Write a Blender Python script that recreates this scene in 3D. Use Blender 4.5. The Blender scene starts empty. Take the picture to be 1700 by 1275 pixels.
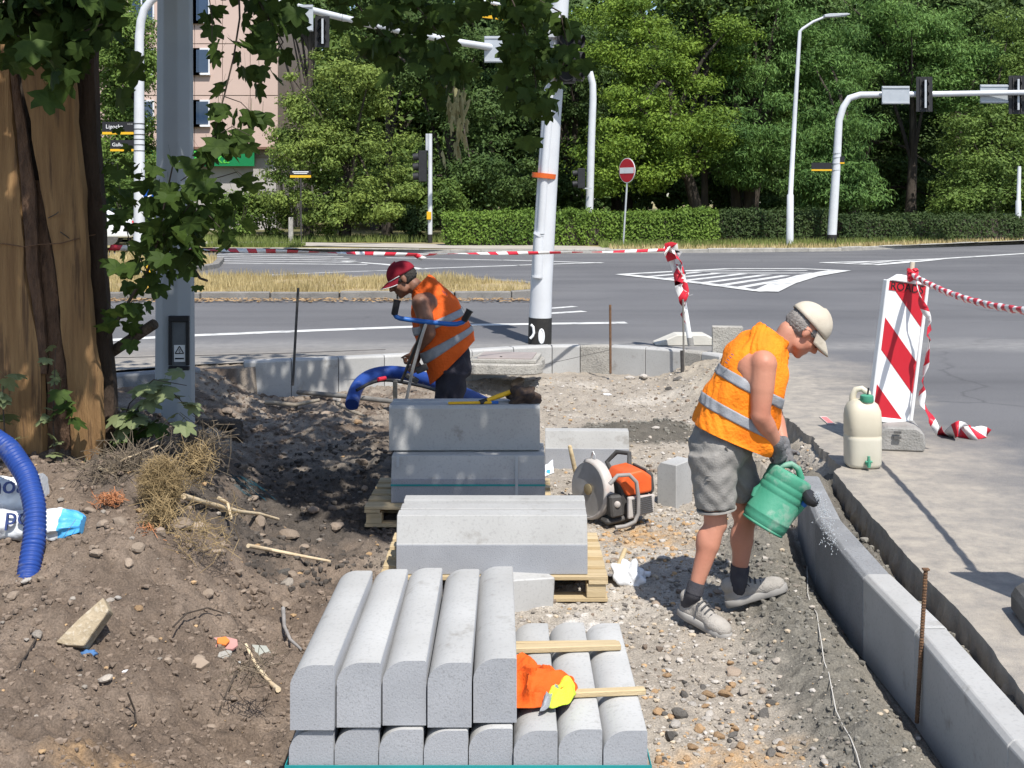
import bpy, bmesh, math, random
import numpy as np
from mathutils import Vector, Matrix, Euler
from math import radians, sin, cos, pi

# ------------------------------------------------------------------ camera, sky, sun, exposure
S = bpy.context.scene
COL = S.collection
F, HZ, H = 1970.0, 330.0, 1.75          # focal length in photo pixels, horizon row, eye height over the road
cam_d = bpy.data.cameras.new('camera')
cam = bpy.data.objects.new('camera', cam_d)
COL.objects.link(cam)
cam.location = (0, 0, H)
cam.rotation_euler = (radians(90), 0, 0)
cam_d.sensor_fit = 'HORIZONTAL'
cam_d.sensor_width = 36
cam_d.lens = 36 * F / 1700
cam_d.shift_y = -(637.5 - HZ) / 1700
cam_d.clip_start = 0.05
cam_d.clip_end = 1500
S.camera = cam

SUNDIR = Vector((0.25, -0.60, 1.0)).normalized()       # towards the sun
world = bpy.data.worlds.new('World')
S.world = world
world.use_nodes = True
wn = world.node_tree
wn.nodes.clear()
sky = wn.nodes.new('ShaderNodeTexSky')
sky.sky_type = 'NISHITA'
sky.sun_disc = False
sky.sun_elevation = math.asin(SUNDIR.z)
sky.sun_rotation = math.atan2(SUNDIR.x, SUNDIR.y)
sky.altitude = 200
sky.air_density = 1.0
sky.dust_density = 1.0
bgn = wn.nodes.new('ShaderNodeBackground')
bgn.inputs['Strength'].default_value = 0.13
won = wn.nodes.new('ShaderNodeOutputWorld')
wn.links.new(sky.outputs[0], bgn.inputs['Color'])
wn.links.new(bgn.outputs[0], won.inputs['Surface'])
sl = bpy.data.lights.new('sun', 'SUN')
sl.energy = 4.5
sl.angle = radians(0.53)
sl.color = (1.0, 0.955, 0.89)
sun = bpy.data.objects.new('sun', sl)
COL.objects.link(sun)
sun.rotation_euler = (-SUNDIR).to_track_quat('-Z', 'Y').to_euler()
sun.location = (0, 0, 40)
S.view_settings.view_transform = 'Standard'
S.view_settings.look = 'None'
S.view_settings.gamma = 1
S.view_settings.use_curve_mapping = False
S.view_settings.exposure = 0.48
S.render.engine = 'CYCLES'
try:
    S.cycles.use_denoising = True
    S.cycles.max_bounces = 6
    S.cycles.transparent_max_bounces = 8
    S.cycles.caustics_reflective = False
    S.cycles.caustics_refractive = False
except Exception:
    pass

random.seed(7)
RNG = np.random.default_rng(11)

# ------------------------------------------------------------------ measuring helpers
def W(px, py, d):
    """photo pixel at a known distance -> place in the world"""
    return Vector(((px - 850) * d / F, d, H - (py - HZ) * d / F))

def G(px, py, z=0.0):
    """photo pixel on a level surface -> place in the world"""
    return W(px, py, F * (H - z) / (py - HZ))

# ------------------------------------------------------------------ object helpers
LOC = {}

def link(o, parent=None):
    COL.objects.link(o)
    if parent is not None:
        o.parent = parent
        LOC[o.name] = LOC.get(parent.name, Vector((0, 0, 0)))
    return o

def tag(o, label=None, cat=None, group=None, kind=None):
    if label: o['label'] = label
    if cat: o['category'] = cat
    if group: o['group'] = group
    if kind: o['kind'] = kind
    return o

def thing(name, label, cat, loc=(0, 0, 0), group=None):
    o = bpy.data.objects.new(name, None)
    o.empty_display_size = 0.1
    link(o)
    o.location = loc
    LOC[o.name] = Vector(loc)
    return tag(o, label, cat, group)

def wloc(o):
    return LOC.get(o.name, Vector((0, 0, 0))) if o is not None else Vector((0, 0, 0))

def fastmesh(name, V, Fc, mats=(), smooth=False, midx=None, attr=None):
    V = np.asarray(V, dtype=np.float32).reshape(-1, 3)
    Fc = np.asarray(Fc, dtype=np.int32)
    me = bpy.data.meshes.new(name)
    n, k = Fc.shape
    me.vertices.add(len(V)); me.vertices.foreach_set('co', V.ravel())
    me.loops.add(n * k); me.loops.foreach_set('vertex_index', Fc.ravel())
    me.polygons.add(n)
    me.polygons.foreach_set('loop_start', np.arange(0, n * k, k, dtype=np.int32))
    me.polygons.foreach_set('loop_total', np.full(n, k, dtype=np.int32))
    if midx is not None: me.polygons.foreach_set('material_index', np.asarray(midx, dtype=np.int32))
    me.update(calc_edges=True)
    me.polygons.foreach_set('use_smooth', np.full(n, smooth, dtype=bool))
    if attr is not None:
        a = me.color_attributes.new('col', 'FLOAT_COLOR', 'POINT')
        c = np.ones((len(V), 4), dtype=np.float32); c[:, :attr.shape[1]] = attr
        a.data.foreach_set('color', c.ravel())
    for m in mats: me.materials.append(m)
    return me

class MB:
    """collects shapes that become ONE mesh"""
    def __init__(s):
        s.v = []; s.f = []; s.m = []; s.cur = 0
    def add(s, vs, fs):
        b = len(s.v)
        s.v.extend([tuple(p) for p in vs])
        for q in fs:
            s.f.append(tuple(i + b for i in q)); s.m.append(s.cur)
        return s
    def mat(s, i):
        s.cur = i; return s
    def box(s, c, size, rot=None):
        c = Vector(c); hx, hy, hz = size[0] / 2, size[1] / 2, size[2] / 2
        R = rot if rot is not None else Matrix.Identity(3)
        vs = [c + R @ Vector((x, y, z)) for x in (-hx, hx) for y in (-hy, hy) for z in (-hz, hz)]
        return s.add(vs, [(0, 1, 3, 2), (4, 6, 7, 5), (0, 4, 5, 1), (2, 3, 7, 6), (0, 2, 6, 4), (1, 5, 7, 3)])
    def tube(s, pts, rad, n=10, cap=True, closed=False):
        pts = [Vector(p) for p in pts]
        if not hasattr(rad, '__len__'): rad = [rad] * len(pts)
        N = len(pts); vs = []; fs = []
        t0 = (pts[1] - pts[0]).normalized()
        a = Vector((0, 0, 1)) if abs(t0.z) < .9 else Vector((1, 0, 0))
        u = t0.cross(a).normalized()
        for i in range(N):
            if closed: t = (pts[(i + 1) % N] - pts[i - 1]).normalized()
            else: t = (pts[min(i + 1, N - 1)] - pts[max(i - 1, 0)]).normalized()
            u = (u - t * u.dot(t)).normalized()
            w = t.cross(u)
            for k in range(n):
                an = 2 * pi * k / n
                vs.append(pts[i] + (u * cos(an) + w * sin(an)) * rad[i])
        R = N if closed else N - 1
        for i in range(R):
            j = (i + 1) % N
            for k in range(n):
                k2 = (k + 1) % n
                fs.append((i * n + k, i * n + k2, j * n + k2, j * n + k))
        if cap and not closed:
            fs.append(tuple(range(n - 1, -1, -1)))
            fs.append(tuple((N - 1) * n + k for k in range(n)))
        return s.add(vs, fs)
    def cap(s, a, b, ra, rb, n=12):
        """tapered capsule"""
        a = Vector(a); b = Vector(b); d = (b - a)
        if d.length < 1e-6: d = Vector((0, 0, 1e-4))
        t = d.normalized(); pts = []; rad = []
        for q in (-.96, -.75, -.4, 0): pts.append(a + t * ra * q); rad.append(ra * math.sqrt(max(1e-4, 1 - q * q)))
        for q in (0.001, .4, .75, .96): pts.append(b + t * rb * q); rad.append(rb * math.sqrt(max(1e-4, 1 - q * q)))
        return s.tube(pts, rad, n)
    def ell(s, c, r, B=None, n=14, m=9):
        c = Vector(c); B = B if B is not None else Matrix.Identity(3)
        if not hasattr(r, '__len__'): r = (r, r, r)
        vs = [c + B @ Vector((0, 0, r[2]))]; fs = []
        for i in range(1, m):
            th = pi * i / m
            for k in range(n):
                ph = 2 * pi * k / n
                vs.append(c + B @ Vector((r[0] * sin(th) * cos(ph), r[1] * sin(th) * sin(ph), r[2] * cos(th))))
        vs.append(c + B @ Vector((0, 0, -r[2])))
        for k in range(n):
            k2 = (k + 1) % n
            fs.append((0, 1 + k, 1 + k2))
            for i in range(m - 2):
                o = 1 + i * n
                fs.append((o + k, o + n + k, o + n + k2, o + k2))
            o = 1 + (m - 2) * n
            fs.append((o + k, len(vs) - 1, o + k2))
        return s.add(vs, fs)
    def lathe(s, prof, o, B=None, n=24, cap=True):
        """prof: (radius, height) pairs round the local z axis of B"""
        o = Vector(o); B = B if B is not None else Matrix.Identity(3)
        vs = []; fs = []
        for r, h in prof:
            for k in range(n):
                a = 2 * pi * k / n
                vs.append(o + B @ Vector((r * cos(a), r * sin(a), h)))
        for i in range(len(prof) - 1):
            for k in range(n):
                k2 = (k + 1) % n
                fs.append((i * n + k, i * n + k2, (i + 1) * n + k2, (i + 1) * n + k))
        if cap:
            fs.append(tuple(range(n - 1, -1, -1))); fs.append(tuple((len(prof) - 1) * n + k for k in range(n)))
        return s.add(vs, fs)
    def prism(s, poly, o, ex, ey, ez, z0, z1):
        """2-D outline in (ex, ey), extruded along ez from z0 to z1"""
        o = Vector(o); ex = Vector(ex); ey = Vector(ey); ez = Vector(ez); n = len(poly)
        vs = [o + ex * p[0] + ey * p[1] + ez * z0 for p in poly] + [o + ex * p[0] + ey * p[1] + ez * z1 for p in poly]
        fs = [(i, (i + 1) % n, n + (i + 1) % n, n + i) for i in range(n)]
        fs += [tuple(range(n - 1, -1, -1)), tuple(range(n, 2 * n))]
        return s.add(vs, fs)
    def mesh(s, name, mats, off=None, smooth=False, bev=0, seg=1, fixn=True):
        off = off if off is not None else Vector((0, 0, 0))
        me = bpy.data.meshes.new(name)
        me.from_pydata([tuple(Vector(p) - off) for p in s.v], [], s.f)
        me.polygons.foreach_set('material_index', s.m)
        bm = bmesh.new(); bm.from_mesh(me)
        if fixn: bmesh.ops.recalc_face_normals(bm, faces=bm.faces)
        if bev:
            es = [e for e in bm.edges if len(e.link_faces) == 2 and e.calc_face_angle(0) > 0.5]
            bmesh.ops.bevel(bm, geom=es, offset=bev, segments=seg, affect='EDGES', profile=.6, clamp_overlap=True)
        if smooth:
            for f in bm.faces: f.smooth = True
            for e in bm.edges:
                if len(e.link_faces) == 2 and e.calc_face_angle(0) > radians(50): e.smooth = False
        bm.to_mesh(me); bm.free()
        if not isinstance(mats, (list, tuple)): mats = [mats]
        for m in mats: me.materials.append(m)
        return me
    def obj(s, name, mats, parent=None, **k):
        me = s.mesh(name, mats, wloc(parent), **k)
        o = bpy.data.objects.new(name, me)
        return link(o, parent)

def mobj(name, me, parent=None):
    return link(bpy.data.objects.new(name, me), parent)

def dup(root, loc, rotz=0, label=None, group=None):
    r = root.copy(); COL.objects.link(r)
    r.location = loc; r.rotation_euler = (0, 0, rotz)
    LOC[r.name] = Vector(loc)
    if label: r['label'] = label
    if group: r['group'] = group
    for ch in list(root.children):
        c = ch.copy(); COL.objects.link(c); c.parent = r
        for g in ch.children:
            d = g.copy(); COL.objects.link(d); d.parent = c
    return r

def blob(mb, voxel, it=6, name='blob'):
    """fuse overlapping shapes into one continuous skin"""
    me = mb.mesh('tmp', [], fixn=True)
    o = bpy.data.objects.new('tmp', me); COL.objects.link(o)
    m = o.modifiers.new('r', 'REMESH'); m.mode = 'VOXEL'; m.voxel_size = voxel; m.use_smooth_shade = True
    q = o.modifiers.new('s', 'SMOOTH'); q.factor = .5; q.iterations = it
    dg = bpy.context.evaluated_depsgraph_get()
    r = bpy.data.meshes.new_from_object(o.evaluated_get(dg))
    bpy.data.objects.remove(o); bpy.data.meshes.remove(me)
    r.name = name
    return r

def put_blob(name, mb, voxel, mat, parent, it=6, fold=0.0, fscale=20, seed=0):
    me = blob(mb, voxel, it, name)
    n = len(me.vertices)
    co = np.empty(n * 3, dtype=np.float32); me.vertices.foreach_get('co', co); co = co.reshape(-1, 3)
    if fold:
        no = np.empty(n * 3, dtype=np.float32); me.vertices.foreach_get('normal', no); no = no.reshape(-1, 3)
        q = co * fscale + seed
        w = np.sin(q[:, 0] * 1.3 + 2 * np.sin(q[:, 2] * .7 + q[:, 1])) * np.sin(q[:, 2] * 1.1 + 1.7 * np.sin(q[:, 0] * .8 - q[:, 1] * .5))
        w += .5 * np.sin(q[:, 2] * 2.3 + 3 * np.sin(q[:, 0] * .9))
        co = co + no * (fold * w)[:, None]
    off = np.array(wloc(parent), dtype=np.float32)
    me.vertices.foreach_set('co', (co - off).ravel()); me.update()
    me.materials.clear()
    for m_ in (mat if isinstance(mat, (list, tuple)) else [mat]): me.materials.append(m_)
    return mobj(name, me, parent)

def text(name, body, size, mat, M, parent=None, ext=.002, align='CENTER'):
    cu = bpy.data.curves.new(name, 'FONT'); cu.body = body; cu.size = size; cu.extrude = ext
    cu.align_x = align; cu.align_y = 'CENTER'; cu.resolution_u = 3
    o = bpy.data.objects.new('t', cu); COL.objects.link(o)
    dg = bpy.context.evaluated_depsgraph_get()
    me = bpy.data.meshes.new_from_object(o.evaluated_get(dg))
    bpy.data.objects.remove(o); bpy.data.curves.remove(cu)
    me.transform(Matrix.Translation(-wloc(parent)) @ M)
    me.materials.clear(); me.materials.append(mat); me.name = name
    return mobj(name, me, parent)

def frame(o, ex, ey):
    """matrix with local x along ex, y along ey"""
    ex = Vector(ex).normalized(); ey = Vector(ey); ey = (ey - ex * ey.dot(ex)).normalized(); ez = ex.cross(ey)
    M = Matrix((ex, ey, ez)).transposed().to_4x4(); M.translation = Vector(o)
    return M

# ------------------------------------------------------------------ noise for geometry
def _h(ix, iy, seed):
    n = (ix.astype(np.int64) * 374761393 + iy.astype(np.int64) * 668265263 + seed * 1442695041) & 0xFFFFFFFF
    n = ((n ^ (n >> 13)) * 1274126177) & 0xFFFFFFFF
    return ((n ^ (n >> 16)) & 0xFFFF) / 65535.0
def vnoise(x, y, seed=0):
    x = np.asarray(x, dtype=np.float64); y = np.asarray(y, dtype=np.float64)
    ix = np.floor(x); iy = np.floor(y); fx = x - ix; fy = y - iy
    fx = fx * fx * (3 - 2 * fx); fy = fy * fy * (3 - 2 * fy)
    a = _h(ix, iy, seed); b = _h(ix + 1, iy, seed); c = _h(ix, iy + 1, seed); d = _h(ix + 1, iy + 1, seed)
    return (a * (1 - fx) + b * fx) * (1 - fy) + (c * (1 - fx) + d * fx) * fy
def fbm(x, y, seed=0, oct=4):
    r = 0; a = .5; t = 0
    for i in range(oct):
        r = r + a * vnoise(x * 2 ** i, y * 2 ** i, seed + i * 17); t += a; a *= .5
    return r / t * 2 - 1
def sm(a, b, x):
    t = np.clip((np.asarray(x, dtype=np.float64) - a) / (b - a), 0, 1)
    return t * t * (3 - 2 * t)

# ------------------------------------------------------------------ materials
MATS = {}
def pm(name, c1, c2=None, scale=6, rough=.8, bump=0, bscale=80, metal=0, spec=.3, rnd=0, speck=None, sscale=200, samt=.5,
       stretch=None, detail=6, contrast=(.3, .7), trans=0, spots=None):
    m = bpy.data.materials.new(name); m.use_nodes = True
    nt = m.node_tree; N = nt.nodes; L = nt.links
    p = N['Principled BSDF']
    p.inputs['Roughness'].default_value = rough; p.inputs['Metallic'].default_value = metal
    p.inputs['Specular IOR Level'].default_value = spec
    tc = N.new('ShaderNodeTexCoord'); vec = tc.outputs['Object']
    if rnd:
        oi = N.new('ShaderNodeObjectInfo')
        vm = N.new('ShaderNodeVectorMath'); vm.operation = 'MULTIPLY_ADD'
        cx = N.new('ShaderNodeCombineXYZ')
        for i in range(3): L.new(oi.outputs['Random'], cx.inputs[i])
        vm.inputs[1].default_value = (37, 91, 53); L.new(cx.outputs[0], vm.inputs[0]); L.new(vec, vm.inputs[2])
        vec = vm.outputs[0]
    if stretch:
        mp = N.new('ShaderNodeMapping'); mp.inputs['Scale'].default_value = stretch; L.new(vec, mp.inputs[0]); vec = mp.outputs[0]
    c2 = c2 or tuple(x * .8 for x in c1)
    nz = N.new('ShaderNodeTexNoise'); nz.inputs['Scale'].default_value = scale; nz.inputs['Detail'].default_value = detail
    L.new(vec, nz.inputs['Vector'])
    cr = N.new('ShaderNodeValToRGB')
    cr.color_ramp.elements[0].position = contrast[0]; cr.color_ramp.elements[1].position = contrast[1]
    cr.color_ramp.elements[0].color = (*c1, 1); cr.color_ramp.elements[1].color = (*c2, 1)
    L.new(nz.outputs['Fac'], cr.inputs[0]); col = cr.outputs[0]
    if speck:
        n2 = N.new('ShaderNodeTexNoise'); n2.inputs['Scale'].default_value = sscale; n2.inputs['Detail'].default_value = 2
        L.new(vec, n2.inputs['Vector'])
        r2 = N.new('ShaderNodeValToRGB'); r2.color_ramp.elements[0].position = .55; r2.color_ramp.elements[1].position = .68
        r2.color_ramp.elements[0].color = (0, 0, 0, 1); r2.color_ramp.elements[1].color = (samt,) * 3 + (1,)
        L.new(n2.outputs['Fac'], r2.inputs[0])
        mx = N.new('ShaderNodeMix'); mx.data_type = 'RGBA'; L.new(r2.outputs[0], mx.inputs[0]); L.new(col, mx.inputs[6]); mx.inputs[7].default_value = (*speck, 1)
        col = mx.outputs[2]
    if spots:
        sc_, thr, colr, amt = spots
        n3 = N.new('ShaderNodeTexNoise'); n3.inputs['Scale'].default_value = sc_; n3.inputs['Detail'].default_value = 5; n3.inputs['Roughness'].default_value = .65
        L.new(vec, n3.inputs['Vector'])
        r3 = N.new('ShaderNodeValToRGB'); r3.color_ramp.elements[0].position = thr; r3.color_ramp.elements[1].position = thr + .1
        r3.color_ramp.elements[0].color = (0, 0, 0, 1); r3.color_ramp.elements[1].color = (amt,) * 3 + (1,)
        L.new(n3.outputs['Fac'], r3.inputs[0])
        mx = N.new('ShaderNodeMix'); mx.data_type = 'RGBA'; L.new(r3.outputs[0], mx.inputs[0]); L.new(col, mx.inputs[6]); mx.inputs[7].default_value = (*colr, 1)
        col = mx.outputs[2]
    if rnd:
        hs = N.new('ShaderNodeHueSaturation'); ma = N.new('ShaderNodeMath'); ma.operation = 'MULTIPLY_ADD'
        ma.inputs[1].default_value = 2 * rnd; ma.inputs[2].default_value = 1 - rnd
        L.new(oi.outputs['Random'], ma.inputs[0]); L.new(ma.outputs[0], hs.inputs['Value']); L.new(col, hs.inputs['Color']); col = hs.outputs[0]
    L.new(col, p.inputs['Base Color'])
    if trans: p.inputs['Transmission Weight'].default_value = trans
    if bump:
        nb = N.new('ShaderNodeTexNoise'); nb.inputs['Scale'].default_value = bscale; nb.inputs['Detail'].default_value = 5; L.new(vec, nb.inputs['Vector'])
        bp = N.new('ShaderNodeBump'); bp.inputs['Strength'].default_value = bump; bp.inputs['Distance'].default_value = .02
        L.new(nb.outputs['Fac'], bp.inputs['Height']); L.new(bp.outputs[0], p.inputs['Normal'])
    MATS[name] = m
    return m

def leafmat(name, dark, light, tr=.3, noise=.25, rough=.6, pos=(0, 1), spec=.2):
    m = bpy.data.materials.new(name); m.use_nodes = True
    nt = m.node_tree; N = nt.nodes; L = nt.links
    p = N['Principled BSDF']; p.inputs['Roughness'].default_value = rough; p.inputs['Specular IOR Level'].default_value = spec
    g = N.new('ShaderNodeNewGeometry'); oi = N.new('ShaderNodeObjectInfo')
    tc = N.new('ShaderNodeTexCoord')
    nz = N.new('ShaderNodeTexNoise'); nz.inputs['Scale'].default_value = noise; nz.inputs['Detail'].default_value = 3
    L.new(tc.outputs['Object'], nz.inputs['Vector'])
    a = N.new('ShaderNodeMath'); a.operation = 'MULTIPLY_ADD'; a.inputs[1].default_value = .55
    s = N.new('ShaderNodeMath'); s.operation = 'MULTIPLY_ADD'; s.inputs[1].default_value = 1.6; s.inputs[2].default_value = -.55
    L.new(nz.outputs['Fac'], s.inputs[0]); L.new(g.outputs['Random Per Island'], a.inputs[0]); L.new(s.outputs[0], a.inputs[2])
    a2 = N.new('ShaderNodeMath'); a2.operation = 'MULTIPLY_ADD'; a2.inputs[1].default_value = .25; L.new(oi.outputs['Random'], a2.inputs[0]); L.new(a.outputs[0], a2.inputs[2])
    cr = N.new('ShaderNodeValToRGB'); cr.color_ramp.elements[0].color = (*dark, 1); cr.color_ramp.elements[1].color = (*light, 1)
    cr.color_ramp.elements[0].position = pos[0]; cr.color_ramp.elements[1].position = pos[1]
    L.new(a2.outputs[0], cr.inputs[0]); L.new(cr.outputs[0], p.inputs['Base Color'])
    t = N.new('ShaderNodeBsdfTranslucent'); hs = N.new('ShaderNodeHueSaturation'); hs.inputs['Value'].default_value = 1.3; hs.inputs['Hue'].default_value = .485
    L.new(cr.outputs[0], hs.inputs['Color']); L.new(hs.outputs[0], t.inputs['Color'])
    mx = N.new('ShaderNodeMixShader'); mx.inputs[0].default_value = tr
    L.new(p.outputs[0], mx.inputs[1]); L.new(t.outputs[0], mx.inputs[2]); L.new(mx.outputs[0], N['Material Output'].inputs['Surface'])
    return m

concrete = pm('concrete', (.43, .43, .42), (.355, .352, .34), 2.4, .8, .06, 120, rnd=.09, speck=(.22, .22, .215), sscale=75, samt=.28, spots=(5, .60, (.22, .205, .18), .6))
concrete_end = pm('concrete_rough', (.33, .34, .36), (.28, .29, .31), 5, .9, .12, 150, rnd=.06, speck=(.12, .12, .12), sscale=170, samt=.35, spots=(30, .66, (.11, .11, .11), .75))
concrete_old = pm('concrete_old', (.40, .38, .34), (.27, .26, .235), 5, .9, .6, 60, rnd=.1, speck=(.14, .13, .12), sscale=60, samt=.6)
concrete_wet = pm('concrete_damp', (.27, .275, .28), (.19, .195, .2), 4, .75, .3, 120, rnd=.06, speck=(.1, .1, .1), sscale=90, samt=.4)
wood_raw = pm('raw_wood', (.56, .45, .28), (.42, .32, .18), 3, .75, .3, 40, stretch=(1, 14, 14), rnd=.1, spots=(14, .66, (.28, .18, .09), .6))
wood_grey = pm('weathered_wood', (.36, .31, .24), (.24, .20, .15), 3, .85, .4, 40, stretch=(1, 12, 12), rnd=.12)
wood_slab = pm('slab_wood', (.34, .205, .09), (.205, .115, .05), 2.4, .8, .6, 14, stretch=(12, 12, .5), rnd=.12, contrast=(.3, .7), spots=(2.0, .56, (.095, .055, .03), .8))
bark = pm('bark', (.10, .075, .055), (.035, .027, .021), 9, .95, 1.0, 30, stretch=(2.2, 2.2, .6))
bark_red = pm('inner_bark', (.17, .10, .06), (.07, .042, .028), 14, .95, 1.0, 45, stretch=(2, 2, .6))
bark_far = pm('bark_far', (.085, .07, .055), (.04, .033, .028), 3, .95, .8, 12, stretch=(2, 2, .5))
white_paint = pm('white_paint', (.60, .62, .645), (.53, .545, .565), 3, .35, .03, 40, rnd=.03, spots=(9, .68, (.45, .43, .40), .35))
galv = pm('galvanised_steel', (.50, .52, .54), (.42, .44, .46), 8, .5, .05, 60, metal=.35, spots=(6, .64, (.3, .29, .28), .35))
post_paint = pm('post_grey_paint', (.36, .385, .40), (.31, .335, .35), 3, .5, .04, 40, spots=(5, .66, (.24, .25, .25), .4))
black_plastic = pm('black_plastic', (.028, .028, .03), (.02, .02, .022), 10, .5, .1, 60)
black_paint = pm('black_paint', (.02, .02, .02), (.035, .033, .03), 12, .6, .1, 50, spots=(10, .62, (.12, .11, .1), .6))
dark_steel = pm('dark_steel', (.09, .085, .08), (.05, .047, .045), 20, .6, .2, 90, metal=.4)
rust = pm('rusty_steel', (.23, .13, .07), (.12, .07, .045), 40, .85, .6, 150, metal=.2)
sign_back = pm('sign_back_grey', (.42, .45, .48), (.37, .40, .43), 5, .45, .03, 30, metal=.2)
sign_red = pm('sign_red', (.50, .022, .035), (.44, .018, .03), 4, .4)
sign_white = pm('sign_white', (.78, .79, .79), (.70, .71, .71), 4, .45, spots=(8, .66, (.5, .48, .45), .4))
sign_black = pm('sign_black', (.018, .018, .02), (.022, .022, .025), 4, .45)
sign_yellow = pm('sign_yellow', (.72, .42, .02), (.66, .38, .02), 4, .5)
sign_blue = pm('sign_blue', (.015, .09, .42), (.012, .075, .36), 4, .4)
orange_tape = pm('orange_band', (.62, .12, .02), (.55, .1, .02), 8, .5)
tape_red = pm('tape_red', (.62, .03, .05), (.55, .025, .045), 9, .4)
tape_white = pm('tape_white', (.78, .77, .76), (.70, .69, .68), 9, .4)
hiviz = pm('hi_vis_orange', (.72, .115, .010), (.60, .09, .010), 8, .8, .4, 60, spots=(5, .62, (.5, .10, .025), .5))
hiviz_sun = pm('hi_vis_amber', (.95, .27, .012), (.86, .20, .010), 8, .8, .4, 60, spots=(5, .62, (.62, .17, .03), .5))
hiviz_yellow = pm('hi_vis_yellow', (.62, .78, .06), (.52, .66, .05), 8, .75, .3, 160)
reflect = pm('reflective_grey', (.30, .31, .33), (.24, .25, .27), 30, .4, .2, 150)
skin_sun = pm('sunburnt_skin', (.53, .26, .175), (.42, .165, .105), 5, .5, .06, 60, contrast=(.2, .8), spots=(3.5, .58, (.43, .15, .095), .4), speck=(.30, .13, .085), sscale=140, samt=.1)
skin_dark = pm('tanned_skin', (.25, .125, .078), (.18, .085, .055), 7, .5, .12, 120, spots=(9, .62, (.10, .055, .045), .5))
hair_grey = pm('grey_hair', (.30, .28, .26), (.17, .155, .145), 60, .8, .5, 200)
hair_dark = pm('dark_hair', (.03, .026, .024), (.05, .045, .04), 60, .8, .5, 200)
cap_beige = pm('beige_cotton', (.60, .54, .44), (.50, .44, .35), 12, .9, .3, 200, spots=(16, .64, (.36, .30, .22), .5))
cap_red = pm('red_cotton', (.24, .010, .024), (.17, .008, .018), 14, .95, .2, 200)
shorts_m = pm('grey_cotton', (.27, .258, .24), (.21, .20, .185), 9, .95, .3, 130, spots=(6, .62, (.35, .33, .30), .5))
trousers_m = pm('navy_cotton', (.022, .021, .03), (.035, .032, .04), 8, .95, .4, 130, spots=(6, .66, (.10, .09, .085), .4))
sock_m = pm('dark_sock', (.045, .045, .055), (.07, .068, .075), 20, .95, .4, 200)
shoe_m = pm('dusty_suede', (.42, .39, .35), (.30, .28, .25), 14, .95, .4, 160, spots=(9, .6, (.20, .19, .18), .5))
sole_m = pm('rubber_sole', (.36, .345, .32), (.26, .25, .235), 14, .9)
lace_m = pm('dark_lace', (.06, .06, .065), (.1, .1, .1), 30, .9)
glove_m = pm('grey_glove', (.17, .17, .175), (.11, .11, .115), 20, .9, .4, 160)
can_green = pm('green_plastic', (.045, .235, .145), (.08, .30, .195), 7, .6, .1, 60, spots=(9, .52, (.26, .36, .29), .6))
hose_blue = pm('blue_pipe', (.014, .042, .20), (.02, .06, .26), 5, .5, .05, 50, spots=(9, .58, (.13, .14, .20), .55))
blue_metal = pm('blue_enamel', (.02, .11, .38), (.03, .14, .44), 8, .35)
sack_white = pm('sack_white', (.74, .75, .76), (.64, .66, .68), 6, .45, .2, 30, spots=(10, .64, (.42, .39, .35), .5))
sack_blue = pm('sack_blue', (.06, .33, .68), (.10, .42, .74), 14, .45, .2, 40)
print_navy = pm('print_navy', (.03, .05, .15), (.04, .06, .18), 8, .5)
saw_orange = pm('saw_orange', (.70, .125, .03), (.62, .10, .025), 10, .45, .05, 60, spots=(9, .62, (.42, .30, .24), .5))
saw_grey = pm('saw_pale_grey', (.50, .47, .44), (.40, .37, .34), 10, .5, .05, 60, spots=(8, .6, (.55, .36, .30), .4))
saw_dark = pm('saw_dark', (.05, .048, .046), (.09, .085, .08), 10, .6, .1, 60)
steel = pm('steel', (.50, .49, .48), (.40, .39, .38), 14, .4, .05, 60, metal=.6)
can_full = pm('milky_plastic_filled', (.62, .59, .50), (.56, .53, .43), 2.5, .35, .03, 40, spots=(5, .64, (.38, .33, .24), .4), trans=.1)
can_poly = pm('milky_plastic', (.66, .61, .49), (.59, .53, .40), 2.5, .4, .03, 40, spots=(5, .64, (.42, .36, .25), .45), trans=.12)
rubber_dark = pm('rubber_foot', (.12, .118, .115), (.08, .078, .075), 8, .9, .3, 90)
foot_grey = pm('recycled_foot', (.32, .31, .295), (.23, .225, .21), 8, .92, .4, 70)
teal_strap = pm('teal_strap', (.02, .27, .27), (.02, .22, .23), 8, .4)
tile_pink = pm('pink_shard', (.50, .27, .24), (.42, .22, .2), 12, .8)
brick_orange = pm('orange_shard', (.72, .22, .05), (.62, .18, .04), 12, .9)
rag_blue = pm('blue_rag', (.05, .13, .30), (.08, .18, .36), 20, .9)
stone_tan = pm('tan_sandstone', (.42, .345, .24), (.28, .225, .15), 14, .95, .5, 60, speck=(.5, .45, .36), sscale=60, samt=.5)
stone_m = pm('stone', (.36, .32, .27), (.24, .21, .18), 7, .92, .2, 30, rnd=.35)
straw_m = pm('dry_straw', (.36, .265, .135), (.19, .135, .065), 20, .85)
drygrass = leafmat('dry_grass', (.25, .20, .09), (.52, .43, .22), .15, .5)
greengrass = leafmat('green_grass', (.07, .11, .025), (.20, .24, .07), .2, .3)
twig_pale = pm('peeled_stick', (.62, .52, .36), (.50, .38, .24), 12, .75, .2, 60)
twig_dark = pm('dark_twig', (.05, .04, .032), (.08, .062, .048), 12, .9)
pole_grey = pm('grey_pole', (.22, .21, .19), (.15, .14, .125), 8, .8, .2, 60)
facade = pm('facade_pink', (.55, .42, .36), (.51, .385, .33), .6, .9)
glass_dark = pm('window_glass', (.02, .035, .07), (.03, .06, .12), .5, .08, spec=.8)
frame_white = pm('window_frame', (.7, .71, .72), (.66, .67, .68), 2, .5)
shop_green = pm('shop_green', (.008, .20, .07), (.008, .18, .06), 2, .5)
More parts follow.
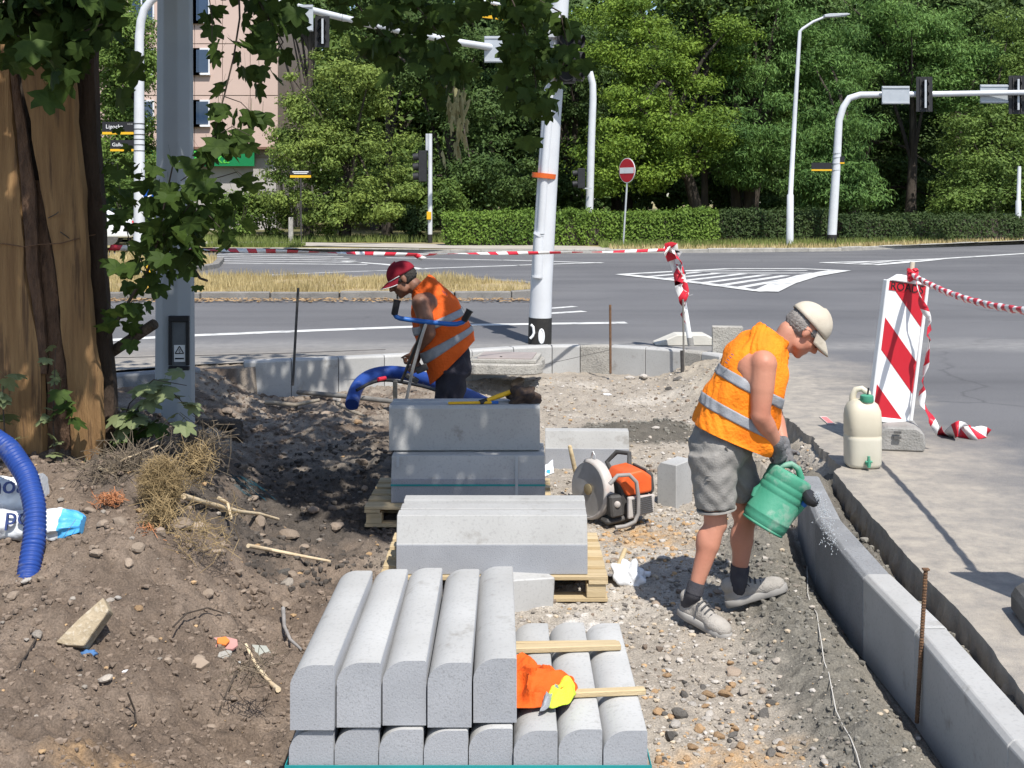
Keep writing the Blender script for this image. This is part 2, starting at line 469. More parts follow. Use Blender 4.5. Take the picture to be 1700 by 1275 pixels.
shop_lime = pm('shop_lime', (.10, .48, .06), (.10, .45, .06), 2, .5)
car_white = pm('car_white', (.72, .73, .74), (.70, .71, .72), 2, .25, spec=.6)
car_blue = pm('car_blue', (.10, .16, .26), (.09, .15, .24), 2, .25, spec=.6)
lamp_glass = pm('lamp_glass', (.55, .56, .56), (.5, .5, .5), 4, .15)
line_paint = pm('line_paint', (.66, .66, .64), (.52, .52, .50), 3, .7, .2, 80, spots=(2.5, .53, (.24, .24, .24), .75))
paver = pm('pavement_dusty', (.42, .385, .33), (.33, .30, .26), 1.2, .95, .3, 20)
leaf_fg = leafmat('maple_leaf_shade', (.012, .028, .009), (.062, .102, .02), .30, 2.0, spec=.12)  # near-black green: shade under the canopy put into the leaf colour
leaf_lit = leafmat('maple_leaf_lit', (.11, .15, .065), (.20, .23, .11), .2, 2.0)  # paler copy of the same leaf, sunlight put into its colour
leaf_dead = leafmat('wilted_leaf', (.16, .17, .08), (.34, .31, .16), .2, 2.0)
# ------------------------------------------------------------------ ground sheets
def sheet(name, poly, z, mat, kind='structure', parent=None):
    bm = bmesh.new()
    vs = [bm.verts.new((p[0], p[1], z if len(p) < 3 else p[2])) for p in poly]
    f = bm.faces.new(vs)
    bmesh.ops.triangulate(bm, faces=[f], ngon_method='EAR_CLIP')
    bmesh.ops.recalc_face_normals(bm, faces=bm.faces)
    if sum(q.normal.z for q in bm.faces) < 0: bmesh.ops.reverse_faces(bm, faces=bm.faces)
    me = bpy.data.meshes.new(name); bm.to_mesh(me); bm.free()
    me.materials.append(mat)
    o = mobj(name, me, parent)
    if kind: o['kind'] = kind
    return o

subsoil = pm('subsoil', (.16, .13, .10), (.10, .085, .065), .6, .95, .5, 8)
sheet('ground', [(-500, -200), (500, -200), (500, 700), (-500, 700)], -.75, subsoil)

def lerp_path(pts, step):
    out = []
    for a, b in zip(pts[:-1], pts[1:]):
        a = Vector(a); b = Vector(b); n = max(1, int((b - a).length / step))
        for i in range(n): out.append(a.lerp(b, i / n))
    out.append(Vector(pts[-1])); return out

# asphalt: one polygon whose near edge is the ragged cut along the excavation
cut = [(1.80, .3), (1.80, 3.0), (1.80, 4.1), (1.885, 4.8), (1.905, 5.3), (1.98, 6.5), (2.055, 7.52), (2.06, 7.62), (2.16, 7.75), (2.15, 8.2), (2.19, 8.7), (2.20, 9.6), (2.3, 10.6), (2.42, 11.8), (2.5, 12.7), (2.42, 13.05)]
cut_j = []
for p in lerp_path(cut, .035):
    a = .012 if p.y < 7.6 else .05
    cut_j.append((p.x + a * fbm(p.y * 6, 3.1, 5, 4).item() + .4 * a * random.uniform(-.4, .4), p.y + .004 * random.uniform(-1, 1)))
kout = [(2.28, 13.18), (1.92, 13.62), (1.15, 14.03), (.46, 14.08), (-.3, 13.85), (-1.39, 13.17), (-2.83, 12.70), (-3.3, 12.55), (-4.6, 11.75), (-9, 9.5), (-60, -2)]
far_edge = [(-70, 39.6), (-10, 39.6), (-6, 38.6), (0, 38.0), (3, 38.0), (7.5, 38.7), (11, 39.6), (15.5, 43), (20, 46.5), (30, 53), (70, 78)]

def road_material():
    m = bpy.data.materials.new('asphalt'); m.use_nodes = True
    nt = m.node_tree; N = nt.nodes; L = nt.links; p = N['Principled BSDF']
    p.inputs['Roughness'].default_value = .85; p.inputs['Specular IOR Level'].default_value = .25
    tc = N.new('ShaderNodeTexCoord'); v = tc.outputs['Object']
    def noise(sc, det, ro=.5, st=None):
        q = v
        if st:
            mp = N.new('ShaderNodeMapping'); mp.inputs['Scale'].default_value = st[:3]; mp.inputs['Rotation'].default_value = (0, 0, st[3]); L.new(v, mp.inputs[0]); q = mp.outputs[0]
        n = N.new('ShaderNodeTexNoise'); n.inputs['Scale'].default_value = sc; n.inputs['Detail'].default_value = det; n.inputs['Roughness'].default_value = ro
        L.new(q, n.inputs['Vector']); return n.outputs['Fac']
    def ramp(f, a, b, ca, cb):
        r = N.new('ShaderNodeValToRGB'); r.color_ramp.elements[0].position = a; r.color_ramp.elements[1].position = b
        r.color_ramp.elements[0].color = (*ca, 1); r.color_ramp.elements[1].color = (*cb, 1); L.new(f, r.inputs[0]); return r.outputs[0]
    def mix(f, a, b, mode='MIX'):
        x = N.new('ShaderNodeMix'); x.data_type = 'RGBA'; x.blend_type = mode
        if isinstance(f, float): x.inputs[0].default_value = f
        else: L.new(f, x.inputs[0])
        L.new(a, x.inputs[6])
        if isinstance(b, tuple): x.inputs[7].default_value = (*b, 1)
        else: L.new(b, x.inputs[7])
        return x.outputs[2]
    def math_(op, a, b=None, c=None):
        x = N.new('ShaderNodeMath'); x.operation = op; x.use_clamp = False
        for i, q in enumerate((a, b, c)):
            if q is None: continue
            if isinstance(q, (int, float)): x.inputs[i].default_value = q
            else: L.new(q, x.inputs[i])
        return x.outputs[0]
    base = ramp(noise(.35, 5), .3, .7, (.108, .108, .114), (.15, .149, .153))
    base = mix(ramp(noise(.5, 4, .6, (.12, 1, 1, radians(-8))), .45, .7, (0, 0, 0), (.8, .8, .8)), base, (.078, .078, .083))   # tyre-polished lanes
    base = mix(ramp(noise(140, 2), .52, .7, (0, 0, 0), (.6, .6, .6)), base, (.26, .255, .25))                                   # pale aggregate
    base = mix(ramp(noise(90, 2), .55, .72, (0, 0, 0), (.5, .5, .5)), base, (.045, .045, .048))
    # patches and tar seams
    vo = N.new('ShaderNodeTexVoronoi'); vo.feature = 'DISTANCE_TO_EDGE'; vo.inputs['Scale'].default_value = .16
    wv = N.new('ShaderNodeVectorMath'); wv.operation = 'MULTIPLY_ADD'
    nn = N.new('ShaderNodeTexNoise'); nn.inputs['Scale'].default_value = 1.2; nn.inputs['Detail'].default_value = 6; L.new(v, nn.inputs['Vector'])
    wv.inputs[1].default_value = (1.2, 1.2, 0); L.new(nn.outputs['Color'], wv.inputs[0]); L.new(v, wv.inputs[2]); L.new(wv.outputs[0], vo.inputs['Vector'])
    crack = ramp(vo.outputs['Distance'], .0, .006, (.4, .4, .4), (0, 0, 0))
    base = mix(math_('MULTIPLY', crack, ramp(noise(.3, 2), .45, .6, (0, 0, 0), (1, 1, 1))), base, (.035, .035, .037))
    # sand and dust carried out of the excavation: strongest along its edge
    sep = N.new('ShaderNodeSeparateXYZ'); L.new(v, sep.inputs[0])
    X, Y = sep.outputs[0], sep.outputs[1]
    e1 = math_('SUBTRACT', X, math_('MULTIPLY_ADD', Y, .085, 1.62))          # metres from the cut edge
    n_big = noise(.9, 5, .6)
    w1 = math_('MULTIPLY_ADD', n_big, 2.4, -1.0)
    d1 = ramp(math_('SUBTRACT', e1, w1), .0, 1.0, (1, 1, 1), (0, 0, 0))
    yfade = ramp(math_('MULTIPLY', Y, .1), 1.15, 1.5, (1, 1, 1), (0, 0, 0))
    lim = ramp(math_('MULTIPLY', Y, .05), .62, .72, (1, 1, 1), (0, 0, 0))
    dust = math_('MULTIPLY', d1, lim)
    n_f = ramp(noise(7, 6, .7), .35, .65, (.45, .45, .45), (1, 1, 1))
    dust = math_('MULTIPLY', dust, n_f)
    base = mix(math_('MULTIPLY', dust, .85), base, (.42, .375, .31))
    # concrete dust along the outside of the far kerbs
    q = math_('SUBTRACT', Y, 13.9)
    d2 = ramp(math_('ABSOLUTE', math_('MULTIPLY_ADD', n_big, 1.2, math_('SUBTRACT', q, .9))), .0, .8, (.75, .75, .75), (0, 0, 0))
    xl = ramp(math_('ABSOLUTE', X), 1.2, 4.0, (1, 1, 1), (0, 0, 0))
    base = mix(math_('MULTIPLY', math_('MULTIPLY', d2, n_f), .6), base, (.36, .35, .33))
    L.new(base, p.inputs['Base Color'])
    bp = N.new('ShaderNodeBump'); bp.inputs['Strength'].default_value = .45; bp.inputs['Distance'].default_value = .01
    L.new(noise(130, 3), bp.inputs['Height']); L.new(bp.outputs[0], p.inputs['Normal'])
    return m
asphalt = road_material()

def build_road():
    outline = cut_j + kout + far_edge + [(70, .3)]
    bm = bmesh.new()
    top = [bm.verts.new((x, y, 0)) for x, y in outline]
    f = bm.faces.new(top)
    if f.normal.z == 0: f.normal_update()
    bmesh.ops.triangulate(bm, faces=[f], ngon_method='EAR_CLIP')
    bmesh.ops.recalc_face_normals(bm, faces=bm.faces)
    if sum(q.normal.z for q in bm.faces) < 0: bmesh.ops.reverse_faces(bm, faces=bm.faces)
    n = len(cut_j)
    rows = [top[:n]]
    for k, dz in enumerate((-.05, -.11, -.19, -.30)):
        r = []
        for i, (x, y) in enumerate(cut_j):
            j = .0045 * (k + 1)
            r.append(bm.verts.new((x + random.uniform(-j, j) - .006 * k, y + random.uniform(-.008, .008), dz + random.uniform(-.012, .012))))
        rows.append(r)
    for a, b in zip(rows[:-1], rows[1:]):
        for i in range(n - 1): bm.faces.new((a[i], b[i], b[i + 1], a[i + 1]))
    me = bpy.data.meshes.new('road'); bm.to_mesh(me); bm.free(); me.materials.append(asphalt)
    o = mobj('road', me); o['kind'] = 'structure'; return o
road = build_road()

# ------------------------------------------------------------------ the excavation
def terrain(X, Y, rough=True):
    X = np.asarray(X, dtype=np.float64); Y = np.asarray(Y, dtype=np.float64)
    z = np.full(X.shape, -.36)
    ip = lambda ys, vs: np.interp(Y, ys, vs)
    hL = ip([2, 4, 5.2, 6, 6.6, 7.5, 8.3, 9.2, 10.5, 12.6], [.20, .26, .36, .49, .62, .66, .60, .36, .16, .12])
    foot = ip([2, 4, 5.2, 6, 7, 9, 12.5], [-.70, -.76, -.95, -1.15, -1.35, -1.7, -2.6]) + .10 * fbm(Y * 1.1, X * .7, 3)
    wid = ip([2, 4, 5.2, 6, 7, 9, 12.5], [1.2, 1.15, 1.0, .85, .8, 1.3, 1.0])
    z = z + hL * (1 - sm(-wid, 0, X - foot))
    z = z + .36 * (1 - sm(-4.3, -3.3, X)) * sm(8.8, 10.5, Y) * .6
    # haunching ridge beside the laid kerbs, and the slot between the two
    kx = ip([3, 4, 5.5, 6.6, 7.8], [1.60, 1.62, 1.63, 1.665, 1.83])
    on = 1 - sm(7.2, 8.4, Y)
    z = z + on * .105 * np.exp(-((X - (kx - .25 + .05 * fbm(Y * 1.7, X * 0 + 2, 8))) / .19) ** 2)
    z = z - on * .07 * np.exp(-((X - (kx + .0)) / .05) ** 2)
    z = np.where((X > kx + .10) & (Y < 8.0), -.085 + .07 * fbm(X * 9, Y * 9, 21) - .10 * sm(.20, .30, X - kx), z)
    # ramp of sand up to the asphalt on the far right
    r = sm(8.6, 9.6, Y) * sm(1.55, 2.5, X + .10 * fbm(X * 2, Y * 2, 31))
    z = z + r * (.355)
    z = np.where((Y > 7.6) & (Y < 9.0) & (X > 1.85), np.maximum(z, -.24 + .18 * sm(1.95, 2.2, X)), z)
    # raised ground along the far kerbs, heap of soil by the manhole, heap of dark aggregate
    z = z + .06 * sm(11.3, 12.8, Y) * sm(-2.5, -1.5, X)
    z = z + .27 * np.exp(-(((X + 3.15) / .42) ** 2 + ((Y - 12.1) / .8) ** 2))
    z = z + .13 * np.exp(-(((X - .33) / .34) ** 2 + ((Y - 12.55) / .42) ** 2))
    z = z + .10 * np.exp(-(((X - .05) / .45) ** 2 + ((Y - 11.4) / .5) ** 2))
    z = z - .16 * np.exp(-(((X + .10) / .50) ** 2 + ((Y - 12.75) / .28) ** 2))
    z = z + .12 * np.exp(-(((X - 1.02) / .34) ** 2 + ((Y - 10.5) / .42) ** 2))
    z = z + .07 * np.exp(-(((X - 1.45) / .28) ** 2 + ((Y - 10.7) / .35) ** 2))
    if rough:
        soil = 1 - sm(-1.1, -.2, X)
        z = z + (.030 + .035 * soil) * fbm(X * 1.6, Y * 1.6, 41, 4)
        z = z + (.020 + .030 * soil) * fbm(X * 6, Y * 6, 51, 4)
        rdg = on * np.exp(-((X - (kx - .30)) / .22) ** 2)
        cl = np.abs(fbm(X * 13 + .4 * fbm(X * 9, Y * 9, 5, 2), Y * 13, 61, 3))
        z = z + (.016 + .034 * soil + .03 * rdg) * (.28 - cl) 
        z = z + (.009 + .016 * soil + .014 * rdg) * fbm(X * 30, Y * 30, 71, 2)
        z = z + .03 * sm(8.6, 10, Y) * fbm(X * 2.6, Y * 2.2, 143, 4)
        z = z + .007 * fbm(X * 55, Y * 55, 77, 2)
    return z
def tz(x, y):
    return float(terrain(np.array([x]), np.array([y]))[0])

def build_dirt():
    xs = np.concatenate([np.arange(-7.5, -3.4, .05), np.arange(-3.4, 2.62, .017)])
    ys = [1.2]
    while ys[-1] < 14.2: ys.append(ys[-1] + (.05 if ys[-1] < 3.4 else .0125 + .0024 * (ys[-1] - 3.4)))
    ys = np.array(ys)
    X, Y = np.meshgrid(xs, ys)
    X = X + RNG.uniform(-.003, .003, X.shape)
    Z = terrain(X, Y)
    # drop it under the asphalt and behind the far kerbs
    ex = np.interp(Y, [p[1] for p in cut], [p[0] for p in cut])
    over = (X > ex + .05)
    Z = np.where(over & (Y < 8.5), np.minimum(Z, -.12), Z)
    kx = np.array([p[0] for p in kout[:-1]][::-1]); ky = np.array([p[1] for p in kout[:-1]][::-1])
    lim = np.interp(X, kx, ky)
    gap = (X > -3.45) & (X < -2.72)
    Z = np.where(~gap & (Y > lim - .06), np.minimum(Z, -.25), Z)
    Z = np.where(gap & (Y > lim - .25), np.maximum(Z, -.03), Z)
    Z = np.where(gap & (Y > lim + .01), -.008, Z)
    Z = np.where(gap & (Y > lim + .30), -.25, Z)
    Z = np.where((Y > 9) & over, np.minimum(Z, -.004 - .06 * sm(.05, .3, X - ex)), Z)
    # colour = what the ground is made of there
    def C(*c): return np.array(c)
    n1 = (fbm(X * 1.3, Y * 1.3, 81) + 1) / 2; n2 = (fbm(X * 5, Y * 5, 91) + 1) / 2; n3 = (fbm(X * 22, Y * 22, 101, 3) + 1) / 2
    brown = C(.140, .108, .084); brown2 = C(.195, .153, .120); grey = C(.33, .295, .25); pale = C(.43, .395, .345)
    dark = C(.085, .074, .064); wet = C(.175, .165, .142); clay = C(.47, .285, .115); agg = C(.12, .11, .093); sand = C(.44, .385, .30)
    def mixc(a, b, t): return a * (1 - t[..., None]) + b * t[..., None]
    col = mixc(brown[None, None, :], brown2[None, None, :], sm(.35, .7, n2))
    right = sm(-1.0, -.1, X + .35 * (n1 - .5))
    col = mixc(col, mixc(grey[None, None, :], pale[None, None, :], sm(.4, .75, n1)), right)
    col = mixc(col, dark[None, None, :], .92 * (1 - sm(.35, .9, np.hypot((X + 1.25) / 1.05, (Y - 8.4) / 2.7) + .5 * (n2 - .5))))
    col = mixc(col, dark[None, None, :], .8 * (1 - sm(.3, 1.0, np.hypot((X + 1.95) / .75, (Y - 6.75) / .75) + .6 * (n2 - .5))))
    kxl = np.interp(Y, [3, 4, 5.5, 6.6, 7.8], [1.60, 1.62, 1.63, 1.665, 1.83])
    w = np.exp(-((X - (kxl - .27)) / .25) ** 2) * (1 - sm(7.0, 8.2, Y))
    col = mixc(col, wet[None, None, :], np.clip(w * 1.25 + .5 * (n2 - .5), 0, 1) * (w > .1))
    ag = np.exp(-(((X - 1.1) / .52) ** 2 + ((Y - 10.55) / .5) ** 2))
    cl = np.exp(-(((X - .85) / .42) ** 2 + ((Y - 4.2) / .5) ** 2)) + .8 * np.exp(-(((X - .80) / .5) ** 2 + ((Y - 7.4) / .5) ** 2)) + .7 * np.exp(-(((X + 1.35) / .5) ** 2 + ((Y - 4.1) / .4) ** 2))
    col = mixc(col, clay[None, None, :], .75 * sm(.45, .85, cl + .7 * (n2 - .5)) * (.4 + .6 * sm(.3, .6, n3)))
    col = mixc(col, sand[None, None, :], .8 * sm(1.5, 2.2, X) * sm(8.3, 9.5, Y))
    wh = np.exp(-(((X - .35) / .22) ** 2 + ((Y - 5.75) / .35) ** 2))
    col = mixc(col, C(.62, .60, .57)[None, None, :], .8 * sm(.5, .8, wh + .6 * (n3 - .5)))
    slot = (X > kxl + .1) & (Y < 8.0)
    col = mixc(col, C(.30, .265, .22)[None, None, :], .6 * sm(8.5, 10, Y) * sm(.3, .6, n2))
    col = mixc(col, agg[None, None, :], sm(.22, .42, ag + .3 * (n3 - .5)))
    col = np.where(slot[..., None], mixc(wet[None, None, :], dark[None, None, :], n2 * .5), col)
    col = col * (.80 + .45 * n3)[..., None]
    ny, nx = X.shape
    V = np.stack([X, Y, Z], -1).reshape(-1, 3)
    i = np.arange(ny * nx).reshape(ny, nx)
    Fc = np.stack([i[:-1, :-1], i[:-1, 1:], i[1:, 1:], i[1:, :-1]], -1).reshape(-1, 4)
    m = bpy.data.materials.new('dirt'); m.use_nodes = True
    N = m.node_tree.nodes; L = m.node_tree.links; p = N['Principled BSDF']
    p.inputs['Roughness'].default_value = .95; p.inputs['Specular IOR Level'].default_value = .15
    at = N.new('ShaderNodeAttribute'); at.attribute_name = 'col'
    tc = N.new('ShaderNodeTexCoord')
    def nz(sc, d=4):
        n = N.new('ShaderNodeTexNoise'); n.inputs['Scale'].default_value = sc; n.inputs['Detail'].default_value = d; n.inputs['Roughness'].default_value = .65; L.new(tc.outputs['Object'], n.inputs['Vector']); return n.outputs['Fac']
    r = N.new('ShaderNodeValToRGB'); r.color_ramp.elements[0].position = .3; r.color_ramp.elements[1].position = .72
    r.color_ramp.elements[0].color = (.55, .55, .55, 1); r.color_ramp.elements[1].color = (1.35, 1.33, 1.3, 1); L.new(nz(120, 5), r.inputs[0])
    mx = N.new('ShaderNodeMix'); mx.data_type = 'RGBA'; mx.blend_type = 'MULTIPLY'; mx.inputs[0].default_value = 1
    L.new(at.outputs['Color'], mx.inputs[6]); L.new(r.outputs[0], mx.inputs[7]); L.new(mx.outputs[2], p.inputs['Base Color'])
    bp = N.new('ShaderNodeBump'); bp.inputs['Strength'].default_value = .8; bp.inputs['Distance'].default_value = .012
    L.new(nz(85, 6), bp.inputs['Height']); L.new(bp.outputs[0], p.inputs['Normal'])
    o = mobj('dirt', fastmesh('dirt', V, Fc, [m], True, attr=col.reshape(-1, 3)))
    o['kind'] = 'structure'
    return o
dirt = build_dirt()

# loose stones: the gravel mass, then the ones that can be picked out
def rock_mesh(name, mat, seed, flat=.75, sub=1):
    bm = bmesh.new(); bmesh.ops.create_icosphere(bm, subdivisions=sub, radius=1)
    r = random.Random(seed)
    sc = (r.uniform(.8, 1.25), r.uniform(.7, 1.1), flat * r.uniform(.7, 1.1))
    pl = [(Vector((r.uniform(-1, 1), r.uniform(-1, 1), r.uniform(-1, 1))).normalized(), r.uniform(.55, .85)) for _ in range(7)]
    for v in bm.verts:
        for n, d in pl:
            q = v.co.dot(n)
            if q > d: v.co -= n * (q - d)
        v.co *= r.uniform(.93, 1.05)
        v.co = Vector((v.co.x * sc[0], v.co.y * sc[1], v.co.z * sc[2]))
    me = bpy.data.meshes.new(name); bm.to_mesh(me); bm.free(); me.materials.append(mat); return me

def gravel():
    base = [rock_mesh('r', stone_m, s, .7, 1) for s in range(6)]
    tmpl = []
    for me in base:
        v = np.empty(len(me.vertices) * 3, dtype=np.float32); me.vertices.foreach_get('co', v)
        f = np.array([tuple(p.vertices) for p in me.polygons]); tmpl.append((v.reshape(-1, 3), f)); bpy.data.meshes.remove(me)
    n = 62000
    # denser near the camera (they show larger), thinner in the brown soil on the left
    Y = 3.3 + 10.2 * RNG.random(n) ** 1.7; X = RNG.uniform(-3.2, 2.3, n)
    keep = (np.abs(X) < .46 * Y) & (RNG.random(n) < np.where(X < -.6, .10, 1.0) * np.where(Y > 8.6, .45, 1.0))
    ex = np.interp(Y, [p[1] for p in cut], [p[0] for p in cut]); keep &= X < ex - .02
    kxl = np.interp(Y, [3, 4, 5.5, 6.6, 7.8], [1.60, 1.62, 1.63, 1.665, 1.83]); keep &= ~((X > kxl - .12) & (Y < 8))
    lim = np.interp(X, [p[0] for p in kout[:-1]][::-1], [p[1] for p in kout[:-1]][::-1]); keep &= Y < lim - .2
    keep &= ~((X > kxl - .5) & (X < kxl) & (Y < 7.6) & (RNG.random(n) > .22))
    keep &= np.exp(-(((X - 1.1) / .52) ** 2 + ((Y - 10.55) / .5) ** 2)) < .5
    X = X[keep]; Y = Y[keep]; n = len(X)
    Z = terrain(X, Y)
    s = .004 + .014 * RNG.random(n) ** 3.0
    s *= np.clip(Y / 5.2, .8, 1.3)
    Vs = []; Fs = []; Cs = []; off = 0
    pal = np.array([(.36, .325, .28), (.27, .24, .205), (.45, .42, .38), (.40, .27, .15), (.20, .18, .16), (.43, .36, .27), (.20, .155, .12), (.25, .20, .155), (.42, .27, .14)])
    for k, (tv, tf) in enumerate(tmpl):
        idx = np.arange(k, n, len(tmpl)); m = len(idx)
        a = RNG.uniform(0, 2 * pi, m); ca, sa = np.cos(a), np.sin(a)
        P = tv[None] * s[idx][:, None, None]
        x = P[..., 0] * ca[:, None] - P[..., 1] * sa[:, None] + X[idx][:, None]
        y = P[..., 0] * sa[:, None] + P[..., 1] * ca[:, None] + Y[idx][:, None]
        z = P[..., 2] + (Z[idx] + s[idx] * .15)[:, None]
        Vs.append(np.stack([x, y, z], -1).reshape(-1, 3))
        Fs.append((tf[None] + (np.arange(m) * len(tv))[:, None, None]).reshape(-1, 3) + off); off += m * len(tv)
        left = X[idx] < -.6
        ochre = (np.exp(-(((X[idx] - .85) / .45) ** 2 + ((Y[idx] - 4.2) / .55) ** 2)) + np.exp(-(((X[idx] - .80) / .45) ** 2 + ((Y[idx] - 7.3) / .55) ** 2))) > RNG.random(m) * 1.1 + .15
        c = pal[np.where(left, RNG.choice([6, 6, 7, 1, 6, 3], m), np.where(ochre, RNG.choice([3, 5, 8, 3], m), RNG.choice(6, m, p=[.3, .24, .17, .05, .10, .14])))] * RNG.uniform(.75, 1.15, m)[:, None]
        Cs.append(np.repeat(c, len(tv), axis=0))
    m = bpy.data.materials.new('gravel'); m.use_nodes = True
    N = m.node_tree.nodes; at = N.new('ShaderNodeAttribute'); at.attribute_name = 'col'
    m.node_tree.links.new(at.outputs['Color'], N['Principled BSDF'].inputs['Base Color']); N['Principled BSDF'].inputs['Roughness'].default_value = .95; N['Principled BSDF'].inputs['Specular IOR Level'].default_value = .15
    o = mobj('gravel', fastmesh('gravel', np.concatenate(Vs), np.concatenate(Fs), [m], False, attr=np.concatenate(Cs)))
    tag(o, 'loose gravel strewn over the floor of the excavation', 'gravel', kind='stuff')
gravel()
def clods():
    me = rock_mesh('r', stone_m, 91, .8, 1); tv = np.empty(len(me.vertices) * 3, dtype=np.float32); me.vertices.foreach_get('co', tv); tv = tv.reshape(-1, 3); tf = np.array([tuple(p.vertices) for p in me.polygons]); bpy.data.meshes.remove(me)
    n = 42000; r = np.random.default_rng(21)
    Y = 3.4 + 9.2 * r.random(n) ** 1.6; X = r.uniform(-3.3, 2.1, n)
    kxl = np.interp(Y, [3, 4, 5.5, 6.6, 7.8], [1.60, 1.62, 1.63, 1.665, 1.83])
    ridge = (np.abs(X - (kxl - .30)) < .24) & (Y < 7.6)
    pile = np.exp(-(((X - 1.1) / .52) ** 2 + ((Y - 10.55) / .5) ** 2)) > .3
    ridge |= pile | ((X > kxl + .13) & (X < kxl + .34) & (Y < 7.6))
    keep = (np.abs(X) < .46 * Y) & ((X < -.55) | ridge | (r.random(n) < .06)) & (r.random(n) < .35 + .65 * (fbm(X * 2.2, Y * 2.2, 7) > -.1)) & (X < np.interp(Y, [p[1] for p in cut], [p[0] for p in cut]) - .01)
    X = X[keep]; Y = Y[keep]; ridge = ridge[keep]; n = len(X); Z = terrain(X, Y)
    s = .004 + .020 * r.random(n) ** 3.2; s *= np.clip(Y / 5, .85, 1.5)
    a = r.uniform(0, 2 * pi, n); ca, sa = np.cos(a), np.sin(a); P = tv[None] * s[:, None, None] * r.uniform(.7, 1.25, (n, 1, 3))
    V = np.stack([P[..., 0] * ca[:, None] - P[..., 1] * sa[:, None] + X[:, None], P[..., 0] * sa[:, None] + P[..., 1] * ca[:, None] + Y[:, None], P[..., 2] + (Z + s * .2)[:, None]], -1)
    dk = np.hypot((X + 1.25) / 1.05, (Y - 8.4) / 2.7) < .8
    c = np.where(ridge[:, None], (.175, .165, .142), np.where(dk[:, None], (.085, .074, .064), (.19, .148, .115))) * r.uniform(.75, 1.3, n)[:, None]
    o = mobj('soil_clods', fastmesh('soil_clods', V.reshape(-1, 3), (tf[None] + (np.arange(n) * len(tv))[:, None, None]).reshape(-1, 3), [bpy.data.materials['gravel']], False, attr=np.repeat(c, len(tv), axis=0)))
    tag(o, 'crumbly clods of soil covering the dug bank and the damp ridge', 'soil', kind='stuff')
clods()

stone_pale = pm('stone_pale', (.54, .50, .45), (.40, .37, .33), 6, .92, .5, 60, rnd=.2)
stone_clay = pm('stone_ochre', (.44, .30, .17), (.33, .21, .12), 6, .92, .5, 60, rnd=.25)
stone_dark = pm('stone_dark', (.12, .112, .10), (.07, .064, .058), 6, .92, .3, 30, rnd=.3)
stone_soil = pm('soil_clod', (.30, .24, .185), (.22, .172, .132), 10, .96, .25, 20, rnd=.2)
rocks = {}
for nm, mt in (('m', stone_m), ('p', stone_pale), ('c', stone_clay), ('d', stone_dark), ('s', stone_soil)):
    rocks[nm] = [rock_mesh('stone', mt, 40 + 7 * i + ord(nm), .65, 2) for i in range(3)]
def stone(x, y, s, kind, sink=.3, rz=None):
    o = mobj('stone', random.choice(rocks[kind]), dirt)
    o.location = (x, y, tz(x, y) + s * (.5 - sink))
    o.rotation_euler = (random.uniform(-.4, .4), random.uniform(-.4, .4), rz if rz is not None else random.uniform(0, 6.3))
    o.scale = (s, s, s)
    return o
def stone_px(px, py, rpx, kind, sink=.3):
    p = G(px, py, -.3)
    for _ in range(6):
        p = G(px, py, tz(p.x, p.y))
    return stone(p.x, p.y, rpx * p.y / F, kind, sink)
for a in [(860, 638, 15, 's'), (1045, 630, 9, 'p'), (1068, 628, 10, 'p'), (1006, 652, 9, 'p'), (938, 712, 10, 'd'), (1125, 632, 8, 'd'), (1110, 647, 6, 'd'),
          (745, 970, 9, 'm'), (250, 1070, 14, 's'), (330, 1095, 14, 's'), (43, 975, 9, 'p'), (22, 990, 11, 's'), (162, 1128, 8, 'p'), (60, 1190, 6, 'm'), (170, 1212, 6, 's'), (350, 1205, 9, 's'),
          (1100, 928, 12, 'p'), (1112, 1225, 17, 'd'), (1128, 1190, 15, 'd'), (1195, 1225, 13, 'c'), (1160, 1215, 10, 'c'), (1178, 1158, 15, 'c'), (1205, 1155, 14, 'c'), (1107, 1123, 9, 'c'), (1213, 1105, 8, 'c'),
          (1165, 1100, 8, 'm'), (1095, 1185, 12, 'c'), (1130, 1130, 9, 'm'), (1150, 1170, 10, 'p'), (1235, 1150, 11, 'm'), (1218, 1120, 16, 's'), (1270, 1190, 16, 'd'), (1280, 1170, 12, 'd'), (1190, 1195, 9, 'm'),
          (1265, 1215, 8, 'p'), (1290, 1230, 9, 'p'), (1300, 1250, 8, 'm'), (1175, 1245, 8, 'c'), (1230, 1240, 9, 'c'), (1210, 1262, 9, 'c'), (1140, 1258, 8, 'c'), (1095, 1260, 9, 'c'), (1523, 1228, 7, 'p'), (1370, 1268, 9, 'p'),
          (1075, 1060, 9, 'm'), (1020, 1030, 7, 'p'), (975, 1010, 7, 'm'), (960, 1025, 8, 'p'), (930, 995, 9, 'p'), (940, 985, 7, 'p'), (1040, 985, 7, 'm'), (1060, 1000, 7, 'm'),
          (400, 780, 16, 's'), (470, 730, 14, 's'), (520, 850, 13, 's'), (560, 880, 14, 's'), (440, 905, 14, 's'), (480, 900, 18, 's'), (540, 690, 13, 's'), (560, 665, 10, 'p'), (470, 955, 12, 'd'), (505, 912, 10, 's'), (620, 840, 12, 's'), (600, 770, 12, 's'), (380, 800, 12, 's'), (430, 870, 14, 's'), (595, 700, 10, 'c'), (575, 640, 10, 'm'),
          (230, 965, 14, 's'), (200, 930, 15, 's'), (300, 905, 22, 's'), (170, 880, 12, 's'), (345, 985, 12, 's'), (120, 1040, 7, 'm'), (195, 1025, 8, 'p'), (230, 1023, 8, 'c'), (160, 950, 13, 's'), (265, 930, 16, 's'), (360, 930, 14, 's'), (395, 960, 12, 's'), (150, 850, 12, 's'), (330, 880, 15, 's')]:
    stone_px(*a)
for _ in range(75):
    stone_px(random.uniform(1085, 1300), 1085 + 190 * random.random() ** .8, random.uniform(4.5, 10), random.choice('cccmmdpds'))
kk = 0
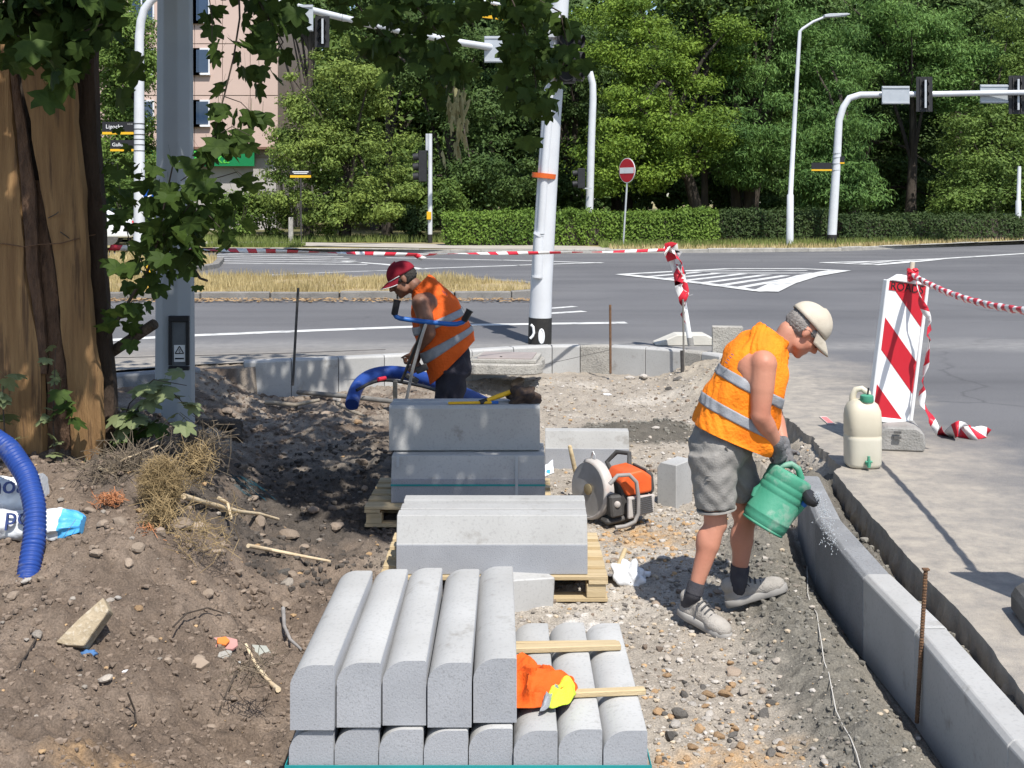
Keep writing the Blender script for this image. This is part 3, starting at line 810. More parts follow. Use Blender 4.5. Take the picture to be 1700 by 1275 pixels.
while kk < 95:                                          # the rest of the stones one could pick up
    y = 3.9 + 7.5 * random.random() ** 1.5; x = random.uniform(-.42 * y, min(1.45, .42 * y))
    if -.75 < x < .6 and y < 5.2: continue
    if -.75 < x < .62 and 6.1 < y < 8.4: continue
    k = random.choice('sssssm') if x < -.5 else random.choice('mmppcms')
    stone(x, y, random.uniform(.012, .026) * (1.35 if x < -.5 else 1) * max(1, y / 6), k); kk += 1

# ------------------------------------------------------------------ kerbs already laid
def kerb_piece(a, b, wdir, top, h, w, parent, mat, bev=.008, taper=0):
    a = Vector(a); b = Vector(b); e = (b - a).normalized(); wd = Vector(wdir).normalized()
    mb = MB()
    poly = [(0, -h), (w, -h), (w, -.012), (w - .012, 0), (.02, 0), (0, -.02)]
    o = Vector((a.x, a.y, top))
    mb.prism(poly, o, wd, (0, 0, 1), e, .003, (b - a).length - .003)
    return mb.obj('kerbstone', mat, parent, bev=.004)
krow = thing('kerb_row', None, None, (1.6, 5, -.3)); krow['kind'] = 'structure'
rk = [(1.595, 1.85), (1.598, 2.84), (1.60, 3.83), (1.650, 4.83), (1.632, 5.52), (1.662, 6.50), (1.80, 7.48)]
rk[3] = (1.640, 4.83)
for i, (a, b) in enumerate(zip(rk[:-1], rk[1:])):
    e = Vector((b[0] - a[0], b[1] - a[1], 0)).normalized()
    kerb_piece((a[0], a[1], 0), (b[0], b[1], 0), (e.y, -e.x, 0), .002 + .004 * (i % 2), .40, .135, krow, concrete_wet if i >= 4 else concrete)
frow = thing('kerb_row', None, None, (0, 13.2, -.3)); frow['kind'] = 'structure'
fk = [(-2.83, 12.55), (-2.36, 12.70), (-1.88, 12.86), (-1.40, 13.03), (-.93, 13.22), (-.45, 13.48), (.02, 13.74), (.47, 13.90), (.80, 13.93), (1.15, 13.90), (1.54, 13.72), (1.92, 13.48), (2.12, 13.30), (2.28, 13.05)]
for i, (a, b) in enumerate(zip(fk[:-1], fk[1:])):
    e = Vector((b[0] - a[0], b[1] - a[1], 0)).normalized()
    kerb_piece((a[0], a[1], 0), (b[0], b[1], 0), (-e.y, e.x, 0), .03, .42, .15, frow, (concrete, concrete, concrete_old)[i % 3] if i > 7 else concrete)
lrow = thing('kerb_row', None, None, (-4, 11.5, -.2)); lrow['kind'] = 'structure'
for a, b in (((-4.95, 11.0), (-4.05, 11.5)), ((-4.05, 11.5), (-3.15, 12.02))):
    e = Vector((b[0] - a[0], b[1] - a[1], 0)).normalized()
    kerb_piece((a[0], a[1], 0), (b[0], b[1], 0), (-e.y, e.x, 0), .03, .4, .15, lrow, concrete_wet)

# ------------------------------------------------------------------ paint on the road
marks = bpy.data.objects.new('road_marking', None); link(marks); marks['kind'] = 'structure'
MK = [0]
def mark(pts, z=.004):
    o = sheet('painted_line', pts, z, line_paint, None, marks); return o
def line_px(pts, w, z=.004):
    P = [G(x, y, 0) for x, y in pts]
    L_, R_ = [], []
    for i, p in enumerate(P):
        t = (P[min(i + 1, len(P) - 1)] - P[max(i - 1, 0)]).normalized(); n = Vector((-t.y, t.x, 0)) * w / 2
        L_.append(p + n); R_.append(p - n)
    mark([(q.x, q.y) for q in L_] + [(q.x, q.y) for q in R_[::-1]], z)
line_px([(150, 567), (300, 558), (520, 549), (760, 540), (1040, 536)], .24)
line_px([(905, 513), (955, 509)], .16); line_px([(905, 521), (970, 517)], .18)
# hatched triangle in mid-junction
tri = [(1030, 456), (1200, 446.5), (1330, 446.5), (1394, 449.5), (1272, 486)]
line_px([(1030, 456), (1120, 451), (1210, 446.5), (1330, 446.3), (1396, 449.5)], .28, .008)
line_px([(1030, 456), (1150, 469), (1272, 485)], .30, .012)
line_px([(1396, 449.5), (1340, 459), (1300, 471), (1270, 485)], .50, .016)
for x0, y0, x1, y1 in ((1075, 459.5, 1160, 452), (1105, 463, 1190, 454), (1133, 466.5, 1235, 454.5), (1165, 470, 1275, 456), (1195, 474, 1305, 457.5), (1225, 478, 1310, 463), (1130, 450.5, 1340, 449), (1180, 453.5, 1350, 453.5)):
    line_px([(x0, y0), (x1, y1)], .22)
# second hatched wedge and its long edge line
line_px([(1364, 436.5), (1460, 434), (1560, 430), (1720, 420)], .30, .008)
line_px([(1364, 436.5), (1455, 440.5), (1520, 435), (1560, 431)], .26, .012)
for x0, y0, x1, y1 in ((1400, 437.8, 1440, 435), (1425, 439, 1480, 434), (1452, 440, 1520, 432.5)): line_px([(x0, y0), (x1, y1)], .18)
# crossing stripes on the far arm
for k in range(6):
    y = 421 + k * 2.6 + .12 * k * k
    line_px([(362 - 3 * k, y - .5), (560 + 10 * k, y + 2.5)], .2)
line_px([(570, 434), (640, 439), (705, 447)], .25); line_px([(640, 428), (880, 433)], .2); line_px([(700, 446), (880, 440)], .2)
line_px([(835, 432), (1000, 437)], .25, .008); line_px([(860, 441), (1000, 436.5)], .25, .012); line_px([(410, 458), (560, 452), (700, 447)], .12); line_px([(820, 465), (865, 472)], .35)

# ------------------------------------------------------------------ traffic islands with dry grass
island_kerb = pm('island_kerb', (.235, .222, .205), (.165, .158, .146), 5, .9, .4, 60, rnd=.12, speck=(.09, .085, .08), sscale=60, samt=.5)
def island(poly, label_kerb, grass_n, seed, gmat, hmax):
    rt = thing('traffic_island', None, None, (poly[0][0], poly[0][1], 0)); rt['kind'] = 'structure'
    c = Vector((sum(p[0] for p in poly) / len(poly), sum(p[1] for p in poly) / len(poly), 0))
    mb = MB(); n = len(poly); w = .18
    outer = [Vector((p[0], p[1], 0)) for p in poly]
    inner = []
    for i in range(n):
        t = (outer[(i + 1) % n] - outer[i - 1]).normalized(); nn = Vector((-t.y, t.x, 0))
        if nn.dot(c - outer[i]) < 0: nn = -nn
        inner.append(outer[i] + nn * w)
    for i in range(n):
        j = (i + 1) % n
        L_ = (outer[j] - outer[i]).length; m = max(1, int(L_ / 1.0))
        for q in range(m):
            a0 = outer[i].lerp(outer[j], q / m + .004); a1 = outer[i].lerp(outer[j], (q + 1) / m - .004)
            b0 = inner[i].lerp(inner[j], q / m + .004); b1 = inner[i].lerp(inner[j], (q + 1) / m - .004)
            kb = MB(); zt = .13 + random.uniform(-.012, .012)
            vs = [Vector((p.x, p.y, z)) for p in (a0, a1, b1, b0) for z in (-.05, zt)]
            kb.add(vs, [(0, 2, 3, 1), (2, 4, 5, 3), (4, 6, 7, 5), (6, 0, 1, 7), (1, 3, 5, 7), (0, 6, 4, 2)])
            kb.obj('kerbstone', island_kerb, rt, bev=.015)
    s = sheet('soil', [(p.x - rt.location.x, p.y - rt.location.y) for p in inner], .10, pm('island_soil_%d' % seed, (.40, .31, .17), (.27, .21, .12), 2, .95, .4, 20), None, rt)
    rng = np.random.default_rng(seed)
    xs = [p.x for p in inner]; ys = [p.y for p in inner]
    X = rng.uniform(min(xs), max(xs), grass_n * 3); Y = rng.uniform(min(ys), max(ys), grass_n * 3)
    ins = np.zeros(len(X), bool); j = n - 1
    for i in range(n):
        xi, yi, xj, yj = inner[i].x, inner[i].y, inner[j].x, inner[j].y
        ins ^= ((yi > Y) != (yj > Y)) & (X < (xj - xi) * (Y - yi) / (yj - yi + 1e-9) + xi); j = i
    X = X[ins][:grass_n]; Y = Y[ins][:grass_n]
    return X, Y
def blades(name, X, Y, Z, h, w, mat, rng, label, lean=.5):
    n = len(X); a = rng.uniform(0, 2 * pi, n); hh = h * (.45 + .75 * rng.random(n)); ln = lean * hh * rng.uniform(0, 1, n); b = rng.uniform(0, 2 * pi, n)
    V = np.empty((n, 3, 3)); V[:, 0] = np.stack([X - np.cos(a) * w, Y - np.sin(a) * w, Z], -1); V[:, 1] = np.stack([X + np.cos(a) * w, Y + np.sin(a) * w, Z], -1)
    V[:, 2] = np.stack([X + np.cos(b) * ln, Y + np.sin(b) * ln, Z + hh], -1)
    o = mobj(name, fastmesh(name, V.reshape(-1, 3), np.arange(n * 3).reshape(-1, 3), [mat]))
    return tag(o, label, 'grass', kind='stuff')
isl = [(-9.5, 20.6), (-6.6, 20.5), (-3, 20.6), (0, 20.8), (.55, 21.3), (.75, 22.3), (.3, 23.6), (-1.2, 24.8), (-3.5, 25.2), (-6.6, 25.3), (-9.5, 25.3)]
X_, Y_ = island(isl, '', 24000, 5, None, .3)
g = fbm(X_ * 1.1, Y_ * 1.6, 12, 4); ok = np.random.default_rng(2).random(len(X_)) < np.clip(.55 + 1.5 * g, .06, 1); X_ = X_[ok]; Y_ = Y_[ok]; hg = np.clip(.11 + .22 * g[ok], .04, .25)
blades('dry_grass', X_, Y_, np.full(len(X_), .09), hg, .010, drygrass, np.random.default_rng(3), 'dry straw-coloured grass growing on the long traffic island')
isl2 = [(-16, 26.3), (-11, 26.0), (-8.6, 26.3), (-7.6, 27.5), (-7.4, 30), (-8.0, 33), (-9.5, 34.5), (-16, 34.5)]
X2, Y2 = island(isl2, '', 9000, 6, None, .2)
blades('dry_grass', X2, Y2, np.full(len(X2), .09), .22, .016, drygrass, np.random.default_rng(4), 'sparse yellowed grass on the short island behind the grey post')

# ------------------------------------------------------------------ far side: kerb, pavement, verge
verge_m = pm('verge', (.37, .29, .15), (.17, .17, .06), .5, .95, .5, 6, spots=(1.4, .55, (.34, .29, .21), .6))
wood_floor = pm('wood_floor', (.09, .085, .04), (.16, .15, .06), .5, .95, .5, 4)
fe = [(x, y + .16) for x, y in far_edge]
sheet('verge', fe + [(70, 700), (-70, 700)], .11, verge_m)
fk_ = thing('kerb_row', None, None, (0, 38, 0)); fk_['kind'] = 'structure'
P_ = lerp_path(far_edge[1:-1], 1.0)
for a, b in zip(P_[:-1], P_[1:]):
    if abs(a.x) > 24: continue
    e = Vector((b.x - a.x, b.y - a.y, 0)).normalized()
    kerb_piece((a.x, a.y, 0), (b.x, b.y, 0), (-e.y, e.x, 0), .13 + random.uniform(-.015, .015), .2, .16, fk_, concrete_old, 0)
pv = thing('pavement', None, None, (0, 40, .12)); pv['kind'] = 'structure'
sheet('paving', [(-14, 43.2), (-10, 42.2), (-6, 40.6), (-1, 38.4), (2.4, 38.3), (4, 38.8), (2.5, 40.8), (-.5, 42.2), (-6, 43.6), (-10, 45.2), (-14, 46)], .125 - .12, paver, None, pv).location = (0, -40, 0)
sheet('woodland_floor', [(-70, 47.5), (-8, 47.5), (-4.4, 45.8), (-1.2, 44.9), (3, 44.3), (11, 44.6), (16, 47.5), (22, 50), (60, 76), (60, 200), (-70, 200)], .122, wood_floor)
rg = np.random.default_rng(9)
X = rg.uniform(-10.5, -7.2, 2200); Y = 40.0 + rg.random(2200) * 1.6
blades('grass', X, Y, np.full(len(X), .11), .20, .02, greengrass, rg, 'strip of green grass along the far pavement')
X = np.concatenate([rg.uniform(3.2, 16, 5000), rg.uniform(16, 24, 2000)]); 
Y = np.interp(X, [p[0] for p in far_edge], [p[1] for p in far_edge]) + .3 + rg.random(len(X)) ** 1.3 * 3.6
blades('verge_grass', X, Y, np.full(len(X), .11), .15, .018, drygrass, rg, 'yellowing grass verge in front of the far hedges')
X = rg.uniform(3, 24, 9000); Y = np.interp(X, [p[0] for p in far_edge], [p[1] for p in far_edge]) + 1.2 + rg.random(len(X)) * 2.6
blades('verge_grass', X, Y, np.full(len(X), .11), .26, .02, greengrass, rg, 'green tufts of grass at the foot of the far hedges')
X = rg.uniform(-13, -1, 5000); Y = 44.2 + rg.random(5000) * 5
blades('grass', X, Y, np.full(len(X), .12), .25, .025, greengrass, rg, 'grass in the sun at the edge of the wood')
# fallen leaves blown against the island kerb
n = 1200; X = rg.uniform(-9, .6, n); Y = 20.45 - rg.random(n) ** 2 * .55
c = np.stack([X, Y, np.full(n, .012) + rg.random(n) * .02], -1); a = rg.uniform(0, 2 * pi, n); s_ = rg.uniform(.02, .05, n)
V = np.stack([c + np.stack([np.cos(a + q) * s_, np.sin(a + q) * s_, rg.uniform(0, .02, n)], -1) for q in (0, 1.5, 3.1, 4.7)], 1)
tag(mobj('fallen_leaves', fastmesh('fallen_leaves', V.reshape(-1, 3), np.arange(n * 4).reshape(-1, 4), [leafmat('fallen_leaf', (.26, .165, .08), (.46, .31, .16), .1, 2)])), 'dry orange leaves in the gutter of the long traffic island', 'fallen leaves', kind='stuff')
# ------------------------------------------------------------------ foliage
def leaf_cloud(C, Nn, L, asp, rng, droop=0.0, fold=.25):
    """C centres, Nn normals, L half lengths -> quads"""
    n = len(C)
    t = rng.normal(size=(n, 3)); t[:, 2] -= droop * 2.2
    t -= Nn * np.sum(t * Nn, 1, keepdims=True); t /= np.linalg.norm(t, axis=1, keepdims=True) + 1e-9
    b = np.cross(Nn, t); L = np.asarray(L).reshape(-1, 1); wd = L * asp
    V = np.stack([C - t * L, C + b * wd + Nn * wd * fold, C + t * L, C - b * wd + Nn * wd * fold], 1)
    return V.reshape(-1, 3), np.arange(n * 4).reshape(-1, 4)

def clumps(cen, rad, per, rng, up=.45, rnd=.75):
    """leaves on the outer shells of many small ellipsoidal clumps"""
    Cs = []; Ns = []
    for c, r, m in zip(cen, rad, per):
        d = rng.normal(size=(m, 3)); d /= np.linalg.norm(d, axis=1, keepdims=True)
        q = rng.random(m) ** .6
        Cs.append(np.array(c) + d * np.array(r) * q[:, None])
        nn = d * .7 + np.array([0, 0, up]) + rng.normal(size=(m, 3)) * rnd * .6
        Ns.append(nn / np.linalg.norm(nn, axis=1, keepdims=True))
    return np.concatenate(Cs), np.concatenate(Ns)

def tree(name, label, base, boxes, mat, rng, nl, leaf=.12, asp=.5, droop=0, tr=.22, lean=(0, 0), group=None, flat=.55, top=None, csize=(.32, 1.0)):
    """boxes: (centre, radii, weight) blobs of the crown; trunk with limbs to the clumps"""
    rt = thing(name, label, 'tree', base, group)
    bx, by, bz = base
    wsum = sum(b[2] for b in boxes)
    cen = []; rad = []
    for c, r, w in boxes:
        k = max(4, int(115 * w / wsum))
        for _ in range(k):
            d = rng.normal(size=3); d /= np.linalg.norm(d); q = rng.random() ** .38
            cen.append(np.array(c) + d * np.array(r) * q); s = rng.uniform(*csize); rad.append((s * 1.15, s * 1.15, s * flat))
    w2 = sum(r[0] ** 2 for r in rad); per = [max(12, int(.88 * nl * r[0] ** 2 / w2)) for r in rad]
    for c, r, w in boxes:
        cen.append(np.array(c)); rad.append(np.array(r) * 1.02); per.append(int(.12 * nl * w / wsum))
    C, Nn = clumps(cen, rad, per, rng)
    ok = C[:, 2] > bz + .25; C = C[ok]; Nn = Nn[ok]
    V, Fc = leaf_cloud(C, Nn, leaf * rng.uniform(.6, 1.25, len(C)), asp, rng, droop)
    me = fastmesh('crown', V - np.array(base), Fc, [mat])
    mobj('crown', me, rt)
    # trunk and limbs
    mb = MB()
    zc = float(np.mean([c[2] for c in cen])); hi = Vector((bx + lean[0], by + lean[1], max(zc + 1.5, bz + 3)))
    n = 7; pts = []; 
    for i in range(n):
        t = i / (n - 1)
        pts.append(Vector((bx, by, bz - .1)).lerp(hi, t) + Vector((sin(t * 5 + bx) * .12, cos(t * 4 + by) * .12, 0)))
    mb.tube(pts, [tr * (1.35 if i == 0 else 1 - .75 * i / (n - 1)) for i in range(n)], 10)
    for i in range(14):
        c = Vector(cen[int(rng.integers(len(cen)))])
        t = rng.uniform(.35, .9); k = t * (n - 1); s0 = pts[int(k)]
        mid = s0.lerp(c, .5) + Vector((0, 0, .3 * (c - s0).length * .4))
        mb.tube([s0, s0.lerp(mid, .6) + Vector((0, 0, .1)), mid, c], [tr * .42, tr * .32, tr * .24, .02], 6)
    mb.obj('trunk', bark_far, rt, smooth=True)
    return rt

def bb(px, py, rx, ry, d, w=1, dr=None):
    c = W(px, py, d)
    return ((c.x, c.y, c.z), (rx * d / F, (dr if dr else rx * d / F * .8), ry * d / F), w)

lm_lime = leafmat('leaf_lime', (.045, .09, .02), (.27, .35, .08), .3, .5)
lm_dark = leafmat('leaf_dark', (.02, .048, .014), (.10, .16, .044), .25, .5)
lm_mid = leafmat('leaf_mid', (.032, .07, .017), (.17, .255, .056), .3, .5)
lm_locust = leafmat('leaf_locust', (.03, .08, .022), (.155, .27, .068), .3, .5)
lm_maple = leafmat('leaf_fresh', (.04, .09, .014), (.225, .33, .047), .3, .5)
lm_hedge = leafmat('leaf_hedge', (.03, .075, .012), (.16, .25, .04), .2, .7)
lm_hedge_shade = leafmat('leaf_hedge_shade', (.018, .04, .012), (.065, .10, .03), .2, .7)  # shade of the right-hand hedges put into the leaf colour; round bush shares it
T = lambda s: np.random.default_rng(s)
tree('broadleaf_tree', 'leafy green tree behind the curved pole and black street plates at far left', (-15.4, 49, .1), [bb(205, 190, 62, 165, 49, 4), bb(215, 90, 60, 90, 48, 2), bb(205, 280, 60, 60, 48, 1.5), bb(150, 20, 90, 90, 49, 1.5), bb(150, 330, 80, 60, 48, 1), bb(60, 200, 90, 150, 49, 1)], lm_mid, T(1), 52000, .085)
tree('broadleaf_tree', 'yellowish lime-green bushy tree beside the pink building', (-6.6, 47, .1), [bb(565, 150, 85, 90, 47, 3, 2), bb(505, 250, 62, 75, 46, 2, 1.6), bb(600, 250, 90, 90, 47, 2.4, 2), bb(540, 345, 110, 45, 46, 1.6, 1.5), bb(620, 330, 60, 50, 46, 1, 1.5)], lm_lime, T(2), 46000, .075, csize=(.3, .8))
tree('broadleaf_tree', 'dark green tree standing behind the pedestrian signal post', (-2.6, 50, .1), [bb(760, 200, 110, 150, 50, 3), bb(690, 60, 120, 110, 51, 2), bb(810, 300, 90, 60, 48, 1.5, 1.5), bb(860, 110, 70, 130, 50, 1.5)], lm_dark, T(3), 36000, .09)
tree('broadleaf_tree', 'bright green spreading tree above the no entry sign', (7.8, 49, .1), [bb(1080, 130, 110, 110, 49, 3, 3), bb(1030, 260, 110, 60, 47, 2, 2), bb(1130, 210, 100, 70, 47, 2.4, 2), bb(1010, 60, 90, 90, 50, 1.5), bb(1180, 60, 90, 80, 50, 1.5)], lm_maple, T(4), 50000, .08, tr=.3, lean=(-1.4, 0))
tree('locust_tree', 'drooping feathery green tree left of the tall street lamp', (10.3, 51, .1), [bb(1260, 110, 90, 110, 51, 3, 3), bb(1240, 240, 80, 70, 49, 2, 2), bb(1300, 20, 110, 60, 51, 1.5)], lm_locust, T(5), 40000, .105, .28, .8, tr=.3)
tree('locust_tree', 'feathery green tree with low drooping boughs between the street lamp and the mast', (13.6, 48, .1), [bb(1380, 235, 70, 65, 48, 2.4, 2), bb(1360, 310, 55, 45, 47, 1.4, 1.5), bb(1420, 310, 40, 50, 47, 1, 1.5), bb(1380, 110, 80, 90, 50, 2)], lm_locust, T(6), 38000, .105, .28, .8, tr=.24)
tree('locust_tree', 'tall green tree rising above the mast arm at right', (17.8, 53, .1), [bb(1520, 75, 110, 85, 53, 3), bb(1450, 40, 90, 90, 54, 1.5), bb(1590, 130, 80, 70, 52, 2)], lm_locust, T(7), 36000, .105, .32, .6, tr=.26)
tree('broadleaf_tree', 'pale green tree at the right edge under the mast arm signal', (20.2, 50, .1), [bb(1640, 250, 75, 90, 50, 3, 2), bb(1600, 320, 60, 50, 49, 1.5, 1.5), bb(1690, 120, 70, 110, 51, 2), bb(1720, 300, 60, 80, 50, 1)], lm_mid, T(8), 34000, .08, tr=.2)
tree('broadleaf_tree', 'dark shaded tree deep between the mast and the right-hand trees', (16.9, 58, .1), [bb(1500, 220, 110, 120, 58, 2), bb(1540, 320, 100, 60, 56, 1)], lm_dark, T(9), 24000, .11, tr=.3)
tree('broadleaf_tree', 'dark tree in the shade behind the central white pole', (2.9, 55, .1), [bb(950, 130, 110, 150, 55, 2), bb(930, 300, 110, 60, 54, 1.4)], lm_dark, T(10), 26000, .11, tr=.28)
tree('broadleaf_tree', 'dark tree with several bare trunks below the locust crowns', (10.6, 55, .1), [bb(1200, 270, 110, 60, 56, 1), bb(1290, 330, 90, 40, 56, 1), bb(1180, 130, 120, 100, 57, 2)], lm_dark, T(12), 24000, .11, tr=.34, lean=(1.2, 0))
for k, (px, d, lean, r, lb) in enumerate(((1165, 50, .5, .17, 'slanting bare tree trunk below the bright spreading crown'), (1228, 51, -.3, .24, 'thick dark trunk behind the sunlit hedge end'), (1250, 52, 1.6, .15, 'trunk leaning right between two hedges'), (640, 53, .2, .2, 'dark trunk at the clearing beside the lime-green tree'), (515, 50, -.2, .18, 'dark trunk below the lime-green tree'), (1590, 55, .2, .25, 'thick dark trunk behind the shaded hedge at right'))):
    b = W(px, 400, d); tree('slender_tree', lb, (b.x, b.y, .1), [((b.x + lean, b.y + .5, 10.5), (2.2, 2, 1.6), 1)], lm_dark, T(30 + k), 5000, .15, tr=r, lean=(lean, .3))
# rows deeper in the wood: four crowns, copied
protos = []
for k in range(3):
    protos.append(tree('woodland_tree', 'x', ((-37, -7, 6)[k], 62, .1), [(((-37, -7, 6)[k], 62, 7.2), (4.4, 3.2, 4.4), 3), (((-37, -7, 6)[k] + 1.5, 61, 3.2), (3.6, 2.2, 2.0), 1.2)], (lm_dark, lm_mid, lm_dark)[k], T(50 + k), 15000, .20, tr=.3))
wl = 'dark woodland tree in the closed mass behind the front row'
protos[0]['label'] = wl; protos[1]['label'] = wl; protos[2]['label'] = wl
for p in protos: p['group'] = 'woodland trees behind the front row'
for i, (x, y) in enumerate([(-44, 66), (-7.5, 68), (-1.0, 64), (0, 70), (11.5, 62), (17, 66), (22.5, 63), (27, 70), (6, 69), (31, 64), (-5.5, 73), (13, 74), (22, 76), (36, 72), (-34, 80)]):
    dup(protos[i % 3], (x, y, .1), i * 1.3, wl, 'woodland trees behind the front row').scale = (1.0 + .1 * (i % 3),) * 3
# a closed mass far behind
rng = T(77); n = 64000
C = np.stack([rng.uniform(-60, 60, n), rng.uniform(80, 90, n), .1 + 25 * rng.random(n)], -1); Nn = rng.normal(size=(n, 3)); Nn[:, 1] -= 1; Nn /= np.linalg.norm(Nn, axis=1, keepdims=True)
V, Fc = leaf_cloud(C, Nn, rng.uniform(.35, .6, n), .6, rng)
tag(mobj('far_wood', fastmesh('far_wood', V, Fc, [lm_dark])), 'far dark wood closing the view between the trunks', 'wood', kind='stuff')
# undergrowth along the front
def bush(label, c, r, nl, mat, seed, leaf=.08):
    rt = thing('bush', label, 'bush', (c[0], c[1], .1)); rng = T(seed)
    cen = [np.array(c) + rng.uniform(-1, 1, 3) * np.array(r) * .7 for _ in range(14)]
    C, Nn = clumps(cen, [np.array(r) * rng.uniform(.3, .5) for _ in cen], [nl // 14] * 14, rng)
    C[:, 2] = np.maximum(C[:, 2], .15)
    V, Fc = leaf_cloud(C, Nn, leaf * rng.uniform(.6, 1.2, len(C)), .5, rng)
    mobj('foliage', fastmesh('foliage', V - np.array((c[0], c[1], .1)), Fc, [mat]), rt)
    mb = MB()
    for k in range(6): mb.tube([(c[0], c[1], .05), (c[0] + rng.uniform(-.5, .5) * r[0], c[1] + rng.uniform(-.5, .5) * r[1], c[2] + .3 * r[2])], [.03, .012], 5)
    mb.obj('stem', bark_far, rt)
bush('round dark bush beside the pedestrian signal post', tuple(W(690, 372, 46)), (.8, .7, .75), 3600, lm_hedge_shade, 1)
bush('light green bush by the concrete marker post', tuple(W(395, 355, 47)), (1.2, 1.0, 1.1), 4500, lm_mid, 2)
bush('green shrub below the lime-green tree', tuple(W(445, 350, 48)), (1.1, 1.0, 1.2), 4500, lm_lime, 3)
bush('tall shrub at far left under the street plates', tuple(W(215, 345, 44)), (1.3, 1.0, 1.1), 4500, lm_mid, 4)
bush('leafy bush leaning over the round bush', tuple(W(735, 325, 47)), (1.0, .8, .8), 3600, lm_mid, 5)
bush('shaded bush behind the hedge at far right', tuple(W(1670, 340, 52)), (1.6, 1.2, 1.2), 4500, lm_mid, 6)

def hedge(label, x0, x1, y0, y1, ztop, dep, mat, seed, n):
    rt = thing('hedge', label, 'hedge', ((x0 + x1) / 2, (y0 + y1) / 2, .1)); rng = T(seed)
    L_ = x1 - x0
    u = rng.random(n); f = rng.choice(3, n, p=[.5, .42, .08])
    X = x0 + u * L_; Yc = y0 + u * (y1 - y0); 
    zt = ztop + .10 * fbm(X * 1.4, X * 0, seed) + .09 * fbm(X * 6, X * 0, seed + 1)
    Yf = np.where(f == 0, -dep / 2 + .16 * fbm(X * 2, X * 0 + 5, seed), np.where(f == 1, rng.uniform(-dep / 2, dep / 2, n), dep / 2))
    Z = np.where(f == 1, zt, .12 + (zt - .12) * rng.random(n) ** .8)
    C = np.stack([X, Yc + Yf, Z], -1) + rng.normal(size=(n, 3)) * .07
    Nn = np.where((f == 0)[:, None], np.array([0, -1, .35]), np.where((f == 1)[:, None], np.array([0, 0, 1.]), np.array([0, 1, .3]))) + rng.normal(size=(n, 3)) * .55
    Nn /= np.linalg.norm(Nn, axis=1, keepdims=True)
    V, Fc = leaf_cloud(C, Nn, .055 * rng.uniform(.6, 1.3, n), .55, rng)
    mobj('foliage', fastmesh('foliage', V - np.array(rt.location), Fc, [mat]), rt)
    mb = MB(); a = math.atan2(y1 - y0, L_)
    mb.box(((x0 + x1) / 2, (y0 + y1) / 2, (ztop + .1) / 2 - .03), (math.hypot(L_, y1 - y0) - .1, dep - .22, ztop - .22), Matrix.Rotation(a, 3, 'Z'))
    mb.obj('light_block_core', bark_far, rt)  # unseen dark box added to block light through the leaves
hx = lambda px, d: (px - 850) * d / F
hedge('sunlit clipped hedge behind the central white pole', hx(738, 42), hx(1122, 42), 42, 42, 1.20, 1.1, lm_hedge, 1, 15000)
hedge('taller sunlit end of the clipped hedge right of the no entry sign', hx(1122, 42) + .05, hx(1186, 42), 42, 42, 1.27, 1.3, lm_hedge, 2, 4000)
hedge('shaded clipped hedge behind the tall street lamp', hx(1190, 43.5), hx(1375, 43.5), 43.4, 43.6, 1.25, 1.2, lm_hedge_shade, 3, 7000)
hedge('long shaded hedge right of the traffic mast', hx(1392, 43.5), hx(1690, 48), 43.6, 48, 1.05, 1.2, lm_hedge_shade, 4, 12000)

# ------------------------------------------------------------------ building behind the trees at left
def building():
    d = 62.0
    x1 = hx(462, d); x0 = x1 - 17; y0 = d; y1 = d + 12; zt = 15.0
    rt = thing('apartment_building', 'pink panel apartment block with a green shop fascia at far left', 'building', ((x0 + x1) / 2, y0, .1))
    MB().box(((x0 + x1) / 2, (y0 + y1) / 2, 2.0), (x1 - x0 - .3, y1 - y0 - .3, 3.8)).obj('ground_floor_wall', pm('shop_wall', (.45, .42, .40), (.36, .34, .33), 1, .9), rt)
    # panels, one storey high, with recessed joints
    MB().box(((x0 + x1) / 2, (y0 + y1) / 2, 9.0), (x1 - x0 - .12, y1 - y0 - .12, 10.2)).obj('wall_core', pm('joint_grey', (.33, .27, .23), (.30, .25, .22), 2, .9), rt)
    win_x = [x0 + 1.2 + 2.9 * k for k in range(5)] + [hx(312, d)]
    pw = 1.45
    me = None
    z = 4.45
    while z < zt - .5:
        x = x1
        while x > x0 + .2:
            xa = max(x - pw, x0)
            xc = (x + xa) / 2
            if not any(abs(xc - w) < .75 for w in win_x) or True:
                MB().box((xc, y0 - .03, z + 1.34), (x - xa - .03, .10, 2.66)).obj('panel', facade, rt)
            x = xa
        z += 2.7
    for w in win_x:
        z = 5.55
        while z < zt - 1:
            wn_ = MB().box((w, y0 - .12, z + .68), (1.3, .06, 1.36)).obj('window', frame_white, rt)
            for s in (-.31, .31): MB().box((w + s, y0 - .165, z + .68), (.54, .02, 1.18)).obj('pane', glass_dark, wn_)
            MB().box((w, y0 - .2, z - .03), (1.4, .16, .05)).obj('sill', frame_white, wn_)
            z += 2.7
    MB().box(((x0 + x1) / 2, y0 - .2, 4.38), (x1 - x0, .5, .12)).obj('ledge', pm('ledge_brown', (.20, .11, .08), (.18, .1, .07), 2, .8), rt)
    a = W(325, 262, d - .5)
    fb = MB().box((a.x - .2, y0 - .32, a.z), (6.4, .14, .85)).obj('shop_sign', shop_green, rt)
    tm = text('lettering', 'żabka', .86, shop_lime, frame((hx(352, d), y0 - .40, a.z - .02), (1, 0, 0), (0, 0, 1)), fb, .01)
    tm.location = (0, 0, 0)
    MB().box(((x0 + x1) / 2, (y0 + y1) / 2, zt - .6), (x1 - x0 + .4, y1 - y0 + .4, .3)).obj('roof', concrete_old, rt)
building()
# ------------------------------------------------------------------ masts, lamps and signs
def up(px, py, z, d): return W(px, py, d)
def pole_thing(name, label, cat, base, group=None): return thing(name, label, cat, base, group)

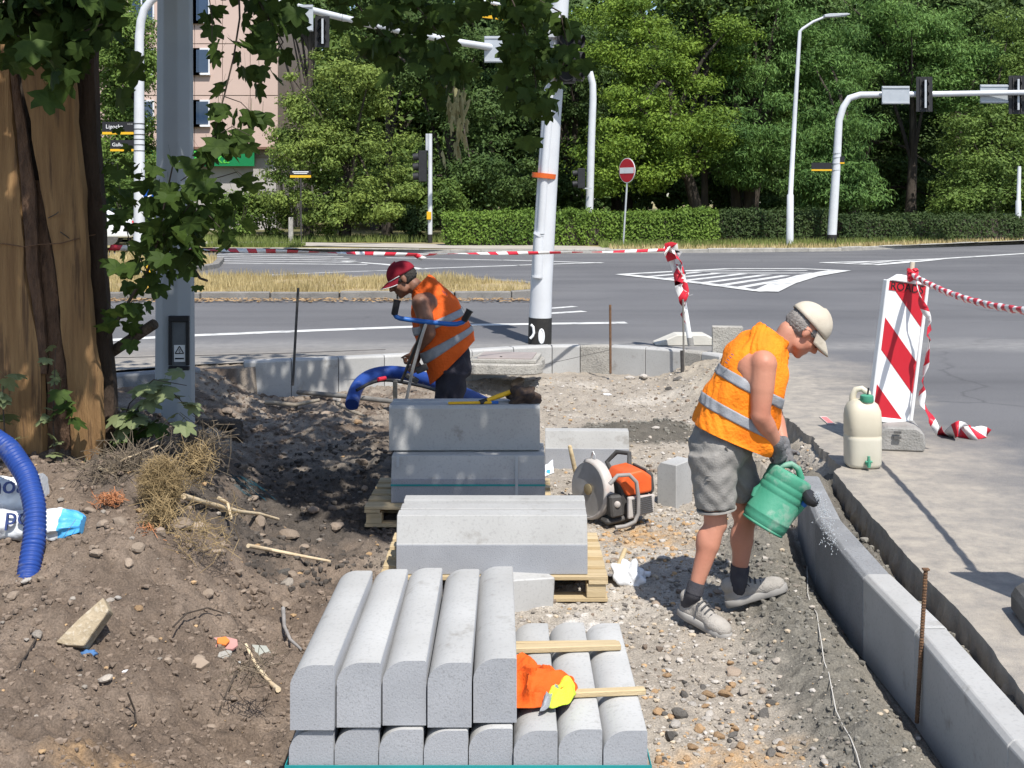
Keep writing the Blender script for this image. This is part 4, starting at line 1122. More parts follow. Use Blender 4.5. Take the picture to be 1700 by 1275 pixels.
def signal_head(mb, c, ex, ez, h, w, dep, lamps=3):
    """housing with hoods towards ex x ez's far side"""
    ex = Vector(ex); ez = Vector(ez); ey = ex.cross(ez)
    mb.prism([(-w / 2, -h / 2), (w / 2, -h / 2), (w / 2, h / 2), (-w / 2, h / 2)], c, ex, ez, ey, -dep / 2, dep / 2)
    for k in range(lamps):
        z = h * (k - (lamps - 1) / 2) / lamps
        o = Vector(c) + ez * z
        mb.tube([o + ey * dep / 2, o + ey * (dep / 2 + .16)], w * .42, 12, cap=False)

def mast_arm():
    """right-hand signal mast"""
    b = W(1381, 403, 42); b.z = .1
    rt = thing('traffic_mast', 'white curved mast carrying signals and grey sign backs over the right road', 'traffic mast', b)
    top = W(1393, 200, 42); e1 = W(1400, 178, 42); e2 = W(1410, 163, 42); e3 = W(1428, 157.5, 42); arm = W(1560, 156, 41.8); end = W(1790, 152, 41.2)
    mb = MB(); mb.tube([b + Vector((0, 0, .35)), W(1385, 330, 42), W(1390, 250, 42), top, e1, e2, e3, W(1470, 157, 42), arm, end], [.165, .155, .14, .125, .12, .118, .115, .11, .10, .085], 16)
    mb.obj('pole', white_paint, rt, smooth=True)
    mb = MB(); mb.tube([b - Vector((0, 0, .2)), b + Vector((0, 0, .38))], .172, 16); mb.obj('base_sleeve', black_paint, rt, smooth=True)
    for y in (262, 272, 283, 255):
        p = W(1388.5 + (262 - y) * .05, y, 42); mb = MB(); mb.tube([p, p + Vector((0, 0, .025))], .155, 16); mb.obj('clamp_band', galv, rt)
    for px, py, w, h in ((1487, 158, 46, 30), (1651, 156, 48, 31)):
        c = W(px, py, 41.75); s = 41.75 / F
        q = MB().box(c, (w * s, .04, h * s)).obj('sign_panel', sign_back, rt, bev=.01)
        MB().box(c + Vector((0, -.035, h * s * .42)), (w * s * .96, .03, .05)).obj('rail', galv, q); MB().box(c + Vector((0, -.035, -h * s * .42)), (w * s * .96, .03, .05)).obj('rail', galv, q)
    for px, py, h in ((1536, 156, 58), (1690, 157, 64)):
        c = W(px, py, 41.6); s = 41.6 / F
        q = MB().box(c + Vector((0, .1, 0)), (27 * s, .03, h * s)).obj('backing_board', black_plastic, rt)
        mb = MB(); signal_head(mb, c + Vector((0, .22, 0)), (1, 0, 0), (0, 0, 1), h * s * .86, .3, .2); mb.obj('signal_head', black_plastic, q, bev=.01)
        MB().box(c + Vector((0, -.03, 0)), (.07, .05, h * s * .8)).obj('bracket', galv, q)
        for sx in (-.14, .14): MB().box(c + Vector((sx, .06, 0)), (.03, .04, h * s * .9)).obj('rib', dark_steel, q)
mast_arm()
def street_plate(name, label, c, w, h, lines, ex=(1, 0, 0), stripe=.24):
    ex = Vector(ex).normalized(); ez = Vector((0, 0, 1)); fy = Vector((ex.y, -ex.x, 0))
    R = Matrix((ex, -fy, ez)).transposed()
    rt = thing(name, label, 'street sign', c)
    MB().box(Vector(c) + ez * h * stripe / 2, (w, .03, h * (1 - stripe)), R).obj('plate', sign_black, rt)
    MB().box(Vector(c) - ez * h * (1 - stripe) / 2, (w, .03, h * stripe * .8), R).obj('yellow_strip', sign_yellow, rt)
    for (t, dx, dz, sz) in lines:
        text('lettering', t, sz, sign_white, frame(Vector(c) + ex * dx + ez * dz + fy * .02, ex, ez), rt, .002)
    return rt
street_plate('street_sign', 'tiny black street plate on the left side of the right-hand mast', W(1364, 277, 41.9), .72, .30, [])
street_plate('street_sign', 'stub of a yellow street plate on the right side of the right-hand mast', W(1398, 266, 41.9), .16, .26, [])

def left_mast():
    d = 35.0; b = W(231, 428, d); b.z = .05
    rt = thing('traffic_mast', 'white curved mast at far left with black street plates', 'traffic mast', b)
    mb = MB(); mb.tube([b + Vector((0, 0, .3)), W(231.5, 330, d), W(231, 200, d), W(231.5, 60, d), W(234, 35, d), W(240, 15, d), W(252, 0, d), W(270, -12, d), W(300, -20, d), W(520, -40, d - 2), W(760, -60, d - 4)], [.165, .16, .15, .13, .125, .12, .115, .115, .11, .10, .08], 16)
    mb.obj('pole', white_paint, rt, smooth=True)
    mb = MB(); mb.tube([b - Vector((0, 0, .15)), b + Vector((0, 0, .35))], .175, 16); mb.obj('base_sleeve', black_paint, rt)
    for y in (206, 215, 224, 232, 241, 251):
        p = W(231.2, y, d); mb = MB(); mb.tube([p, p + Vector((0, 0, .02))], .162, 16); mb.obj('clamp_band', black_paint, rt)
left_mast()
street_plate('street_sign', 'upper black street plate with a yellow strip on the left mast, reading Ligocka', W(197, 213, 35), .96, .38, [('Ligocka', -.12, .045, .17), ('• • •', .34, .12, .09)])
street_plate('street_sign', 'lower narrower black street plate with a yellow strip on the left mast', W(203, 242, 35), .70, .34, [('Gallusa', -.08, .03, .15)])
def round_sign():
    c = W(253, 321, 34.7); rt = thing('road_sign', 'round blue road sign half hidden beside the left mast', 'road sign', c)
    B = Matrix.Rotation(radians(90), 3, 'X')
    MB().lathe([(.30, 0), (.30, .02)], c, B, 28).obj('rim', sign_white, rt)
    MB().lathe([(.27, .021), (.27, .03)], c, B, 28).obj('disc', sign_blue, rt)
    mb = MB(); mb.prism([(-.03, -.18), (.03, -.18), (.03, .05), (.1, .05), (0, .2), (-.1, .05), (-.03, .05)], c + Vector((0, -.031, 0)), Vector((.7, 0, -.7)), Vector((.7, 0, .7)), (0, -1, 0), 0, .004); mb.obj('arrow', sign_white, rt)
    mb = MB(); mb.tube([(c.x, c.y + .06, 0), (c.x, c.y + .06, c.z + .3)], .03, 10); mb.obj('post', galv, rt)
round_sign()

def middle_mast():
    d = 45.0; b = W(977, 404, d); b.z = .1
    rt = thing('traffic_mast', 'white curved mast in the sunlit hedge, its long arm slanting up to the left', 'traffic mast', b)
    pts = [b + Vector((0, 0, .3)), W(979, 330, d), W(982, 230, d), W(984.5, 165, d), W(984, 140, d), W(979, 120, d), W(969, 108, d), W(950, 102, d - .2), W(890, 90, d - 1.6), W(760, 70, d - 4.5), W(620, 42, d - 7.5), W(480, 8, d - 10.5), W(380, -16, d - 12)]
    mb = MB(); mb.tube(pts, [.15, .145, .14, .135, .13, .13, .13, .13, .125, .12, .11, .10, .09], 16); mb.obj('pole', white_paint, rt, smooth=True)
    mb = MB(); mb.tube([b - Vector((0, 0, .15)), b + Vector((0, 0, .34))], .16, 16); mb.obj('base_sleeve', black_paint, rt)
    for px, py, dd in ((824, 82, 41.6), (500, 30, 34.5)):
        c = W(px, py, dd); s = dd / F
        q = MB().box(c, (40 * s, .04, 44 * s)).obj('sign_panel', sign_back, rt, bev=.01)
        MB().box(c + Vector((0, -.035, 19 * s)), (38 * s, .03, .05)).obj('rail', galv, q); MB().box(c + Vector((0, -.035, -19 * s)), (38 * s, .03, .05)).obj('rail', galv, q)
    for px, py, dd, h in ((534, 52, 34.8, 52), (843, 80, 41.9, 50)):
        c = W(px, py, dd); s = dd / F
        q = MB().box(c + Vector((0, .1, 0)), (24 * s, .03, h * s)).obj('backing_board', black_plastic, rt)
        mb = MB(); signal_head(mb, c + Vector((0, .22, 0)), (1, 0, 0), (0, 0, 1), h * s * .86, .28, .2); mb.obj('signal_head', black_plastic, q)
        MB().box(c + Vector((.03, -.02, 0)), (.06, .05, h * s * .8)).obj('bracket', galv, q)
middle_mast()

def street_lamp(label, b, pts, rads, head, hdir, bb_=True):
    rt = thing('street_lamp', label, 'street lamp', b)
    mb = MB(); mb.tube(pts, rads, 14); mb.obj('pole', galv if False else white_paint, rt, smooth=True)
    if head:
        c = Vector(head); e = Vector(hdir).normalized(); n = Vector((0, 1, 0)); u_ = e.cross(n)
        mb = MB(); mb.prism([(-.1, -.04), (.12, -.05), (.75, -.03), (.8, 0), (.7, .04), (.1, .07), (-.1, .05)], c, e, Vector((-e.z, 0, e.x)), n, -.13, .13)
        q = mb.obj('lamp_head', galv, rt, bev=.015)
        mb = MB(); mb.box(c + e * .42 + Vector((0, 0, -.05)), (.5, .2, .02), Matrix.Rotation(-math.atan2(e.z, e.x), 3, 'Y')); mb.obj('lens', lamp_glass, q)
    return rt
d = 41.0; b = W(1311, 415, d); b.z = .1
street_lamp('tall slim street lamp with an outreach arm in front of the shaded hedge', b, [b - Vector((0, 0, .1)), W(1312, 324, d), W(1312.4, 322, d), W(1320, 180, d), W(1328, 52, d), W(1332, 48, d), W(1350, 36, d), W(1372, 27, d)], [.13, .115, .085, .075, .06, .05, .045, .04], W(1372, 27, d), (1, 0, .08))
d = 47.5; b = W(1690, 402, d); b.z = .12
street_lamp('slim white post at the right edge by the end of the hedge', b, [b - Vector((0, 0, .1)), W(1690.5, 334, d), W(1690.8, 332, d), W(1692, 280, d), W(1692.2, 276, d)], [.12, .11, .08, .075, .06], None, None)

def no_entry():
    d = 41.0; c = W(1041.5, 283, d); b = W(1034.5, 410, d); b.z = .1
    rt = thing('road_sign', 'red and white no entry sign on a thin grey post', 'road sign', b)
    B = Matrix.Rotation(radians(28), 3, 'Z') @ Matrix.Rotation(radians(90), 3, 'X') 
    B = Matrix.Rotation(radians(-56), 3, 'Z') @ Matrix.Rotation(radians(90), 3, 'X')
    MB().lathe([(.43, 0), (.43, .02)], c, B, 32).obj('rim', sign_white, rt)
    MB().lathe([(.405, .021), (.405, .03)], c, B, 32).obj('disc', sign_red, rt)
    mb = MB(); mb.box(c + B @ Vector((0, 0, .033)), (.74, .20, .006), B); mb.obj('bar', sign_white, rt)
    mb = MB(); mb.tube([b, c + B @ Vector((0, 0, -.05)) + Vector((0, 0, .35))], .032, 12); mb.obj('post', galv, rt)
no_entry()

def pedestrian_signal():
    d = 44.0; b = W(714, 405, d); b.z = .11
    rt = thing('pedestrian_signal', 'white signal post with dark lamp heads and a black foot by the path', 'traffic signal', b)
    mb = MB(); mb.tube([b + Vector((0, 0, .3)), W(714, 222, d)], [.085, .08], 12); mb.obj('pole', white_paint, rt, smooth=True)
    mb = MB(); mb.tube([b - Vector((0, 0, .1)), b + Vector((0, 0, .32))], .09, 12); mb.obj('base_sleeve', black_paint, rt)
    q = W(712, 236, d); MB().box(q, (.24, .06, .62)).obj('bracket', galv, rt, bev=.01)
    c = W(702, 276, d); mb = MB(); mb.box(c, (.3, .3, 1.15))
    for k in (-1, 0, 1): mb.tube([c + Vector((-.15, 0, k * .36)), c + Vector((-.36, 0, k * .36 - .03))], .14, 12, cap=False)
    mb.obj('signal_head', black_plastic, rt, bev=.015)
    p = W(712.5, 358, d); MB().box(p + Vector((0, -.1, 0)), (.17, .12, .3)).obj('push_button', sign_yellow, rt, bev=.02)
pedestrian_signal()
def far_signal():
    c = W(965, 296, 44.6); rt = thing('traffic_signal', 'dark signal head fixed to the left of the middle mast pole', 'traffic signal', c)
    mb = MB(); mb.box(c, (.28, .28, .75))
    for k in (-.5, .5): mb.tube([c + Vector((-.14, 0, k * .4)), c + Vector((-.32, 0, k * .4 - .03))], .12, 12, cap=False)
    mb.obj('housing', black_plastic, rt, bev=.015)
    MB().box(c + Vector((.22, .05, -.38)), (.34, .05, .05)).obj('bracket', galv, rt)
far_signal()
def small_plate():
    d = 44.5; c = W(499, 288, d); b = W(500, 397, d); b.z = .11
    rt = thing('street_sign', 'small black and yellow street plate on a thin dark post before the lime tree', 'street sign', b)
    MB().box(c + Vector((0, 0, .03)), (.78, .03, .17)).obj('plate', sign_black, rt)
    MB().box(c + Vector((0, 0, -.11)), (.78, .03, .09)).obj('yellow_strip', sign_yellow, rt)
    mb = MB(); mb.box(c + Vector((0, -.02, .06)), (.6, .01, .035)); mb.box(c + Vector((0, -.02, 0)), (.5, .01, .025)); mb.obj('lettering', sign_white, rt)
    mb = MB(); mb.tube([b, c + Vector((0, .03, .1))], .03, 10); mb.obj('post', dark_steel, rt)
small_plate()
b = W(483, 392, 45); b.z = .11
mb = MB(); mb.box((b.x, b.y, .55), (.17, .17, 1.0)); tag(mb.obj('marker_post', concrete_old, bev=.02), 'short square concrete post standing on the dry verge', 'marker post')

# the near white pole with its casing
def near_pole():
    d = 14.35; b = W(896, 577, d)
    rt = thing('signal_pole', 'near white pole in the pit with a black painted foot and an orange band', 'pole', b)
    P = lambda px, py: W(px, py, d)
    mb = MB(); mb.tube([P(897, 528), P(899, 470), P(907, 330), P(915, 200), P(926, 60), P(934, -60), P(944, -220)], [.135, .132, .125, .118, .110, .104, .098], 24)
    mb.obj('pole', white_paint, rt, smooth=True)
    mb = MB(); mb.tube([P(894.5, 600) + Vector((0, 0, -.15)), P(896, 572), P(897, 527)], [.15, .142, .141], 24); sl_ = mb.obj('base_sleeve', black_paint, rt, smooth=True)
    mb = MB(); 
    for cx, cy, rx, rz in ((898.5, 556, 4.0, 11.5),):
        c = P(cx, cy) + Vector((0, -.146, 0)); mb.tube([c + Vector((rx * cos(a) * d / F, .002, rz * sin(a) * d / F)) for a in np.linspace(0, 2 * pi, 17)[:-1]], .012, 6, closed=True)
        mb.prism([(rx * cos(a) * d / F, rz * sin(a) * d / F) for a in np.linspace(0, 2 * pi, 17)[:-1]], c, (1, 0, 0), (0, 0, 1), (0, 1, 0), -.002, .012)
    pts = [P(x, y) + Vector((0, -.128, 0)) for x, y in ((881, 537), (885, 541), (886, 551), (884, 556), (880, 560))]
    mb.tube(pts, .016, 8)
    mb.obj('painted_number', sign_white, sl_)
    # cable casing down the left side
    o = lambda px, py: W(px + 9, py, d - .105)
    mb = MB(); mb.tube([o(884.5, 462), o(886, 390)], .060, 14); mb.tube([o(884, 392), o(886.5, 388)], .068, 14); mb.tube([o(883, 461), o(883.4, 458)], .070, 14)
    mb.tube([o(889, 388), o(897, 260), o(903, 190), o(914, 60)], [.05, .05, .05, .045], 12)
    mb.obj('cable_casing', white_paint, rt, smooth=True)
    c0 = P(904.5, 296); c1 = P(905.3, 288); mb = MB(); mb.tube([c0 + Vector((-.012, -.03, 0)), c1 + Vector((-.012, -.03, 0))], .148, 24); mb.obj('orange_band', orange_tape, rt)
    # signal heads near its top, mostly behind leaves
    c = W(940, 95, d - .12); mb = MB(); signal_head(mb, c, (1, 0, 0), (0, 0, 1), .62, .22, .2)
    for k in (-.2, 0, .2): mb.tube([c + Vector((.1, 0, k)), c + Vector((.2, -.04, k - .02))], .08, 12, cap=False)
    mb.obj('signal_head', black_plastic, rt, bev=.012)
    c = W(922, 122, d - .2); MB().box(c, (.2, .03, .10), Matrix.Rotation(radians(6), 3, 'Y')).obj('yellow_plate', sign_yellow, rt)
    c = W(912, 40, d - .16); MB().box(c, (.16, .1, .34)).obj('bracket', galv, rt, bev=.01)
    a = P(930, 28); q = MB(); q.tube([a, W(800, 2, d - .4)], .025, 10); q.obj('arm', galv, rt)
    for px, w in ((826, 62), (880, 52)):
        c = W(px, 27 + (px - 826) * .12, d - .35); MB().box(c, (w * d / F, .04, .075), Matrix.Rotation(radians(7), 3, 'Y')).obj('yellow_plate', sign_yellow, rt)
near_pole()

# the shaded grey lamp column behind the tree
def grey_column():
    b = Vector((-2.555, 9.0, 0)); zt = 3.9
    rt = thing('lamp_column', 'grey eight-sided lamp column in the shade with a black service hatch', 'lamp column', b)
    n = 8; prof = [(.150, -.2), (.148, .6), (.138, 2.2), (.128, 4.2)]
    B = Matrix.Rotation(radians(22.5), 3, 'Z')
    mb = MB(); mb.lathe(prof, b, B, 8); mb.obj('column', post_paint, rt, bev=.012, seg=2)
    f = 9.0 - .143
    c = W(298, 569, f); 
    fr = MB(); w, h = .155, .40
    for dx, dz, sx, sz in ((0, h / 2 - .02, w, .045), (0, -h / 2 + .012, w, .03), (-w / 2 + .012, -.004, .024, h - .075), (w / 2 - .012, -.004, .024, h - .075)):
        fr.box(c + Vector((dx, -.012, dz)), (sx, .03, sz))
    q = fr.obj('hatch_frame', black_plastic, rt, bev=.004)
    MB().box(c + Vector((0, -.004, -.005)), (w - .044, .014, h - .07)).obj('hatch_cover', pm('hatch_grey', (.16, .175, .185), (.11, .12, .13), 6, .25, .05, 30), q)
    st = c + Vector((.004, -.013, -.078)); MB().box(st, (.082, .003, .125)).obj('warning_sticker', sign_white, q)
    s2 = st + Vector((0, -.003, .018)); mb = MB(); r = .036
    tri_ = [Vector((r * sin(a), 0, r * cos(a))) for a in (0, 2.094, 4.189)]
    for i in range(3): mb.tube([s2 + tri_[i], s2 + tri_[(i + 1) % 3]], .0035, 6)
    mb.tube([s2 + Vector((.005, 0, .016)), s2 + Vector((-.006, 0, -.001)), s2 + Vector((.006, 0, -.001)), s2 + Vector((-.002, 0, -.016))], .0022, 5)
    mb.box(st + Vector((0, -.003, -.038)), (.066, .002, .010)); mb.obj('lightning_symbol', sign_black, q)
grey_column()

# yellow bollard behind the column, parked cars at both edges
def bollard():
    b = W(256, 487, 21.5); b.z = .1
    rt = thing('keep_right_bollard', 'yellow island bollard with a black arrow, half hidden by the grey column', 'bollard', b)
    mb = MB(); mb.prism([(-.14, 0), (.14, 0), (.14, .62), (.1, .70), (-.1, .70), (-.14, .62)], b, (1, 0, 0), (0, 0, 1), (0, 1, 0), -.06, .06); mb.obj('body', sign_yellow, rt, bev=.02)
    mb = MB(); c = b + Vector((.02, -.064, .33)); mb.prism([(-.02, .1), (.02, .1), (.02, -.02), (.06, -.02), (0, -.12), (-.06, -.02), (-.02, -.02)], c, (1, 0, 0), (0, 0, 1), (0, 1, 0), -.004, 0); mb.obj('arrow', sign_black, rt)
bollard()
def car(label, loc, rz, body):
    rt = thing('parked_car', label, 'car', loc); L_ = Vector(loc)
    prof = [(-2.1, .28), (-2.15, .55), (-2.1, .82), (-1.95, .92), (-1.2, .98), (-.55, 1.42), (.9, 1.46), (1.65, 1.02), (2.05, .92), (2.12, .6), (2.08, .28)]
    for nm, p, w, m in (('body', prof, .86, body),):
        mb = MB(); mb.prism(p, L_, (1, 0, 0), (0, 0, 1), (0, 1, 0), -w, w); q = mb.obj(nm, m, rt, bev=.09, seg=3, smooth=True)
    for s in (-1, 1):
        mb = MB(); mb.prism([(-1.0, 1.02), (-.5, 1.36), (.15, 1.38), (.15, 1.02)], L_, (1, 0, 0), (0, 0, 1), (0, s, 0), .855, .868); mb.obj('window', glass_dark, rt)
        mb = MB(); mb.prism([(.22, 1.02), (.22, 1.38), (.82, 1.38), (1.35, 1.04)], L_, (1, 0, 0), (0, 0, 1), (0, s, 0), .855, .868); mb.obj('window', glass_dark, rt)
        for x in (-1.32, 1.3):
            B = Matrix.Rotation(radians(90) * s, 3, 'X'); c = L_ + Vector((x, s * .74, .31))
            w_ = MB().lathe([(.2, -.1), (.30, -.1), (.31, -.06), (.31, .08), (.29, .11), (.2, .12)], c, B, 24).obj('wheel', rubber_dark, rt, smooth=True)
            MB().lathe([(.02, .125), (.19, .115), (.2, .09)], c, B, 16).obj('rim', steel, w_)
        MB().ell(L_ + Vector((-2.06, s * .6, .72)), (.09, .2, .1)).obj('headlight', lamp_glass, rt, smooth=True)
        MB().ell(L_ + Vector((2.07, s * .66, .78)), (.06, .13, .1)).obj('tail_light', sign_red, rt, smooth=True)
    mb = MB(); mb.add([L_ + Vector(v) for v in ((-1.16, -.72, 1.03), (-1.16, .72, 1.03), (-.62, .66, 1.41), (-.62, -.66, 1.41))], [(0, 1, 2, 3)]); mb.obj('windscreen', glass_dark, rt).location = (-.03, 0, .03)
    mb = MB(); mb.add([L_ + Vector(v) for v in ((1.55, -.72, 1.08), (1.55, .72, 1.08), (.98, .66, 1.43), (.98, -.66, 1.43))], [(0, 3, 2, 1)]); mb.obj('rear_window', glass_dark, rt).location = (.03, 0, .03)
    rt.rotation_euler = (0, 0, rz)
    return rt
c = W(198, 420, 37.5); car('white parked car glimpsed through the leaves beside the left mast', (c.x - 3.2, 42.3, .1), .2, car_white)
c = W(1712, 400, 53); car('bluish car just showing at the right edge behind the lamp column', (c.x + 1.4, 56, .12), .9, car_blue)

# ------------------------------------------------------------------ kerbstones in stacks
BEV = [(0, 0), (.148, 0), (.148, .22), (.148, .2201)]
def round_kerb_profile(w=.146, h=.216, r=.072):
    p = [(0, 0), (w, 0), (w, h - .005), (w - .005, h)]
    for k in range(13):
        a = pi / 2 * k / 12
        p.append((r * 1.15 - r * 1.15 * sin(a), h - r + r * cos(a)))
    return p
rkp = round_kerb_profile()
def round_kerb_mesh():
    mb = MB(); n = len(rkp)
    mb.prism(rkp, (0, 0, 0), (1, 0, 0), (0, 0, 1), (0, 1, 0), 0, 1.0)
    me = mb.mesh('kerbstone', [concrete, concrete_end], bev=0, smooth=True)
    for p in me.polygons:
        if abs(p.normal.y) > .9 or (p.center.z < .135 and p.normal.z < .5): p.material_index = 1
    return me
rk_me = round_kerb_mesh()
def put_kerb(me, loc, rz, label, group, rx=0):
    o = mobj('kerbstone', me); o.location = loc; o.rotation_euler = (rx, 0, rz)
    return tag(o, label, 'kerbstone', group)
zb = tz(-.2, 4.5); zb = -.235
names8 = ['leftmost', 'second from the left', 'third from the left', 'fourth from the left', 'fifth from the left', 'sixth, under the orange vest', 'seventh from the left', 'rightmost']
fx0 = -.742
for k in range(8):
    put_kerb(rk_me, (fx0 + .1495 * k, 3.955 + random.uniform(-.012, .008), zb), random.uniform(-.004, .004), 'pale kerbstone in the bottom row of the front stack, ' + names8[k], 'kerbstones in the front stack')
names5 = ['leftmost', 'second from the left', 'middle one', 'fourth from the left', 'rightmost, beside the orange vest']
for k in range(5):
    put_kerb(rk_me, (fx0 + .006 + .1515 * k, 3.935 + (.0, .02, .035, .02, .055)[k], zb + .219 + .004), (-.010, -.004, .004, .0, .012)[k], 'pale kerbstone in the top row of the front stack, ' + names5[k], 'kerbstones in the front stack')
# laths across the bottom row
def lath(label, a, b, w, t, m=wood_raw):
    a = Vector(a); b = Vector(b); e = b - a; c = (a + b) / 2
    mb = MB(); R = e.to_track_quat('X', 'Z').to_matrix()
    mb.box((0, 0, 0), (e.length, w, t)); o = mb.obj('wooden_lath', m, bev=.003); o.location = c; o.rotation_euler = R.to_euler()
    return tag(o, label, 'lath')
zl = zb + .219
lath('thick pale lath across the front stack, the farther of the two', W(838, 1078, 4.52) * 0 + Vector((-.05, 4.62, zl + .012)), Vector((.425, 4.66, zl + .012)), .05, .022)
lath('thin pale lath strip lying just behind the thicker one on the front stack', Vector((-.05, 4.69, zl + .008)), Vector((.415, 4.705, zl + .008)), .018, .014)
lath('pale lath across the front stack touching the yellow cloth, the nearer one', Vector((.17, 4.205, zl + .011)), Vector((.475, 4.235, zl + .011)), .034, .02)
# teal strap round the lower row
mb = MB(); x0, x1 = fx0 - .006, fx0 + 8 * .1495 + .004
mb.box(((x0 + x1) / 2, 3.935, zb + .098), (x1 - x0 + .012, .003, .017)); mb.box((x0 - .004, 4.45, zb + .098), (.003, 1.03, .017)); mb.box((x1 + .004, 4.45, zb + .098), (.003, 1.03, .017))
tag(mb.obj('packing_strap', teal_strap), 'teal packing strap round the bottom row of the front stack', 'strap')

def pallet(label, cx, cy, z, rz, lx=1.2, ly=.8, h=.135):
    rt = thing('pallet', label, 'pallet', (cx, cy, z), 'pallets under the kerbstones')
    o = Vector((cx, cy, z))
    for k in range(5): MB().box(o + Vector((0, -ly / 2 + .065 + k * (ly - .13) / 4, h - .010)), (lx, .125 if k in (0, 2, 4) else .10, .02)).obj('deck_board', wood_raw, rt, bev=.002)
    for x in (-lx / 2 + .05, 0, lx / 2 - .05): MB().box(o + Vector((x, 0, h - .031)), (.10, ly, .02)).obj('stringer', wood_raw, rt, bev=.002)
    for x in (-lx / 2 + .06, 0, lx / 2 - .06):
        for y in (-ly / 2 + .06, 0, ly / 2 - .06): MB().box(o + Vector((x, y, h - .041 - .037)), (.10, .10, .072)).obj('block', wood_raw, rt, bev=.003)
    for y in (-ly / 2 + .06, 0, ly / 2 - .06): MB().box(o + Vector((0, y, .010)), (lx, .10, .02)).obj('bottom_board', wood_raw, rt, bev=.002)
    rt.rotation_euler = (0, 0, rz)
    return rt
pallet('wooden pallet under the front kerb stack, mostly out of view', -.145, 4.42, -.372, 0, 1.2, 1.0)
pallet('pale wooden pallet under the middle kerbstones', -.096, 6.58, -.35, .0, 1.19, .82)
pallet('shaded wooden pallet under the far two-layer stack', -.34, 8.0, -.36, -.02, 1.2, .8)
# middle stack: upright kerbs with a sloping edge
def slope_kerb_mesh(L_=1.0, w=.15, h=.298, s=.045, sh=.14):
    mb = MB(); mb.prism([(0, 0), (w, 0), (w, h), (s, h), (.004, h - sh), (0, h - sh - .004)], (0, 0, 0), (0, 1, 0), (0, 0, 1), (1, 0, 0), 0, L_)
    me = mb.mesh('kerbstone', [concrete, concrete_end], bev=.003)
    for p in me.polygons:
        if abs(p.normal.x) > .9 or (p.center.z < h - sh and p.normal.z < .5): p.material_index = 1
    return me
sk = slope_kerb_mesh()
def sq_kerb_mesh(L_=1.0, w=.15, h=.298, s=.02):
    mb = MB(); mb.prism([(0, 0), (w, 0), (w, h - s), (w - s, h), (s, h), (0, h - s)], (0, 0, 0), (0, 1, 0), (0, 0, 1), (1, 0, 0), 0, L_)
    return mb.mesh('kerbstone', [concrete], bev=.003)
qk = sq_kerb_mesh()
zm = -.213
for k, lb in enumerate(('front kerbstone with a sloping face on the middle pallet', 'middle kerbstone of three standing on the middle pallet', 'rear kerbstone of three on the middle pallet, touching the far stack')):
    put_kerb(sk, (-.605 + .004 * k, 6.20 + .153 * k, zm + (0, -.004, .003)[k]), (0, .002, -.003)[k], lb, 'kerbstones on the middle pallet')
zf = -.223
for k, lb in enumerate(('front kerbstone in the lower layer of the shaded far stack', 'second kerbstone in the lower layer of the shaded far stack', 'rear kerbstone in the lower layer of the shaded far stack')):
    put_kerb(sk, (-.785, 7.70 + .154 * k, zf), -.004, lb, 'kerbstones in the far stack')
for k, lb in enumerate(('front kerbstone on top of the shaded far stack, a level lying on it', 'rear kerbstone on top of the shaded far stack')):
    put_kerb(qk, (-.815 + .004 * k, 7.86 + .153 * k, zf + .304), .012, lb, 'kerbstones in the far stack', 0)
for x, lb in ((.03, 'pale strap down the right of the far stack'), (-.74, 'short strap clip at the left of the far stack')):
    mb = MB(); mb.box((x, 7.694, zf + (.15 if x > 0 else .27)), (.018, .003, .30 if x > 0 else .07)); tag(mb.obj('packing_strap', sign_back), lb, 'strap')
mb = MB(); mb.box((-.285, 7.696, zf + .115), (1.004, .003, .012)); tag(mb.obj('packing_strap', teal_strap), 'dark teal strap along the lower layer of the far stack', 'strap')
# lone kerbs
lone = slope_kerb_mesh(.655, .15, .30, .04, .13)
p = G(905, 779, -.36); put_kerb(lone, (p.x, p.y + .02, -.37), -.03, 'short kerbstone standing alone behind the concrete saw', 'loose kerbstones')
mb = MB(); mb.prism([(0, 0), (.15, 0), (.15, .315), (.03, .32), (0, .28)], (0, 0, 0), (1, 0, 0), (0, 0, 1), (0, 1, 0), -.24, 0)
o = mb.obj('kerbstone', concrete, bev=.006); p = G(1118, 828, -.36); o.location = (p.x - .0, p.y, -.375); o.rotation_euler = (0, 0, -.62); tag(o, 'sawn-off kerb block standing on end beside the worker in shorts', 'kerbstone', 'loose kerbstones')
mb = MB(); mb.box((0, 0, .085), (.34, .17, .17)); o = mb.obj('kerbstone', concrete, bev=.006); p = G(868, 1010, -.34); o.location = (p.x - .03, p.y + .10, -.37); o.rotation_euler = (0, .06, .38); tag(o, 'half kerb block lying tilted behind the front stack', 'kerbstone', 'loose kerbstones')
p = G(1210, 592, 0); mb = MB(); mb.box((p.x + .02, p.y + .2, .16), (.34, .15, .31), Matrix.Rotation(-.12, 3, 'Z')); tag(mb.obj('kerbstone', concrete_old, bev=.006), 'grey kerbstone standing up on the asphalt behind the bent worker', 'kerbstone', 'loose kerbstones')

